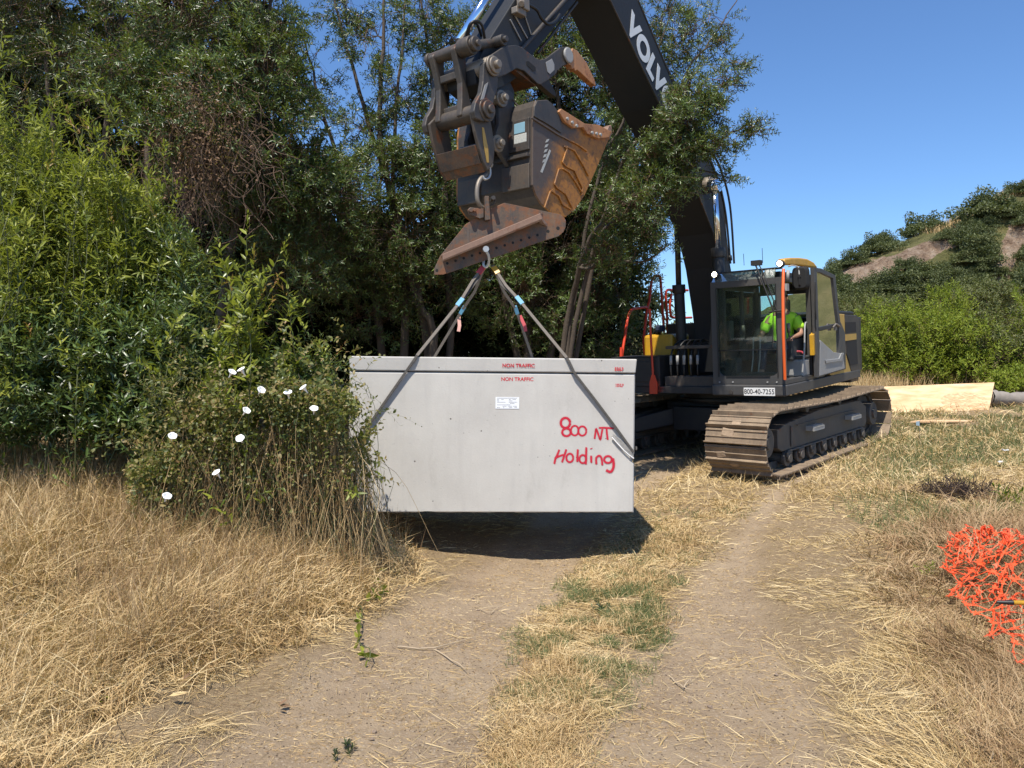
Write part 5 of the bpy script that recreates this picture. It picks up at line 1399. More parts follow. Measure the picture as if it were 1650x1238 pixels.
# --- tall trees behind, left to right
def make_trees():
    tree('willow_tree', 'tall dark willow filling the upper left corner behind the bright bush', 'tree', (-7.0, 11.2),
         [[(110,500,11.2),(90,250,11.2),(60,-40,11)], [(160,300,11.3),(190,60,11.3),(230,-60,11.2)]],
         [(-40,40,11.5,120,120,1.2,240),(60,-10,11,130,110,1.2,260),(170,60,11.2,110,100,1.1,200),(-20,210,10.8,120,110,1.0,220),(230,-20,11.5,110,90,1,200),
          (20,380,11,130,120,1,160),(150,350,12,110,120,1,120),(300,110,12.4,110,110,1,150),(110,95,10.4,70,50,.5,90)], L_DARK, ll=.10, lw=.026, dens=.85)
    tree('willow_tree', 'dense dark willow with hanging dead brown vines, behind the left end of the vault', 'tree', (-4.3, 10.0),
         [[(310,560,10.1),(300,300,10.2),(330,60,10.2)], [(370,420,10.2),(420,150,10.2),(440,-60,10.3)], [(250,420,10.3),(236,190,10.4),(240,20,10.2)]],
         [(300,30,10,110,80,.9,300),(400,20,10.2,90,90,.9,260),(430,130,9.8,75,85,.8,260),(340,150,9.4,85,60,.6,220),(450,250,9.8,80,80,.8,260),(255,150,9.9,60,70,.6,120),(200,110,9.2,60,45,.5,110),
          (280,215,9.1,60,50,.5,150),(420,340,10.1,100,90,.8,220),(320,360,10.6,90,90,.8,140),(520,330,10.3,80,80,.8,220),(470,430,10.4,110,80,.9,200),(380,210,9.2,45,50,.4,90),(345,285,9.6,50,60,.4,50),
          (180,165,9.1,55,35,.4,70),(205,210,9.0,40,40,.3,50)], L_MID, ll=.09, lw=.022, dens=.9)
    tree('willow_tree', 'open many stemmed willow left of the bucket with sky between its upright stems', 'tree', (-1.9, 12.2),
         [[(690,600,12.2),(665,440,12.1),(632,330,12.1),(612,200,12),(618,60,12),(620,-60,12)], [(655,460,12.2),(640,340,12),(600,220,12.2),(560,80,12.3),(530,-50,12.2)],
          [(720,600,12.4),(722,420,12.4),(712,240,12.5),(690,90,12.6),(670,-60,12.6)], [(700,560,12.0),(672,480,12.0),(640,380,12.0),(632,250,12.1),(645,100,12.1),(655,-40,12.1)], [(600,420,12.6),(560,300,12.7),(520,180,12.7),(490,60,12.7)]],
         [(500,110,12.6,55,45,.5,60),(500,180,12.2,50,40,.4,55),(600,60,12.2,60,70,.6,110),(680,30,12.4,50,60,.6,80),(560,10,12.4,70,35,.6,70),(640,150,12.2,60,60,.6,110),(700,160,12.6,40,70,.5,70),(580,210,12,50,45,.5,70),
          (610,280,11.6,85,50,.8,240),(690,270,11.6,70,60,.7,200),(540,300,11.6,80,55,.7,180),(640,370,11.6,110,65,.9,260),(560,410,12.0,100,70,.9,170),(690,450,12.2,90,70,.8,130),(600,500,12.4,110,60,.8,120),(745,60,12.4,60,50,.5,80),(455,60,12.4,45,70,.5,80)],
         L_MID, ll=.09, lw=.022, r0=.10, dens=1.2)
    tree('willow_tree', 'bushy willow behind the bucket and the lifting plate', 'tree', (.55, 13.2),
         [[(850,560,13.2),(870,400,13.3),(900,200,13.3),(880,20,13)], [(900,500,13.2),(980,330,13.2),(1040,180,13),(1070,20,13)], [(830,560,13.3),(800,400,13.4),(790,250,13.4),(800,60,13.4)]],
         [(830,40,13.6,90,80,.9,150),(930,30,13.4,100,80,.9,190),(900,140,13.2,90,80,.8,190),(980,130,13.0,80,80,.8,180),(1000,230,12.8,80,70,.8,200),(940,260,12.9,80,70,.8,190),(880,230,13.4,80,80,.8,150),(960,340,12.6,95,65,.8,240),
          (1030,320,12.3,60,55,.6,150),(900,400,12.8,100,75,.8,220),(820,330,13.4,80,90,.8,140),(1010,400,12.6,55,50,.6,90),(960,450,12.9,80,60,.8,150),(840,470,13,110,70,.9,180),(780,430,13.2,80,80,.8,110),(930,520,13.2,110,60,.9,160),(790,240,13.6,70,80,.7,90)],
         L_MID, ll=.095, lw=.024, dens=1.3)
    tree('willow_tree', 'willow with long loose branches reaching across the excavator boom into the blue sky', 'tree', (.70, 11.9),
         [[(915,520,11.8),(945,400,11.2),(1000,330,10.6),(1060,290,10.3),(1120,250,10.2),(1170,220,10.2),(1225,190,10.2)], [(925,480,11.8),(960,300,11.6),(1010,180,11.3),(1060,80,11),(1100,-40,11)], [(950,420,11.4),(1030,320,10.4),(1060,240,9.9),(1090,150,9.9),(1130,110,10)], [(960,400,11.6),(1010,250,11.2),(1075,190,10.9),(1110,110,10.9),(1150,60,11),(1190,-5,11.1)]],
         [(1115,150,9.6,38,32,.35,75),(1100,190,9.5,40,26,.35,80),(1140,175,9.7,32,28,.3,55),(1085,240,9.5,42,28,.35,70),(1130,235,9.6,40,26,.35,65),(1175,225,9.9,32,20,.25,30),(1215,205,10,26,18,.2,22),(1165,130,10,38,22,.25,26),
          (1190,105,10.2,26,14,.2,14),(1050,250,9.6,38,32,.35,60),(1060,300,9.5,46,28,.35,60),(1100,290,9.6,34,24,.3,34),(1170,285,10,22,24,.2,14),(1040,355,9.5,40,35,.35,60),(1070,400,9.5,30,30,.3,20),(1110,60,11,55,50,.5,60),(1150,30,11.2,45,40,.4,36),
          (1075,20,11.2,45,50,.5,55),(1085,95,11.2,35,35,.4,30),(1000,330,9.4,45,35,.4,70),(985,250,9.9,30,30,.3,26),(1010,60,11.5,50,50,.5,40),(980,400,9.5,40,30,.4,50),(1160,75,11,32,26,.3,22)],
         L_MID, ll=.075, lw=.018, r0=.055, L=.30, nl=15, droop=.12, dens=1.2)
    # darker growth behind that closes the view between the trunks
    dark = [('shaded thicket behind the bright bush at the far left', (-9, 14.5), [(-60,480,14,170,170,1.2,260),(60,440,14.5,160,190,1.2,260),(160,520,14,130,130,1,200),(20,200,15,170,160,1.2,240),(150,210,15.5,130,150,1,200)], (30,400,14.5)),
            ('shaded thicket of leafy stems between the dark willow and the vault', (-5, 14), [(300,480,13.4,130,130,1.2,300),(420,500,13,120,120,1,280),(520,520,13.6,110,100,1,240),(330,280,14,120,130,1,220),(430,330,14,100,110,1,170),(470,450,13.6,110,110,1,190),(260,600,13,130,80,.8,160)], (400,420,14)),
            ('shaded thicket behind the slings of the vault', (-1, 15.5), [(620,520,15,120,80,1,260),(740,500,15.2,110,90,1,260),(860,520,15,110,80,1,240),(700,380,15.6,110,80,1,200),(820,400,15.6,120,100,1,220),(560,440,15.6,90,80,1,150)], (720,430,15.4)),
            ('dark leafy tree behind the bucket, closing the view', (.2, 17), [(830,150,17,110,110,1.2,190),(950,180,17,110,120,1.2,200),(880,300,16.5,120,90,1,210),(980,330,16.5,80,80,1,140),(760,260,17,80,90,1,110),(930,450,16,100,80,1,170)], (880,220,17))]
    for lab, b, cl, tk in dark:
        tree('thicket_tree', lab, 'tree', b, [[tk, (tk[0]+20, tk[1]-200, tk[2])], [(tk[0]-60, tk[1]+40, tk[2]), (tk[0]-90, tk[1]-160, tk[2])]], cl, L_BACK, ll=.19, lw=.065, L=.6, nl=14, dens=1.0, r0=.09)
    far = [('dark distant tree closing the view at the far left', [(-60,40,21,140,130,1.5,200),(-40,260,21,150,140,1.5,200),(60,420,21,150,140,1.5,200),(-60,520,21,130,110,1.5,150)], (0,400,21)),
           ('dark distant tree behind the tall dark willows', [(170,30,22,130,120,1.5,200),(160,240,22,140,130,1.5,200),(200,440,22,130,130,1.5,190),(110,130,21,110,110,1.5,150),(240,560,21,130,70,1.5,120)], (170,420,22)),
           ('dark distant tree behind the hanging dead vines', [(340,60,22,100,110,1.5,180),(350,240,22,110,120,1.5,190),(380,400,22,120,120,1.5,190),(420,120,22,70,110,1.2,100),(380,520,21,130,90,1.5,160)], (360,420,22)),
           ('low dark distant tree behind the left slings', [(500,420,22,110,80,1.5,150),(560,510,22,130,90,1.5,170),(640,430,22,110,90,1.5,150),(480,300,22,70,70,1.2,70),(700,520,22,120,80,1.5,150)], (600,470,22)),
           ('low dark distant tree behind the right slings', [(780,430,22,120,100,1.5,160),(850,520,22,130,80,1.5,170),(900,420,22,100,100,1.5,130),(960,500,22,90,80,1.5,120),(790,320,22,90,80,1.2,90)], (840,480,22))]
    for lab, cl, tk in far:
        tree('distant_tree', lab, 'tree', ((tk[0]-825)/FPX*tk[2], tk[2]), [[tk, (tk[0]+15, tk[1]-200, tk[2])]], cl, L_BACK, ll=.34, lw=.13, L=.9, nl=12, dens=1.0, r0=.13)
    tree('olive_shrub', 'olive green shrubby tree behind the red rails of the excavator', 'tree', (3.9, 20), [[(1040,560,20),(1045,460,20)], [(1010,540,19.6),(1000,450,19.5)]],
         [(1000,470,19,40,35,.8,90),(1035,480,19.5,45,50,.8,120),(1030,560,19,50,45,.8,120),(1075,550,20,45,45,.8,100),(1095,590,20,40,30,.8,60),(1000,560,18.6,50,50,.8,110),(960,520,18.6,50,60,.8,90)], L_HILL2, ll=.13, lw=.04, L=.45, nl=14)
make_trees()

def dead_vines():
    o0 = at(345, 250, 8.9); ro = empty('dead_vine_tangle', o0, 'tangle of dead brown vines hanging on the dark willow left of centre', 'dead vine')
    g = Geo()
    for k in range(620):
        a = np.array(at(rng.normal(325, 40), rng.normal(225, 48), rng.uniform(8.7, 9.3))); Ln = rng.uniform(.15, .75)
        b = a + np.array([rng.normal(0, .20), rng.normal(0, .10), -Ln]); g.add(*tube_np(curve(a, b, 0, .14, 8), np.full(8, rng.uniform(.0013, .003)), 3))
    for k in range(26):
        a = np.array(at(rng.uniform(370, 440), rng.uniform(190, 330), rng.uniform(8.7, 9.2))); b = a + np.array([rng.normal(0, .25), 0, -rng.uniform(.2, .6)]); g.add(*tube_np(curve(a, b, 0, .25, 10), np.full(10, .004), 4))
    g.build('stems', plain('dead vine stems', (.14,.09,.06), .9, var=.5, sc=2), ro)
    n = 2600; P = np.stack([np.array(at(rng.normal(320, 40), rng.normal(225, 45), rng.uniform(8.55, 9.2))) for _ in range(n)])
    l = Geo(); D = rnd_dirs(n, -.5); N_ = unit(np.cross(D, rnd_dirs(n))); V, F = leaves_np(P, D, N_, rng.uniform(.03,.06,n), rng.uniform(.015,.03,n)); l.add(V, F); l.build('dead_leaves', L_DEAD, ro)
    l = Geo(); o, P, v = cluster_pts((300,180,8.8,70,22,.3), 60); D = unit(rnd_dirs(60, .8)); V, F, SV, SF = shoots_np(P, D, .3, 14, .06, .014); l.add(V, F); l.build('leafy_shoots', L_MID, ro)
dead_vines()

# --- upright willow bushes on the left bank
def wand_bush(name, label, wands, leafm, base_y, ll=.095, lw=.021, tips=True, side=True, group=None, filler=None, cat='bush', nside=14):
    """wands: (px, py_top, py_base, Y, height jitter)"""
    px0 = np.mean([w_[0] for w_ in wands]); Y0 = np.mean([w_[3] for w_ in wands])
    bx = (px0 - 825) / FPX * Y0
    ro = empty(name, (bx, Y0, gz1(bx, Y0) - .05), label, cat, group)
    lf = Geo(); st = Geo(); tp = Geo()
    for px, yt, yb, Y in wands:
        top = np.array(at(px, yt, Y)); x0 = (px - 825) / FPX * Y + rng.normal(0, .15)
        b = np.array([bx + (x0 - bx) * .75, Y + .1 * rng.normal(), gz1(x0, Y) - .03])
        c = curve(b, top, 0, .09, 14); h = np.linalg.norm(top - b)
        st.add(*tube_np(c, np.linspace(.008, .0025, 14), 4))
        T = unit(np.gradient(c, axis=0))
        # leaves straight on the upper wand
        k0 = 6; P = c[k0:-1]; D = T[k0:-1]; seg = h / 13
        V, F, SV, SF = shoots_np(P, D, seg * 1.05, 5, ll, lw, 0, .8, True, .003, taper=.2); lf.add(V, F)
        # tip
        V, F, SV, SF = shoots_np(c[-1:], T[-1:], .16, 9, ll * .6, lw * .6, 0, .45, True, .002)
        (tp if tips and rng.random() < .35 else lf).add(V, F)
        # side shoots
        if side:
            m = nside; ts = rng.uniform(.22, .93, m); idx = ts * 13; i0 = idx.astype(int)
            P = c[i0] + (c[np.minimum(i0 + 1, 13)] - c[i0]) * (idx - i0)[:, None]
            D = unit(T[i0] * .75 + rnd_dirs(m) * .85 + np.array([0, -.15, .25])); Ls = (.50 - .33 * ts) * rng.uniform(.6, 1.3, m)
            V, F, SV, SF = shoots_np(P, D, Ls, 13, ll * .9, lw * .9, .08, .75, True, .0035); lf.add(V, F); st.add(SV, [SF])
    if filler:
        for c_ in filler:
            o, P, v = cluster_pts(c_, int(c_[6] * 1.8)); D = unit(v * .6 + rnd_dirs(len(P)) * .6 + np.array([0, -.1, .5])); Ls = .34 * rng.uniform(.6, 1.3, len(P))
            V, F, SV, SF = shoots_np(P - D * .15, D, Ls, 14, ll * .9, lw * .9, .1, .75, True, .003); lf.add(V, F); st.add(SV, [SF])
    st.build('stems', M['gtwig'], ro)
    n1 = lf.n; F3, F4 = lf.F[3], lf.F[4]; V = np.concatenate(lf.V + tp.V) - np.array(ro.location)
    A = [np.concatenate(F3), np.concatenate(F4)]; mi = [np.zeros(len(A[0])), np.zeros(len(A[1]))]
    if tp.n:
        B = [np.concatenate(tp.F[3]) + n1, np.concatenate(tp.F[4]) + n1]; A = [A[0], B[0], A[1], B[1]]; mi = [mi[0], np.ones(len(B[0])), mi[1], np.ones(len(B[1]))]
    mesh_np('leaves', V, A, None, ro, mats=[leafm, L_TIP], midx=np.concatenate(mi))
    return ro

def make_bushes():
    U = lambda a, b: rng.uniform(a, b)
    def sky_y(px):   # upper outline of the bright bush
        return np.interp(px, [-80, 0, 15, 40, 90, 150, 200, 250, 300, 330, 360], [60, 120, 160, 190, 215, 235, 262, 300, 390, 470, 540])
    w_ = []
    for _ in range(34):
        px = U(-90, 105); w_.append((px, sky_y(px) + U(-45, 140), 700, U(5.9, 7.0)))
    w_ += [(4,50,700,6.2), (-20,70,700,6.3), (40,170,700,6.2), (60,110,700,6.6)]
    fill = [(-30,330,6.7,90,90,.4,110),(50,360,6.6,80,90,.4,120),(0,470,6.4,90,80,.4,120),(70,480,6.5,80,70,.4,90),(30,250,6.9,50,50,.3,50)]
    wand_bush('willow_bush', 'tall bright green willow bush at the left edge with one shoot rising highest', w_, L_BRIGHT, 6.4, filler=fill)
    w_ = []
    for _ in range(32):
        px = U(95, 255); w_.append((px, sky_y(px) + U(-40, 140), 690, U(6.0, 7.1)))
    w_ += [(75,60,680,7.6), (150,125,680,7.4), (118,205,680,6.2), (150,200,690,6.1), (133,208,690,6.2)]
    fill = [(130,340,6.8,70,70,.4,110),(210,380,6.8,70,80,.4,110),(150,450,6.6,90,80,.4,130),(230,470,6.6,80,80,.4,110)]
    wand_bush('willow_bush', 'broad bright green willow bush with orange young tips in front of the dark gap', w_, L_BRIGHT, 6.5, filler=fill)
    w_ = []
    for _ in range(16):
        px = U(245, 345); w_.append((px, sky_y(px) + U(-5, 120), 680, U(6.0, 6.8)))
    fill = [(290,460,6.6,50,70,.35,60),(300,560,6.4,60,70,.35,90),(290,650,6.2,60,60,.3,80),(340,620,6.2,50,60,.3,60),(265,400,6.9,40,50,.3,40)]
    wand_bush('willow_bush', 'darker green willow bush at the right foot of the bright bushes', w_, L_MID, 6.4, filler=fill)
    w_ = [(px + U(-12, 12), U(470, 560), 720, U(5.8, 6.3)) for px in range(-60, 330, 24)]
    fill = [(-20,600,6.1,80,70,.35,100),(60,580,6.1,80,70,.35,100),(140,560,6.2,80,60,.35,90),(210,570,6.1,80,70,.35,100),(270,600,6.0,60,60,.3,70),(10,680,6.0,90,35,.3,60),(120,660,6.0,80,45,.3,80),(220,670,5.95,70,40,.3,60)]
    wand_bush('willow_bush', 'low dark grey green willow growth at the foot of the bright bushes on the left', w_, L_MID, 6.1, ll=.10, lw=.024, filler=fill, nside=9)
    # the slender saplings left of the vault
    w_ = [(352,465,690,5.6),(385,440,690,5.55),(425,510,690,5.6),(462,440,690,5.55),(358,415,690,5.65),(398,378,680,5.6),(408,430,690,5.65),(450,412,680,5.6),(436,470,690,5.9),(476,500,680,5.85),(370,480,700,5.8),(415,490,700,5.7),(345,510,700,5.9),(463,480,680,6.0)]
    fill = [(440,605,5.9,60,35,.25,30),(380,615,5.8,50,35,.25,28)]
    wand_bush('willow_sapling', 'young willow with slender upright shoots in front of the black shade', w_, L_BRIGHT, 5.9, ll=.105, lw=.030, filler=fill, nside=8)
    w_ = [(505,560,690,5.9),(528,568,680,5.9),(540,575,680,5.85),(515,590,690,5.8),(490,560,690,5.95)]
    fill = [(500,595,5.85,40,20,.2,24),(470,615,5.8,45,22,.2,20)]
    wand_bush('willow_sapling', 'low grey green willow leaning against the left end of the vault', w_, L_MID, 5.9, ll=.07, lw=.016, filler=fill, nside=5)
make_bushes()

def bindweed():
    c0 = at(480, 740, 5.7); bx, by = c0.x, c0.y
    ro = empty('bindweed', (bx, by, gz1(bx, by) - .03), 'mound of bindweed with white trumpet flowers and brown dry stalks left of the vault', 'vine')
    st = Geo(); lf = Geo(); dr = Geo()
    def ztop(px): return np.interp(px, [180, 250, 330, 420, 500, 560, 600, 625], [760, 720, 640, 615, 605, 620, 680, 770])
    for k in range(2000):
        px = rng.uniform(215, 592); Y = rng.uniform(5.35, 6.1)
        if px > 575: Y = rng.uniform(5.6, 6.35)
        yt = ztop(px) + (70 if rng.random() < .85 else 0) + abs(rng.normal(0, 1)) * 60; x = (px - 825) / FPX * Y
        top = np.array(at(px, yt, Y)); b = np.array([x * 1.0 + rng.normal(0, .22), Y + rng.normal(0, .1), gz1(x, Y) - .02])
        if top[2] < b[2] + .05: continue
        if rng.random() < .75:
            c = curve(b, top + rng.normal(size=3) * .05, 0, .09, 7); dr.add(*tube_np(c, np.full(7, rng.uniform(.0010, .0024)), 3))
        else:
            c = curve(b, top, 0, .12, 8); st.add(*tube_np(c, np.full(8, .0022), 3))
    n = 17000
    px = rng.uniform(205, 596, n); Y = rng.uniform(5.25, 6.0, n); Y = np.where(px > 570, Y + .3, Y)
    yt = ztop(px) + 34 * (fbm(px / 30, px * 0 + Y * 2, 1.0, 8) - .5) + np.abs(rng.normal(0, 85, n)) + 4
    keep = rng.random(n) < np.exp(-np.maximum(yt - 790, 0) / 45); px, Y, yt = px[keep], Y[keep], yt[keep]; n = len(px)
    # leaves gather in drifts
    k2 = fbm(px / 40, yt / 40, 1.0, 5) > .36; px, Y, yt = px[k2], Y[k2], yt[k2]; n = len(px)
    P = np.stack([(px - 825) / FPX * Y, Y, EYE - (yt - HOR) * Y / FPX], 1)
    D = unit(rnd_dirs(n, .15) + np.array([0, -.3, 0])); N_ = unit(rnd_dirs(n) * .8 + np.array([-.2, -.5, .7])); N_ = unit(N_ - D * np.sum(N_ * D, 1, keepdims=True))
    V, F = leaves_np(P, D, N_, rng.uniform(.018, .044, n), rng.uniform(.013, .028, n), .1, True); lf.add(V, F)
    o, P, v = cluster_pts((300,640,5.6,70,50,.3), 90); D = unit(rnd_dirs(90, .9)); V, F, SV, SF = shoots_np(P, D, .25, 12, .05, .014, six=True); lf.add(V, F); st.add(SV, [SF])
    # loose sprays that stick out of the mound
    m = 260; px = rng.uniform(215, 608, m); yt = ztop(px) + rng.normal(10, 45, m); Y = rng.uniform(5.2, 5.9, m); P = np.stack([(px - 825) / FPX * Y, Y, EYE - (yt - HOR) * Y / FPX], 1)
    D = unit(rnd_dirs(m, .6) + np.array([.1, -.25, .35])); V, F, SV, SF = shoots_np(P, D, rng.uniform(.12, .42, m), 9, .042, .024, .35, .8, True, .0016); lf.add(V, F); st.add(SV, [SF])
    m = 80; px = rng.uniform(225, 350, m); yt = ztop(px) + rng.uniform(0, 60, m); Y = rng.uniform(5.5, 6.0, m); P = np.stack([(px - 825) / FPX * Y, Y, EYE - (yt - HOR) * Y / FPX], 1)
    D = unit(rnd_dirs(m, .9) + np.array([0, -.1, .5])); V, F, SV, SF = shoots_np(P, D, rng.uniform(.15, .40, m), 13, .065, .015, .1, .7, True, .002); lf.add(V, F); st.add(SV, [SF])
    dr.build('dry_stalks', STRAW, ro); st.build('stems', M['gtwig'], ro); lf.build('leaves', L_VINE, ro)
    fm = plain('white petals', (.86,.86,.84), .5, var=.02)
    for px, py, a in [(374,600,.5),(389,596,-.3),(421,629,.3),(464,633,0),(489,625,-.4),(397,662,.4),(506,659,.1),(278,703,.2),(387,707,0),(349,762,-.2),(269,800,.3)]:
        Yf = 5.15 if py < 690 else (5.0 if py < 780 else 4.75)
        c = Vector(at(px, py, Yf)); q = MB(Matrix.Translation(-Vector(ro.location)))
        ax = Vector((a * 1.6, -.45, .25 + .9 * rng.random())).normalized(); u = ax.orthogonal().normalized(); v = ax.cross(u); n_ = 20
        rings = []
        for h, r in ((-.050,.003),(-.030,.006),(-.014,.012),(.000,.022),(.008,.030),(.006,.033)):
            rings.append([c + ax * h + (u * math.cos(2*PI*i/n_) + v * math.sin(2*PI*i/n_)) * r * (1 + (.05*math.cos(10*PI*i/n_) if r > .02 else 0)) * .88 for i in range(n_)])
        vs = [p for r in rings for p in r]; fs = [(k*n_+i, k*n_+(i+1)%n_, (k+1)*n_+(i+1)%n_, (k+1)*n_+i) for k in range(5) for i in range(n_)]
        q.add(vs, fs, smooth=True); q.build('flower', fm, ro)
bindweed()

def sprig(name, label, px, py, Y, n, L, ll, lw, mat, cat='plant', spread=50, up=.9, root=None, nl=10):
    p = at(px, py, Y); zz = gz1(p.x, p.y)
    ro = empty(name, (p.x, p.y, zz), label, cat)
    P = np.array([[p.x, p.y, zz]]) + rng.normal(size=(n, 3)) * np.array([spread, spread, 0]) * .001
    D = unit(rnd_dirs(n) * .7 + np.array([0, 0, up])); V, F, SV, SF = shoots_np(P, D, L * rng.uniform(.6, 1.2, n), nl, ll, lw, .15, .75, True, .003)
    g = Geo(); g.add(V, F); g.build('leaves', mat, ro); g = Geo(); g.add(SV, [SF]); g.build('stems', M['gtwig'], ro)
def onground(px, py):
    lo, hi = 2.0, 60.0
    for Y in np.arange(2.0, 60, .02):
        x = (px - 825) / FPX * Y; z = EYE - (py - HOR) * Y / FPX
        if z <= gz1(x, Y): return x, Y, z
    return x, Y, z
def small_plants():
    for nm, lab, px, py, n, L, ll, lw, mat in [
        ('willow_seedling', 'small willow seedling standing in dry grass below the bright bush', 105, 765, 7, .32, .09, .02, L_BRIGHT),
        ('green_weed', 'low grey green weed in the middle of the dry grass bank', 385, 1005, 26, .13, .03, .016, L_MID),
        ('green_weed', 'little pale weed near the lower left of the dry bank', 178, 1118, 8, .10, .035, .007, L_SHRUB),
        ('green_weed', 'pair of small bright green tufts on the dead grass left of the orange net', 1497, 930, 12, .12, .05, .010, L_SHRUB),
        ('green_weed', 'upright green weed at the right edge above the orange net', 1634, 815, 9, .28, .10, .022, L_BRIGHT),
        ('green_weed', 'single dark leafy weed on the strip between the ruts below the vault', 962, 983, 7, .07, .04, .012, L_DARK),
        ('dried_weed', 'brown dried weed standing in front of the plywood sheet', 1458, 655, 26, .80, .07, .02, L_DEAD),
        ('green_weed', 'small dark weed at the lower edge of the left wheel rut', 545, 1222, 6, .04, .028, .009, L_DARK)]:
        x, Y, z = onground(px, py); sprig(nm, lab, px, py, Y, n, L, ll, lw, mat)
    # a leafy runner lying down the bank
    pts = [(607,930),(612,952),(617,970),(577,985),(581,1020),(577,1045),(595,1082)]
    x, Y, z = onground(597, 1000); ro = empty('runner', (x, Y, z), 'leafy green and brown runner trailing from the bank towards the wheel rut', 'vine')
    g = Geo(); lf = Geo(); br = Geo(); P = []
    for px, py in pts:
        a, b, c = onground(px, py); P.append(np.array([a, b, c + .05]))
    for i, (a, b) in enumerate(zip(P[:-1], P[1:])): g.add(*tube_np(curve(a, b, 0, .05, 6), np.full(6, .003), 4))
    Q = np.concatenate([a + (b - a) * rng.random((7, 1)) for a, b in zip(P[:-1], P[1:])]); n = len(Q)
    D = unit(rnd_dirs(n, .1)); N_ = unit(np.cross(D, rnd_dirs(n))); V, F = leaves_np(Q, D, N_, rng.uniform(.04,.085,n), rng.uniform(.02,.04,n), .2, True)
    lf.add(V, F); g.build('stem', M['gtwig'], ro); lf.build('leaves', L_BRIGHT, ro)
small_plants()

# --- strands of dry grass and straw
def strands(P, az, tilt, L, W, bend, roll=None):
    n = len(P)
    d = np.stack([np.cos(az) * np.sin(tilt), np.sin(az) * np.sin(tilt), np.cos(tilt)], 1)
    tilt2 = np.minimum(tilt + bend, 2.2)
    d2 = np.stack([np.cos(az) * np.sin(tilt2), np.sin(az) * np.sin(tilt2), np.cos(tilt2)], 1)
    s = np.stack([-np.sin(az), np.cos(az), np.zeros(n)], 1)
    up = np.cross(d, s); r = rng.uniform(-1.2, 1.2, n)[:, None]
    s = unit(s * np.cos(r) + up * np.sin(r)) * (W / 2)[:, None]
    m = P + d * (L * .5)[:, None]; t = m + d2 * (L * .5)[:, None]
    V = np.stack([P - s, P + s, m + s * .8, m - s * .8, t], 1).reshape(-1, 3)
    b = np.arange(n)[:, None] * 5
    return V, [b + [3, 2, 4], b + [0, 1, 2, 3]]

def scatter(n, x0, x1, y0, y1, prob, near=True):
    """random ground points; more of them close to the viewpoint"""
    out = []; got = 0
    while got < n:
        m = n * 2
        u = rng.random(m); y = y0 * (y1 / y0) ** u if near else rng.uniform(y0, y1, m)
        x = rng.uniform(-1, 1, m); half = np.minimum(np.maximum(y * .80 + .3, 1), 60)
        x = x * half
        k = (x > x0) & (x < x1); x, y = x[k], y[k]
        k = rng.random(len(x)) < prob(x, y); x, y = x[k], y[k]
        out.append(np.stack([x, y], 1)); got += len(x)
        if len(x) == 0: break
    return np.concatenate(out)[:n]

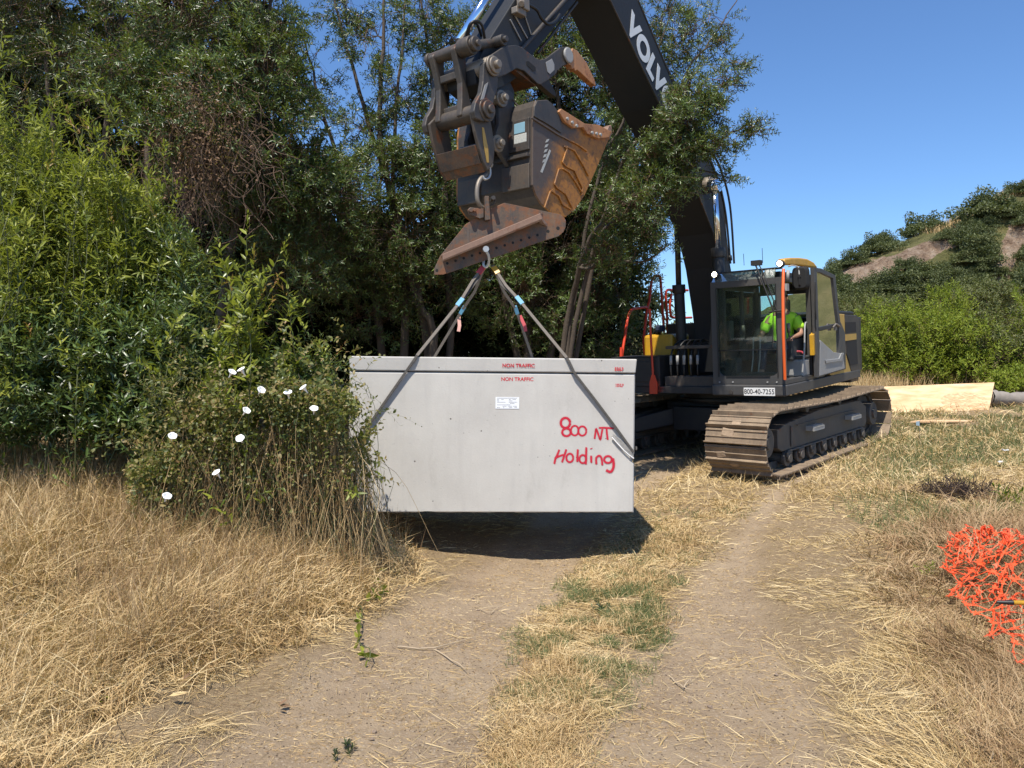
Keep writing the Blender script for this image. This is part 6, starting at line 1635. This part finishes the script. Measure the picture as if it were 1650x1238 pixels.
def bankf(x, y):
    """how deep the dry grass stands: left bank and right verge"""
    edge = np.interp(y, [2.5, 3.4, 4.2, 5.0, 5.8, 6.6, 7.4], [-1.75, -1.55, -1.12, -.78, -.62, -.75, -1.0])
    l = np.clip((edge - x) / .7, 0, 1)
    er = np.interp(y, [2.5, 3.5, 5, 6.5, 8], [1.65, 1.9, 2.35, 2.9, 3.6])
    r = np.clip((x - er) / 1.1, 0, 1)
    return l, r
def make_grass():
    def flow(x, y): return (fbm(x, y, 0.9, 41, 3) - .5) * 9 + (fbm(x, y, 3.5, 51, 2) - .5) * 3.0
    def put(name, lab, cat_, n, mat, x0, x1, y0, y1, prob, az, tilt, L, W, bend, lift=0.0, near=True):
        p = scatter(n, x0, x1, y0, y1, prob, near); x, y = p[:, 0], p[:, 1]; z = gz(x, y)
        tl = tilt(x, y); Ln = L(x, y); 
        P = np.stack([x, y, z + rng.random(len(x)) * lift(x, y) if callable(lift) else z + rng.random(len(x)) * lift], 1)
        V, F = strands(P, az(x, y), tl, Ln, W * np.clip(y / 5.0, .75, 4) * rng.uniform(.6, 1.4, len(x)), rng.uniform(.2, 1.1, len(x)) * bend)
        o = mesh_np(name, V, F, mat); tag(o, lab, cat_, kind='stuff')
    rn = lambda x: rng.random(len(x))
    nd = lambda x, y: 1 - dirt(x, y)
    shade_gap = lambda x, y: 1.0
    # left bank: deep matted grass
    put('dry_grass', 'deep matted dry brown grass covering the left bank', 'dry grass', 110000, STRAW, -7, 0, 2.5, 7.6, lambda x, y: bankf(x, y)[0] * (.22 + .78 * (fbm(x, y, 3.2, 61) > .44)),
        lambda x, y: flow(x, y) + rng.normal(0, 1.5, len(x)), lambda x, y: np.clip(rng.normal(1.0, .45, len(x)), .05, 1.55), lambda x, y: rng.uniform(.08, .34, len(x)) * (.5 + .55 * bankf(x, y)[0]), .0052, .9, lambda x, y: .10 * bankf(x, y)[0])
    put('dry_stalks', 'thin upright brown stalks standing among the matted grass of the left bank', 'dry stalks', 9000, STRAWB, -7, 0, 3.0, 7.4, lambda x, y: bankf(x, y)[0] ** 2 * (fbm(x, y, 1.6, 71) > .48),
        lambda x, y: rn(x) * 6.28, lambda x, y: np.abs(rng.normal(.1, .25, len(x))), lambda x, y: rng.uniform(.15, .50, len(x)), .0034, .3, .02)
    # right verge
    put('dry_verge_grass', 'matted grey brown dry grass on the right verge around the orange net', 'dry grass', 46000, STRAWB, 0, 9, 2.5, 9, lambda x, y: bankf(x, y)[1] * np.clip((7.6 - y) / 2.2, 0.04, 1) * (.25 + .75 * (fbm(x, y, 2.2, 62) > .47)),
        lambda x, y: flow(x, y) + rng.normal(0, 1.3, len(x)), lambda x, y: np.clip(rng.normal(1.05, .4, len(x)), .05, 1.5), lambda x, y: rng.uniform(.10, .36, len(x)) * (.4 + .7 * bankf(x, y)[1]), .0042, .8, lambda x, y: .07 * bankf(x, y)[1])
    put('pale_verge_straw', 'pale golden straw lying over the right side of the trail', 'straw', 30000, STRAWG, 0.5, 12, 2.5, 13, lambda x, y: nd(x, y) * np.clip((x - .5 * y + .3) / .8, 0, 1) * (.2 + .8 * (fbm(x, y, 1.1, 63) > .5)),
        lambda x, y: flow(x, y) + rng.normal(0, .5, len(x)), lambda x, y: np.clip(rng.normal(1.38, .14, len(x)), .6, 1.56), lambda x, y: rng.uniform(.06, .24, len(x)), .0036, .25, .02)
    put('loose_straws', 'long pale loose straws lying over the matted grass of the left bank', 'straw', 9000, STRAWG, -7, 0, 2.5, 7.2, lambda x, y: bankf(x, y)[0] * (.3 + .7 * (fbm(x, y, 1.4, 67) > .45)),
        lambda x, y: rn(x) * 6.28, lambda x, y: np.clip(rng.normal(1.15, .3, len(x)), .2, 1.5), lambda x, y: rng.uniform(.15, .42, len(x)), .0040, .3, lambda x, y: .03 + .12 * bankf(x, y)[0])
    # straw strewn on everything, thin on the ruts
    put('strewn_straw', 'golden straw strewn over the trail', 'straw', 60000, STRAWG, -6, 9, 2.5, 13, lambda x, y: (.07 + .9 * nd(x, y) ** 1.5) * (.15 + .85 * (fbm(x, y, 1.7, 64) > .46)),
        lambda x, y: flow(x, y) + rng.normal(0, 1.0, len(x)), lambda x, y: np.clip(rng.normal(1.46, .10, len(x)), .9, 1.56), lambda x, y: rng.uniform(.04, .17, len(x)), .0032, .12, .010)
    put('chaff', 'fine chaff scattered over the bare ruts', 'chaff', 70000, STRAW, -3, 5, 2.5, 10, lambda x, y: .3 + .7 * (fbm(x, y, 4, 65) > .5),
        lambda x, y: rn(x) * 6.28, lambda x, y: np.full(len(x), 1.53), lambda x, y: rng.uniform(.008, .045, len(x)), .0030, .1, .004)
    # middle strip and green patches
    def strip(x, y): 
        m = (_pd(x, y, [(0.0,2.4),(.12,3.2),(.45,4.6),(.85,6.0),(1.5,7.4),(2.2,8.6)]))
        return np.clip(1 - m / (np.clip(.36 + .08 * (y - 3), .36, .62) * (.5 + 1.0 * fbm(x, y, 1.5, 88))), 0, 1)
    put('strip_grass', 'short dry grass on the strip between the wheel ruts', 'dry grass', 17000, STRAW, -1, 4, 2.5, 9.5, lambda x, y: np.clip(strip(x, y) * 1.1, 0, 1) * (.12 + .88 * (fbm(x, y, 3.2, 66) > .50)),
        lambda x, y: rn(x) * 6.28, lambda x, y: np.clip(rng.normal(.9, .4, len(x)), .1, 1.5), lambda x, y: rng.uniform(.03, .11, len(x)), .0034, .5, .01)
    put('green_grass', 'low green grass growing on the strip between the wheel ruts', 'grass', 15000, GRASS, -1, 4, 2.5, 8.5, lambda x, y: np.clip(strip(x, y) * 1.6, 0, 1) * (fbm(x, y, 4.5, 77) > .50) * np.clip((y - 3.6) / .8, 0.12, 1) * np.clip((6.6 - y) / .8, .15, 1),
        lambda x, y: rn(x) * 6.28, lambda x, y: np.clip(rng.normal(.85, .4, len(x)), .1, 1.5), lambda x, y: rng.uniform(.02, .085, len(x)), .0032, .5, .004)
    put('far_green_grass', 'faded green grass on the right verge between the orange net and the plywood', 'grass', 20000, GRASS, 3.5, 14, 5.6, 17, lambda x, y: np.clip((x - .42 * y) / 1.2, 0, 1) * (fbm(x, y, .9, 78) > .48),
        lambda x, y: rn(x) * 6.28, lambda x, y: np.clip(rng.normal(.6, .4, len(x)), .1, 1.5), lambda x, y: rng.uniform(.05, .16, len(x)), .0036, .5, .004)
    put('distant_dry_grass', 'dry grass covering the clearing behind the excavator', 'dry grass', 60000, STRAWG, -12, 26, 8.6, 30, lambda x, y: (.10 + .9 * nd(x, y)) * (.35 + .65 * (fbm(x, y, .8, 79) > .45)),
        lambda x, y: rn(x) * 6.28, lambda x, y: np.clip(rng.normal(1.05, .4, len(x)), .1, 1.5), lambda x, y: rng.uniform(.08, .26, len(x)) * np.clip(y / 12, 1, 2), .0036, .4, .01)
    put('strip_straw', 'pale straw matted over the strip between the wheel ruts', 'straw', 7000, STRAWG, -1, 4, 2.5, 9, lambda x, y: np.clip(strip(x, y) * 1.3, 0, 1) * (.15 + .85 * (fbm(x, y, 2.0, 68) > .47)),
        lambda x, y: flow(x, y) + rng.normal(0, 1.2, len(x)), lambda x, y: np.clip(rng.normal(1.40, .12, len(x)), .8, 1.56), lambda x, y: rng.uniform(.04, .15, len(x)), .0034, .2, .015)
    put('tall_dry_grass', 'tall dry grass standing at the foot of the bright willow bushes', 'dry grass', 11000, STRAW, -7, -1.6, 5.0, 6.9, lambda x, y: bankf(x, y)[0] * (.3 + .7 * (fbm(x, y, 1.3, 69) > .45)),
        lambda x, y: rn(x) * 6.28, lambda x, y: np.abs(rng.normal(.25, .3, len(x))), lambda x, y: rng.uniform(.18, .50, len(x)), .0038, .7, .0, False)
    # pale tall grass in front of the thicket
    put('tall_pale_grass', 'tall pale grass at the foot of the green thicket', 'dry grass', 16000, STRAW, 5, 24, 15.5, 24, lambda x, y: np.clip(1 - np.abs(y - 19.5) / 2.5, 0, 1) * (fbm(x, y, .6, 80) > .45) + (x < 9.3) * (x > 6) * (y > 17) * .6,
        lambda x, y: rn(x) * 6.28, lambda x, y: np.abs(rng.normal(.1, .22, len(x))), lambda x, y: rng.uniform(.25, .75, len(x)), .0036, .4, .0, False)
make_grass()

def twigs_on_trail():
    """loose pale twigs lying on the ruts"""
    mt = plain('pale dry twig', (.42,.33,.22), .8, var=.3)
    specs = [('forked pale twig lying across the left wheel rut', [(640,1045),(700,1050),(765,1035)], [(700,1050),(735,1075),(752,1090)], .005),
             ('long thin pale stalk lying by the lower right corner', [(1585,1155),(1610,1200),(1640,1245)], [(1610,1200),(1602,1222),(1596,1240)], .008),
             ('bent pale stalk in the dead grass by the left edge', [(52,1060),(66,1095),(92,1140)], [(66,1095),(80,1110),(100,1122)], .006),
             ('short pale twig lying on the right wheel rut', [(1080,1095),(1100,1115),(1115,1122)], [(1100,1115),(1106,1108),(1114,1104)], .004),
             ('thin curved twig on the left rut close to the strip', [(775,985),(790,992),(828,990)], [(790,992),(800,985),(812,984)], .003)]
    for lab, A, B, r in specs:
        P = [np.array(onground(*p)) for p in A]; o0 = P[0].copy()
        g = Geo()
        for Lp in (A, B):
            Q = [np.array(onground(*p)) + [0, 0, .012 + .012*i] for i, p in enumerate(Lp)]
            Q = np.array([list(v) for v in smooth_path([Vector(q) for q in Q], 5)]); Q += rng.normal(size=Q.shape) * .002; g.add(*tube_np(Q, np.linspace(r, r*.4, len(Q)), 5))
        o = mesh_np('dry_twig', np.concatenate(g.V) - o0, [np.concatenate(g.F[4])], mt, smooth=True); o.location = o0; tag(o, lab, 'twig')
    # fallen leaves
    for lab, px, py, mat, s in [('pale yellow fallen leaf on the dry grass at the lower left', 272, 1134, STRAWG, .08), ('curled brown leaf near the edge of the left rut', 452, 1152, L_DEAD, .05), ('small orange brown leaf above the yellow leaf', 293, 1115, L_DEAD, .05)]:
        x, Y, z = onground(px, py); n = 1 if s > .06 else 3
        V, F = leaves_np(np.zeros((n,3)) + rng.normal(size=(n,3))*.008*(n>1) + [0,0,.035], unit(np.array([[1,.25,.15]]*n) + rng.normal(size=(n,3))*.5*(n>1)), unit(np.array([[0,-.4,1]]*n) + rng.normal(size=(n,3))*.3*(n>1)), np.full(n,s), np.full(n,s*.32), .1, True)
        o = mesh_np('fallen_leaf', V, F, mat); o.location = (x, Y, z); tag(o, lab, 'leaf')
    # stones and clods on the ruts
    st = []
    for k in range(24):
        for _ in range(30):
            y = rng.uniform(2.9, 7.5); x = rng.uniform(-1.3, 2.6)
            if dirt(np.array([x]), np.array([y]))[0] > .8: break
        s = rng.uniform(.005, .016); v = rnd_dirs(14)
        bm_v = v * s * np.array([1.2, 1, .7]) * rng.uniform(.7, 1.2, (14, 1))
        import bmesh
        bm = bmesh.new(); [bm.verts.new(q) for q in bm_v]; bmesh.ops.convex_hull(bm, input=bm.verts)
        me = bpy.data.meshes.new('stone'); bm.to_mesh(me); bm.free(); me.materials.append(M['stone'])
        o = bpy.data.objects.new('stone', me); COL.objects.link(o); o.location = (x, y, gz1(x, y) + s * .3); tag(o, 'small brown clod lying loose on the bare wheel ruts', 'stone', 'clods on the wheel ruts')
M['stone'] = plain('earth clod', (.22,.165,.12), .95, bump=1, sc=60, var=.3)
twigs_on_trail()

# --- right hand side: thicket, hill, plywood, log, net
def shrubs_right():
    lab = ['tall pale green shrub at the left end of the thicket behind the radiator door', 'lime shrub in the thicket above the left end of the plywood', 'dense lime shrub directly behind the middle of the plywood', 'lime shrub standing highest near the middle of the thicket',
           'dense shrub behind the right end of the plywood', 'bushy lime shrub behind the grey log', 'light green shrub at the right edge of the thicket', 'shaded green shrub at the back of the thicket near the radiator door', 'grey twiggy shrub among the lime shrubs', 'low lime shrub in front of the thicket by the log']
    spec = [(1405,552,23,45,66),(1440,556,21,60,72),(1500,566,20,62,68),(1530,535,23,62,70),(1565,568,19.5,55,60),(1615,545,19.5,55,76),(1660,535,20,50,80),(1400,510,26,60,40),(1590,490,25,50,42),(1640,612,18.6,45,30)]
    for (px, py, Y, rx, ry), lb in zip(spec, lab):
        x = (px - 825) / FPX * Y; c = []
        for k in range(7):
            a = rng.uniform(0, 2*PI); c.append((px + math.cos(a)*rx*.55, py + math.sin(a)*ry*.5, Y + rng.uniform(-.6,.6), rx*.55, ry*.55, .7, 62))
        c.append((px, py+ry*.45, Y-.5, rx*.9, ry*.45, .7, 90)); c.append((px, py, Y-.3, rx*.8, ry*.7, .7, 110))
        m = L_HILL2 if 'grey' in lb or 'shaded' in lb else L_SHRUB
        tree('thicket_shrub', lb, 'shrub', (x, Y), [[(px, py+10, Y)], [(px+15, py, Y)]], c, m, ll=.12, lw=.042, L=.42, nl=12, dens=1.0, droop=.05, r0=.04, upb=.8, out=.5, group='shrubs of the green thicket')
shrubs_right()

def label_scrub():
    L = [o for o in bpy.data.objects if o.get('label', '').startswith('dark evergreen shrub among')]
    def py_(o): return HOR - (o.location.z - EYE) / o.location.y * FPX
    L.sort(key=py_); n = len(L); names = ['topmost', 'upper', 'middle', 'lower', 'lowest']
    word = ['leftmost', 'second', 'third', 'fourth', 'fifth', 'sixth', 'seventh', 'eighth', 'ninth', 'tenth', 'eleventh', 'twelfth']
    for k in range(5):
        row = sorted(L[k*n//5:(k+1)*n//5], key=lambda o: o.location.x / o.location.y)
        for i, o in enumerate(row):
            o['label'] = (('leftmost' if i == 0 else 'rightmost' if i == len(row)-1 else word[i] + ' from the left') + ' of the shrubs in the %s row of hillside scrub' % names[k])

def hill():
    Y0, Y1 = 44., 150.
    def ridge_px(px): return np.interp(px, [900, 1100, 1230, 1290, 1340, 1380, 1430, 1480, 1540, 1600, 1650, 1750, 1900], [565, 540, 500, 465, 441, 412, 398, 376, 348, 326, 306, 270, 235])
    def hz(X, Y):
        px = 825 + X / np.maximum(Y, 66) * FPX
        top = EYE + (HOR - ridge_px(px)) / FPX * 66
        s = np.clip((Y - 46) / 20, 0, 1)
        prof = .55 * s + .45 * np.where(s < .5, 2*s*s, 1 - 2*(1-s)**2) 
        cl = .10 * np.tanh((s - .62 + .08 * (fbm(X, Y*0, .12, 91) - .5)) * 22) * (s < .98)
        z = 1.2 + (top - 1.2) * np.clip(prof + cl * np.minimum(1, 4*(1-s)), 0, 1.02)
        z -= np.clip((Y - 70) / 60, 0, 1) * 3.0
        z += (fbm(X, Y, .25, 92) - .5) * 1.6 * np.clip(s * 4, 0, 1) + (fbm(X, Y, 1.1, 93) - .5) * .5 * np.clip(s*4, 0, 1)
        return z
    xs = np.linspace(5, 130, 420); ys = np.concatenate([np.linspace(Y0, 72, 190), np.linspace(73, Y1, 30)])
    X, Y = np.meshgrid(xs, ys); X = X.ravel(); Y = Y.ravel(); Z = hz(X, Y)
    px = 825 + X / Y * FPX; py = HOR - (Z - EYE) / Y * FPX
    def inpoly(poly):
        r = np.zeros(len(px), bool); P = poly + poly[:1]
        for (x1, y1), (x2, y2) in zip(P[:-1], P[1:]):
            c = ((y1 > py) != (y2 > py)) & (px < (x2 - x1) * (py - y1) / (y2 - y1 + 1e-9) + x1); r ^= c
        return r
    soil = (inpoly([(1352,436),(1400,418),(1440,412),(1470,398),(1540,372),(1552,392),(1520,404),(1500,418),(1440,440),(1400,462),(1362,452)]) | inpoly([(1594,462),(1604,420),(1612,398),(1628,362),(1655,350),(1660,385),(1640,410),(1626,450),(1600,475)])).astype(float)
    nx = len(xs); i = np.arange((len(ys)-1)*(nx-1)); r = i // (nx-1); c = i % (nx-1); a = r*nx + c; F = np.stack([a, a+1, a+nx+1, a+nx], 1)
    t = NT('hillside of dry grass and bare earth'); v = t.coord(); at_ = t.n('ShaderNodeAttribute'); at_.attribute_name = 'soil'
    n1 = t.noise(v, .35, 8, .7); n2 = t.noise(v, 2.4, 8, .75)
    g = t.ramp(n1, [(.3, (.13,.13,.05)), (.5, (.25,.24,.095)), (.7, (.40,.34,.16))])
    n3 = t.noise(t.coord((1, 1, .25)), 1.5, 10, .8)
    s = t.ramp(n3, [(.36, (.18,.115,.075)), (.46, (.42,.29,.20)), (.56, (.58,.43,.31)), (.66, (.72,.59,.46))])
    f = t.math('MULTIPLY', t.math('SUBTRACT', t.math('ADD', at_.outputs['Fac'], t.math('MULTIPLY', t.math('SUBTRACT', n2, .5), 1.6)), .42), 5, True)
    mt = t.done(t.bsdf(t.mix(f, g, s), .95, 0, t.bump(t.math('ADD', n2, n3), 1.0, .9), .1))
    o = mesh_np('hill', np.stack([X, Y, Z], 1), [F], mt, smooth=True, attr={'soil': soil}); o['kind'] = 'structure'
    # shrubs: three kinds copied over the slope
    protos = []
    for k in range(4):
        lf = Geo(); n = 5200; v = rnd_dirs(n); v[:, 2] = np.abs(v[:, 2]) * 1.0 - .12
        lump = .72 + .32 * np.sin(v[:, 0]*5+k*2) * np.sin(v[:, 1]*4.4+k) + .14*np.sin(v[:, 2]*9+k)
        P = v * rng.uniform(.55, 1, (n, 1)) * lump[:, None] * np.array([1.0, 1.0, .86]) + [0, 0, .1]
        D = unit(v * .5 + rnd_dirs(n) * .9); N_ = unit(np.cross(D, rnd_dirs(n))); V, Fs = leaves_np(P, D, N_, rng.uniform(.05,.10,n), rng.uniform(.03,.055,n), .1); lf.add(V, Fs)
        ro = empty('hill_shrub', (0,0,0), None, 'shrub', 'shrubs on the hillside')
        cr = mesh_np('crown', V, Fs, L_HILL if k < 3 else L_HILL2, ro)
        q = MB(); q.tube([(0,0,-.35),(.03,.02,0),(0,.05,.35)], .04, 6); tk = q.build('trunk', M['bark'], ro)
        protos.append((ro, cr, tk))
    def place(px_, py_, R, kind, lab, i=[0]):
        # nearest slope point under that pixel
        d = (px - px_)**2 + (py - py_)**2 + np.where(Y > 67, 200, 0); j = int(np.argmin(d)); p = (X[j], Y[j], Z[j])
        ro, cr, tk = protos[kind]
        if ro.get('used'):
            r2 = ro.copy(); COL.objects.link(r2)
            for ch in (cr, tk): c2 = ch.copy(); COL.objects.link(c2); c2.parent = r2
            ro = r2
        else: ro['used'] = 1
        ro.location = p; ro.scale = (R, R, R * rng.uniform(.8, 1.0)); ro.rotation_euler.z = rng.uniform(0, 6.28)
        ro['label'] = lab
        return ro
    def inb(px_, py_):
        q = ridge_px(px_) ; return py_ - q
    named = [(1487,382,2.7,0,'big round dark shrub standing on the ridge above the longest earth scar'), (1425,402,1.9,1,'round shrub on the skyline at the left of the ridge'), (1412,410,2.2,0,'dark shrub beside the round skyline shrub on the left ridge'),
             (1378,428,1.9,2,'small dark shrub low on the left skyline'), (1352,436,1.6,3,'pale shrub at the left end of the skyline beside the cab'), (1500,362,1.5,3,'pale small shrub on the crest right of the big round shrub'), (1588,352,3.0,1,'broad dark shrub on the crest below the grassy top'), (1643,315,1.8,2,'shrub at the highest corner of the ridge, right edge'),
             (1565,398,2.3,0,'dark shrub right of the longest earth scar'), (1574,424,2.3,2,'dark shrub left of the steep right earth scar'), (1660,418,1.8,1,'dark shrub right of the steep earth scar'), (1650,450,1.6,0,'lower dark shrub right of the steep earth scar')]
    for a in named: place(*a)
    k = 0; dens = [(1355,470),(1380,485),(1410,470),(1440,470),(1465,470),(1490,456),(1520,444),(1545,455),(1430,490),(1400,500),(1370,505),(1460,495),(1495,480),(1530,478),(1560,470),(1575,450),(1600,345),(1620,335),(1625,355),(1585,372),(1575,378),(1550,425),(1650,345),(1660,370),
                       (1510,500),(1550,500),(1590,490),(1625,480),(1350,490),(1340,460),(1560,365),(1620,500),(1655,470),(1345,515),(1583,400),(1578,440),(1460,432),(1530,388),(1612,440)]
    for (a, b) in dens:
        R = rng.uniform(1.7, 2.6) if b > 455 else rng.uniform(1.2, 1.8)
        place(a + rng.uniform(-5, 5), b + rng.uniform(-4, 4), R, int(rng.choice([0,1,2,3], p=[.33,.28,.24,.15])), 'dark evergreen shrub among the closely grown scrub on the lower hillside' )
    label_scrub()
    for ob in list(bpy.data.objects):
        if 'used' in ob: del ob['used']
    # pale grass on the crest
    n = 11000; xx = rng.uniform(36, 75, n); yy = rng.uniform(63.5, 72, n); V, F = strands(np.stack([xx, yy, hz(xx, yy)], 1), rng.uniform(0, 6.28, n), np.abs(rng.normal(.1,.2,n)), rng.uniform(.4, .9, n), np.full(n, .05), np.full(n, .3))
    o = mesh_np('crest_grass', V, F, STRAW); tag(o, 'tall pale grass along the crest of the hill', 'grass', kind='stuff')
hill()

def right_things():
    # plywood leaning back against the brush
    t = NT('raw plywood'); v = t.coord((1, 1, 4.5)); n1 = t.noise(v, 3.2, 8, .6); wv = t.n('ShaderNodeTexWave'); wv.bands_direction = 'Z'; wv.inputs['Scale'].default_value = 2.2; wv.inputs['Distortion'].default_value = 14; wv.inputs['Detail'].default_value = 4
    t.l(t.coord((.25, 1, 1)), wv.inputs['Vector'])
    c = t.ramp(n1, [(.3, (.58,.36,.19)), (.5, (.72,.50,.29)), (.72, (.80,.61,.39))]); c = t.mix(t.math('MULTIPLY', wv.outputs['Fac'], .30), c, (.50,.28,.13))
    mp = t.n('ShaderNodeMapping'); tc = t.n('ShaderNodeTexCoord'); mp.inputs['Location'].default_value = (-1.35, 0, -1.0); mp.inputs['Scale'].default_value = (1.9, 1.0, 4.6)
    t.l(tc.outputs['Object'], mp.inputs[0]); gr = t.n('ShaderNodeTexGradient', gradient_type='SPHERICAL'); t.l(mp.outputs[0], gr.inputs[0])
    sc_ = t.math('MULTIPLY', t.math('GREATER_THAN', gr.outputs['Fac'], 0.02), t.ramp(t.noise(t.coord((1.2, 1, 9)), 9, 4), [(.48, (0,0,0)), (.56, (.75,.75,.75))]))
    c = t.mix(sc_, c, (.42,.24,.13))
    ply = t.done(t.bsdf(c, .7, 0, None, .2))
    Y = 15.6
    a, b = at(1418, 668, Y), at(1593, 663, Y); c_, d_ = at(1602, 617, Y + .45), at(1421, 624, Y + .45)
    a.x += .05
    o0 = (a + b) / 2; q = MB(Matrix.Translation(-o0)); n_ = (b - a).cross(d_ - a).normalized() * .018
    q.loft([a, b, c_, d_], [p + n_ for p in (a, b, c_, d_)]); o = q.build('plywood_sheet', ply, bevel=.004); o.location = o0; tag(o, 'pale plywood sheet leaning on its long edge in front of the green thicket', 'plywood')
    x, Yp, z = onground(1512, 683); q = MB(); q.loft([(-.62,-.18,0),(.62,-.03,0),(.55,.16,0),(-.25,.14,0)], [(-.62,-.18,.03),(.62,-.03,.03),(.55,.16,.03),(-.25,.14,.03)]); o = q.build('wood_offcut', ply, bevel=.004); o.location = (x, Yp, z + .03); tag(o, 'broken plank of pale plywood lying flat in the grass before the sheet', 'plank')
    # log
    p0, p1 = at(1594, 640, 16.0), at(1730, 645, 16.6); P = curve(p0, p1, 0, .01, 22); R = .15 + .012 * rng.normal(size=22); V, F = tube_np(P, R, 18)
    V += rng.normal(size=V.shape) * .004; cap = [np.array([list(range(18))[::-1]])]
    lg = mesh_np('fallen_log', V - np.array(p0), [F[0][:, ::-1]], plain('weathered grey log', (.24,.21,.18), .9, bump=.6, var=.35, sc=6), smooth=True); lg.location = p0; tag(lg, 'weathered grey log lying behind the right end of the plywood', 'log')
    me = MB(); me.cyl(tuple(P[0]-np.array(p0)+[-.002,0,0]), tuple(P[0]-np.array(p0)+[.01,0,0]), .14, 18); me.build('cut_end', M['palebark'], lg)
    # dead brush clump
    x, Yp, z = onground(1545, 800); ro = empty('dead_brush', (x, Yp, z), 'dark heap of dead brush in the grass above the orange net', 'dead brush'); g = Geo()
    for k in range(420):
        a = np.array([x + rng.normal(0,.20), Yp + rng.normal(0,.14), z + rng.uniform(0,.05)]); b = a + rnd_dirs(1, .5)[0] * rng.uniform(.08,.26); g.add(*tube_np(curve(a, b, 0, .15, 5), np.full(5, .003), 3))
    g.build('twigs', plain('dark dead twigs', (.05,.032,.026), .9, var=.4), ro)
    g = Geo(); n = 500; P = np.array([x,Yp,z+.06]) + rng.normal(size=(n,3))*[.20,.14,.04]; D = rnd_dirs(n); V, F = leaves_np(P, D, unit(np.cross(D, rnd_dirs(n))), rng.uniform(.02,.05,n), rng.uniform(.01,.02,n)); g.add(V, F); g.build('dead_leaves', plain('dark dead leaves', (.055,.035,.028), .9, var=.4), ro)
    # scraps and marker flag
    for lab, px, py, s in (('crumpled white scrap lying in the grass at the right edge', 1622, 737, .06), ('smaller white scrap below the crumpled one', 1612, 755, .045)):
        x, Yp, z = onground(px, py); q = MB(); n = 5; vs = [(rng.uniform(-.3,.3)*s + (i-2)*s*.4, rng.uniform(-.3,.3)*s + (j-2)*s*.3, abs(rng.normal())*s*.35) for i in range(n) for j in range(n)]
        fs = [(i*n+j, i*n+j+1, (i+1)*n+j+1, (i+1)*n+j) for i in range(n-1) for j in range(n-1)]; q.add(vs, fs); o = q.build('white_scrap', M['white']); o.location = (x, Yp, z+.08); tag(o, lab, 'litter')
    x, Yp, z = onground(1482, 712); o = empty('marker_flag', (x, Yp, z), 'tiny faded blue marker flag on a wire behind the excavator track', 'marker flag')
    q = MB(); q.tube([(0,0,0),(0,0,.34)], .004, 5); q.build('wire', M['pinst'], o); q = MB(); q.loft([(0,0,.26),(-.05,.02,.27),(-.05,.02,.33),(0,0,.34)], [(0,.003,.26),(-.05,.023,.27),(-.05,.023,.33),(0,.003,.34)]); q.build('flag', plain('faded blue flag', (.25,.35,.42), .7), o)
    # orange barrier net, crumpled
    V = []; F3 = []; F4 = []
    nu, nv = 40, 16
    def surf(u, v):
        # u runs from the far end towards the viewer, v across
        cx = 3.86 - .62*u ; cy = 6.35 - 2.2*u
        wdt = .30 + .55*min(1, u*2.2)
        ang = -.35 + .9*u
        x = cx + (v-.45)*wdt*1.6*math.cos(ang*.4) + .05*math.sin(u*37+v*9); y = cy + (v-.5)*wdt*.8 + .05*math.sin(v*21+u*23)
        h = (.05 + .06*math.sin(min(1,u*2)*PI*.5)) * math.exp(-((v-.62)/.30)**2) + .035*math.sin(u*61+v*17)*math.sin(v*33+u*11) + .03*math.sin(u*23+v*41)
        return Vector((x, y, gz1(x, y) + .10 + max(h, 0) + .02*rng.random()))
    G = [[surf(i/nu + .006*rng.normal(), j/nv + .012*rng.normal()) for j in range(nv+1)] for i in range(nu+1)]
    o0 = G[0][nv//2].copy()
    def knot(p, n, r):
        b = len(V); u = n.orthogonal().normalized(); w_ = n.cross(u); m = 8; a0 = rng.uniform(0, 6.28)
        for k in range(m):
            rr = r * (1.35 if k % 2 == 0 else .55); a = a0 + 2*PI*k/m; V.append(p + (u*math.cos(a) + w_*math.sin(a))*rr - o0)
        for k in range(m): V.append(V[b+k] + n*.002)
        F8.append([b+k for k in range(m)]); F8.append([b+m+k for k in range(m)][::-1])
        for k in range(m): F4.append((b+k, b+(k+1)%m, b+m+(k+1)%m, b+m+k))
    F8 = []
    def strand(p, q_, w_, n):
        b = len(V); d = (q_-p).normalized(); s = d.cross(n).normalized()*w_; mid = (p+q_)/2 + n*rng.uniform(-.012,.012)
        for c, k in ((p,1.6),(mid,.6),(q_,1.6)): V.extend([c + s*k - o0, c - s*k - o0])
        F4.extend([(b,b+1,b+3,b+2),(b+2,b+3,b+5,b+4)])
    for i in range(nu+1):
        for j in range(nv+1):
            p = G[i][j]; a = G[min(i+1,nu)][j]-G[max(i-1,0)][j]; c = G[i][min(j+1,nv)]-G[i][max(j-1,0)]; n = a.cross(c).normalized()
            n = (n + Vector(rnd_dirs(1)[0])*.28).normalized()
            knot(p, n, .021)
            if i < nu: strand(p, G[i+1][j], .0045, n)
            if j < nv: strand(p, G[i][j+1], .0045, n)
    me = bpy.data.meshes.new('barrier_net'); me.from_pydata([tuple(v) for v in V], [], F8 + F4); me.materials.append(M['net']); o = bpy.data.objects.new('barrier_net', me); COL.objects.link(o); o.location = o0
    tag(o, 'crumpled orange plastic barrier net lying on the right verge', 'safety net')
    # pole with black grip and yellow band, under the net
    a = at(1606, 998, 4.35); b = at(1730, 1030, 4.25); zz = gz1(a.x, a.y); a.z = max(a.z, zz+.05) + .10; b.z = a.z + .02; d = (b-a).normalized()
    ro = empty('tool_pole', a, 'black and yellow tool handle lying under the orange net at the right edge', 'tool handle')
    q = MB(); q.tube([(0,0,0), tuple(d*.07), tuple(d*.085)], .013, 12, rs=[.009,.014,.014]); q.build('grip', M['rubber'], ro); q = MB(); q.cyl(tuple(d*.086), tuple(d*.75), .013, 12); q.build('shaft', M['yellow'], ro)
right_things()
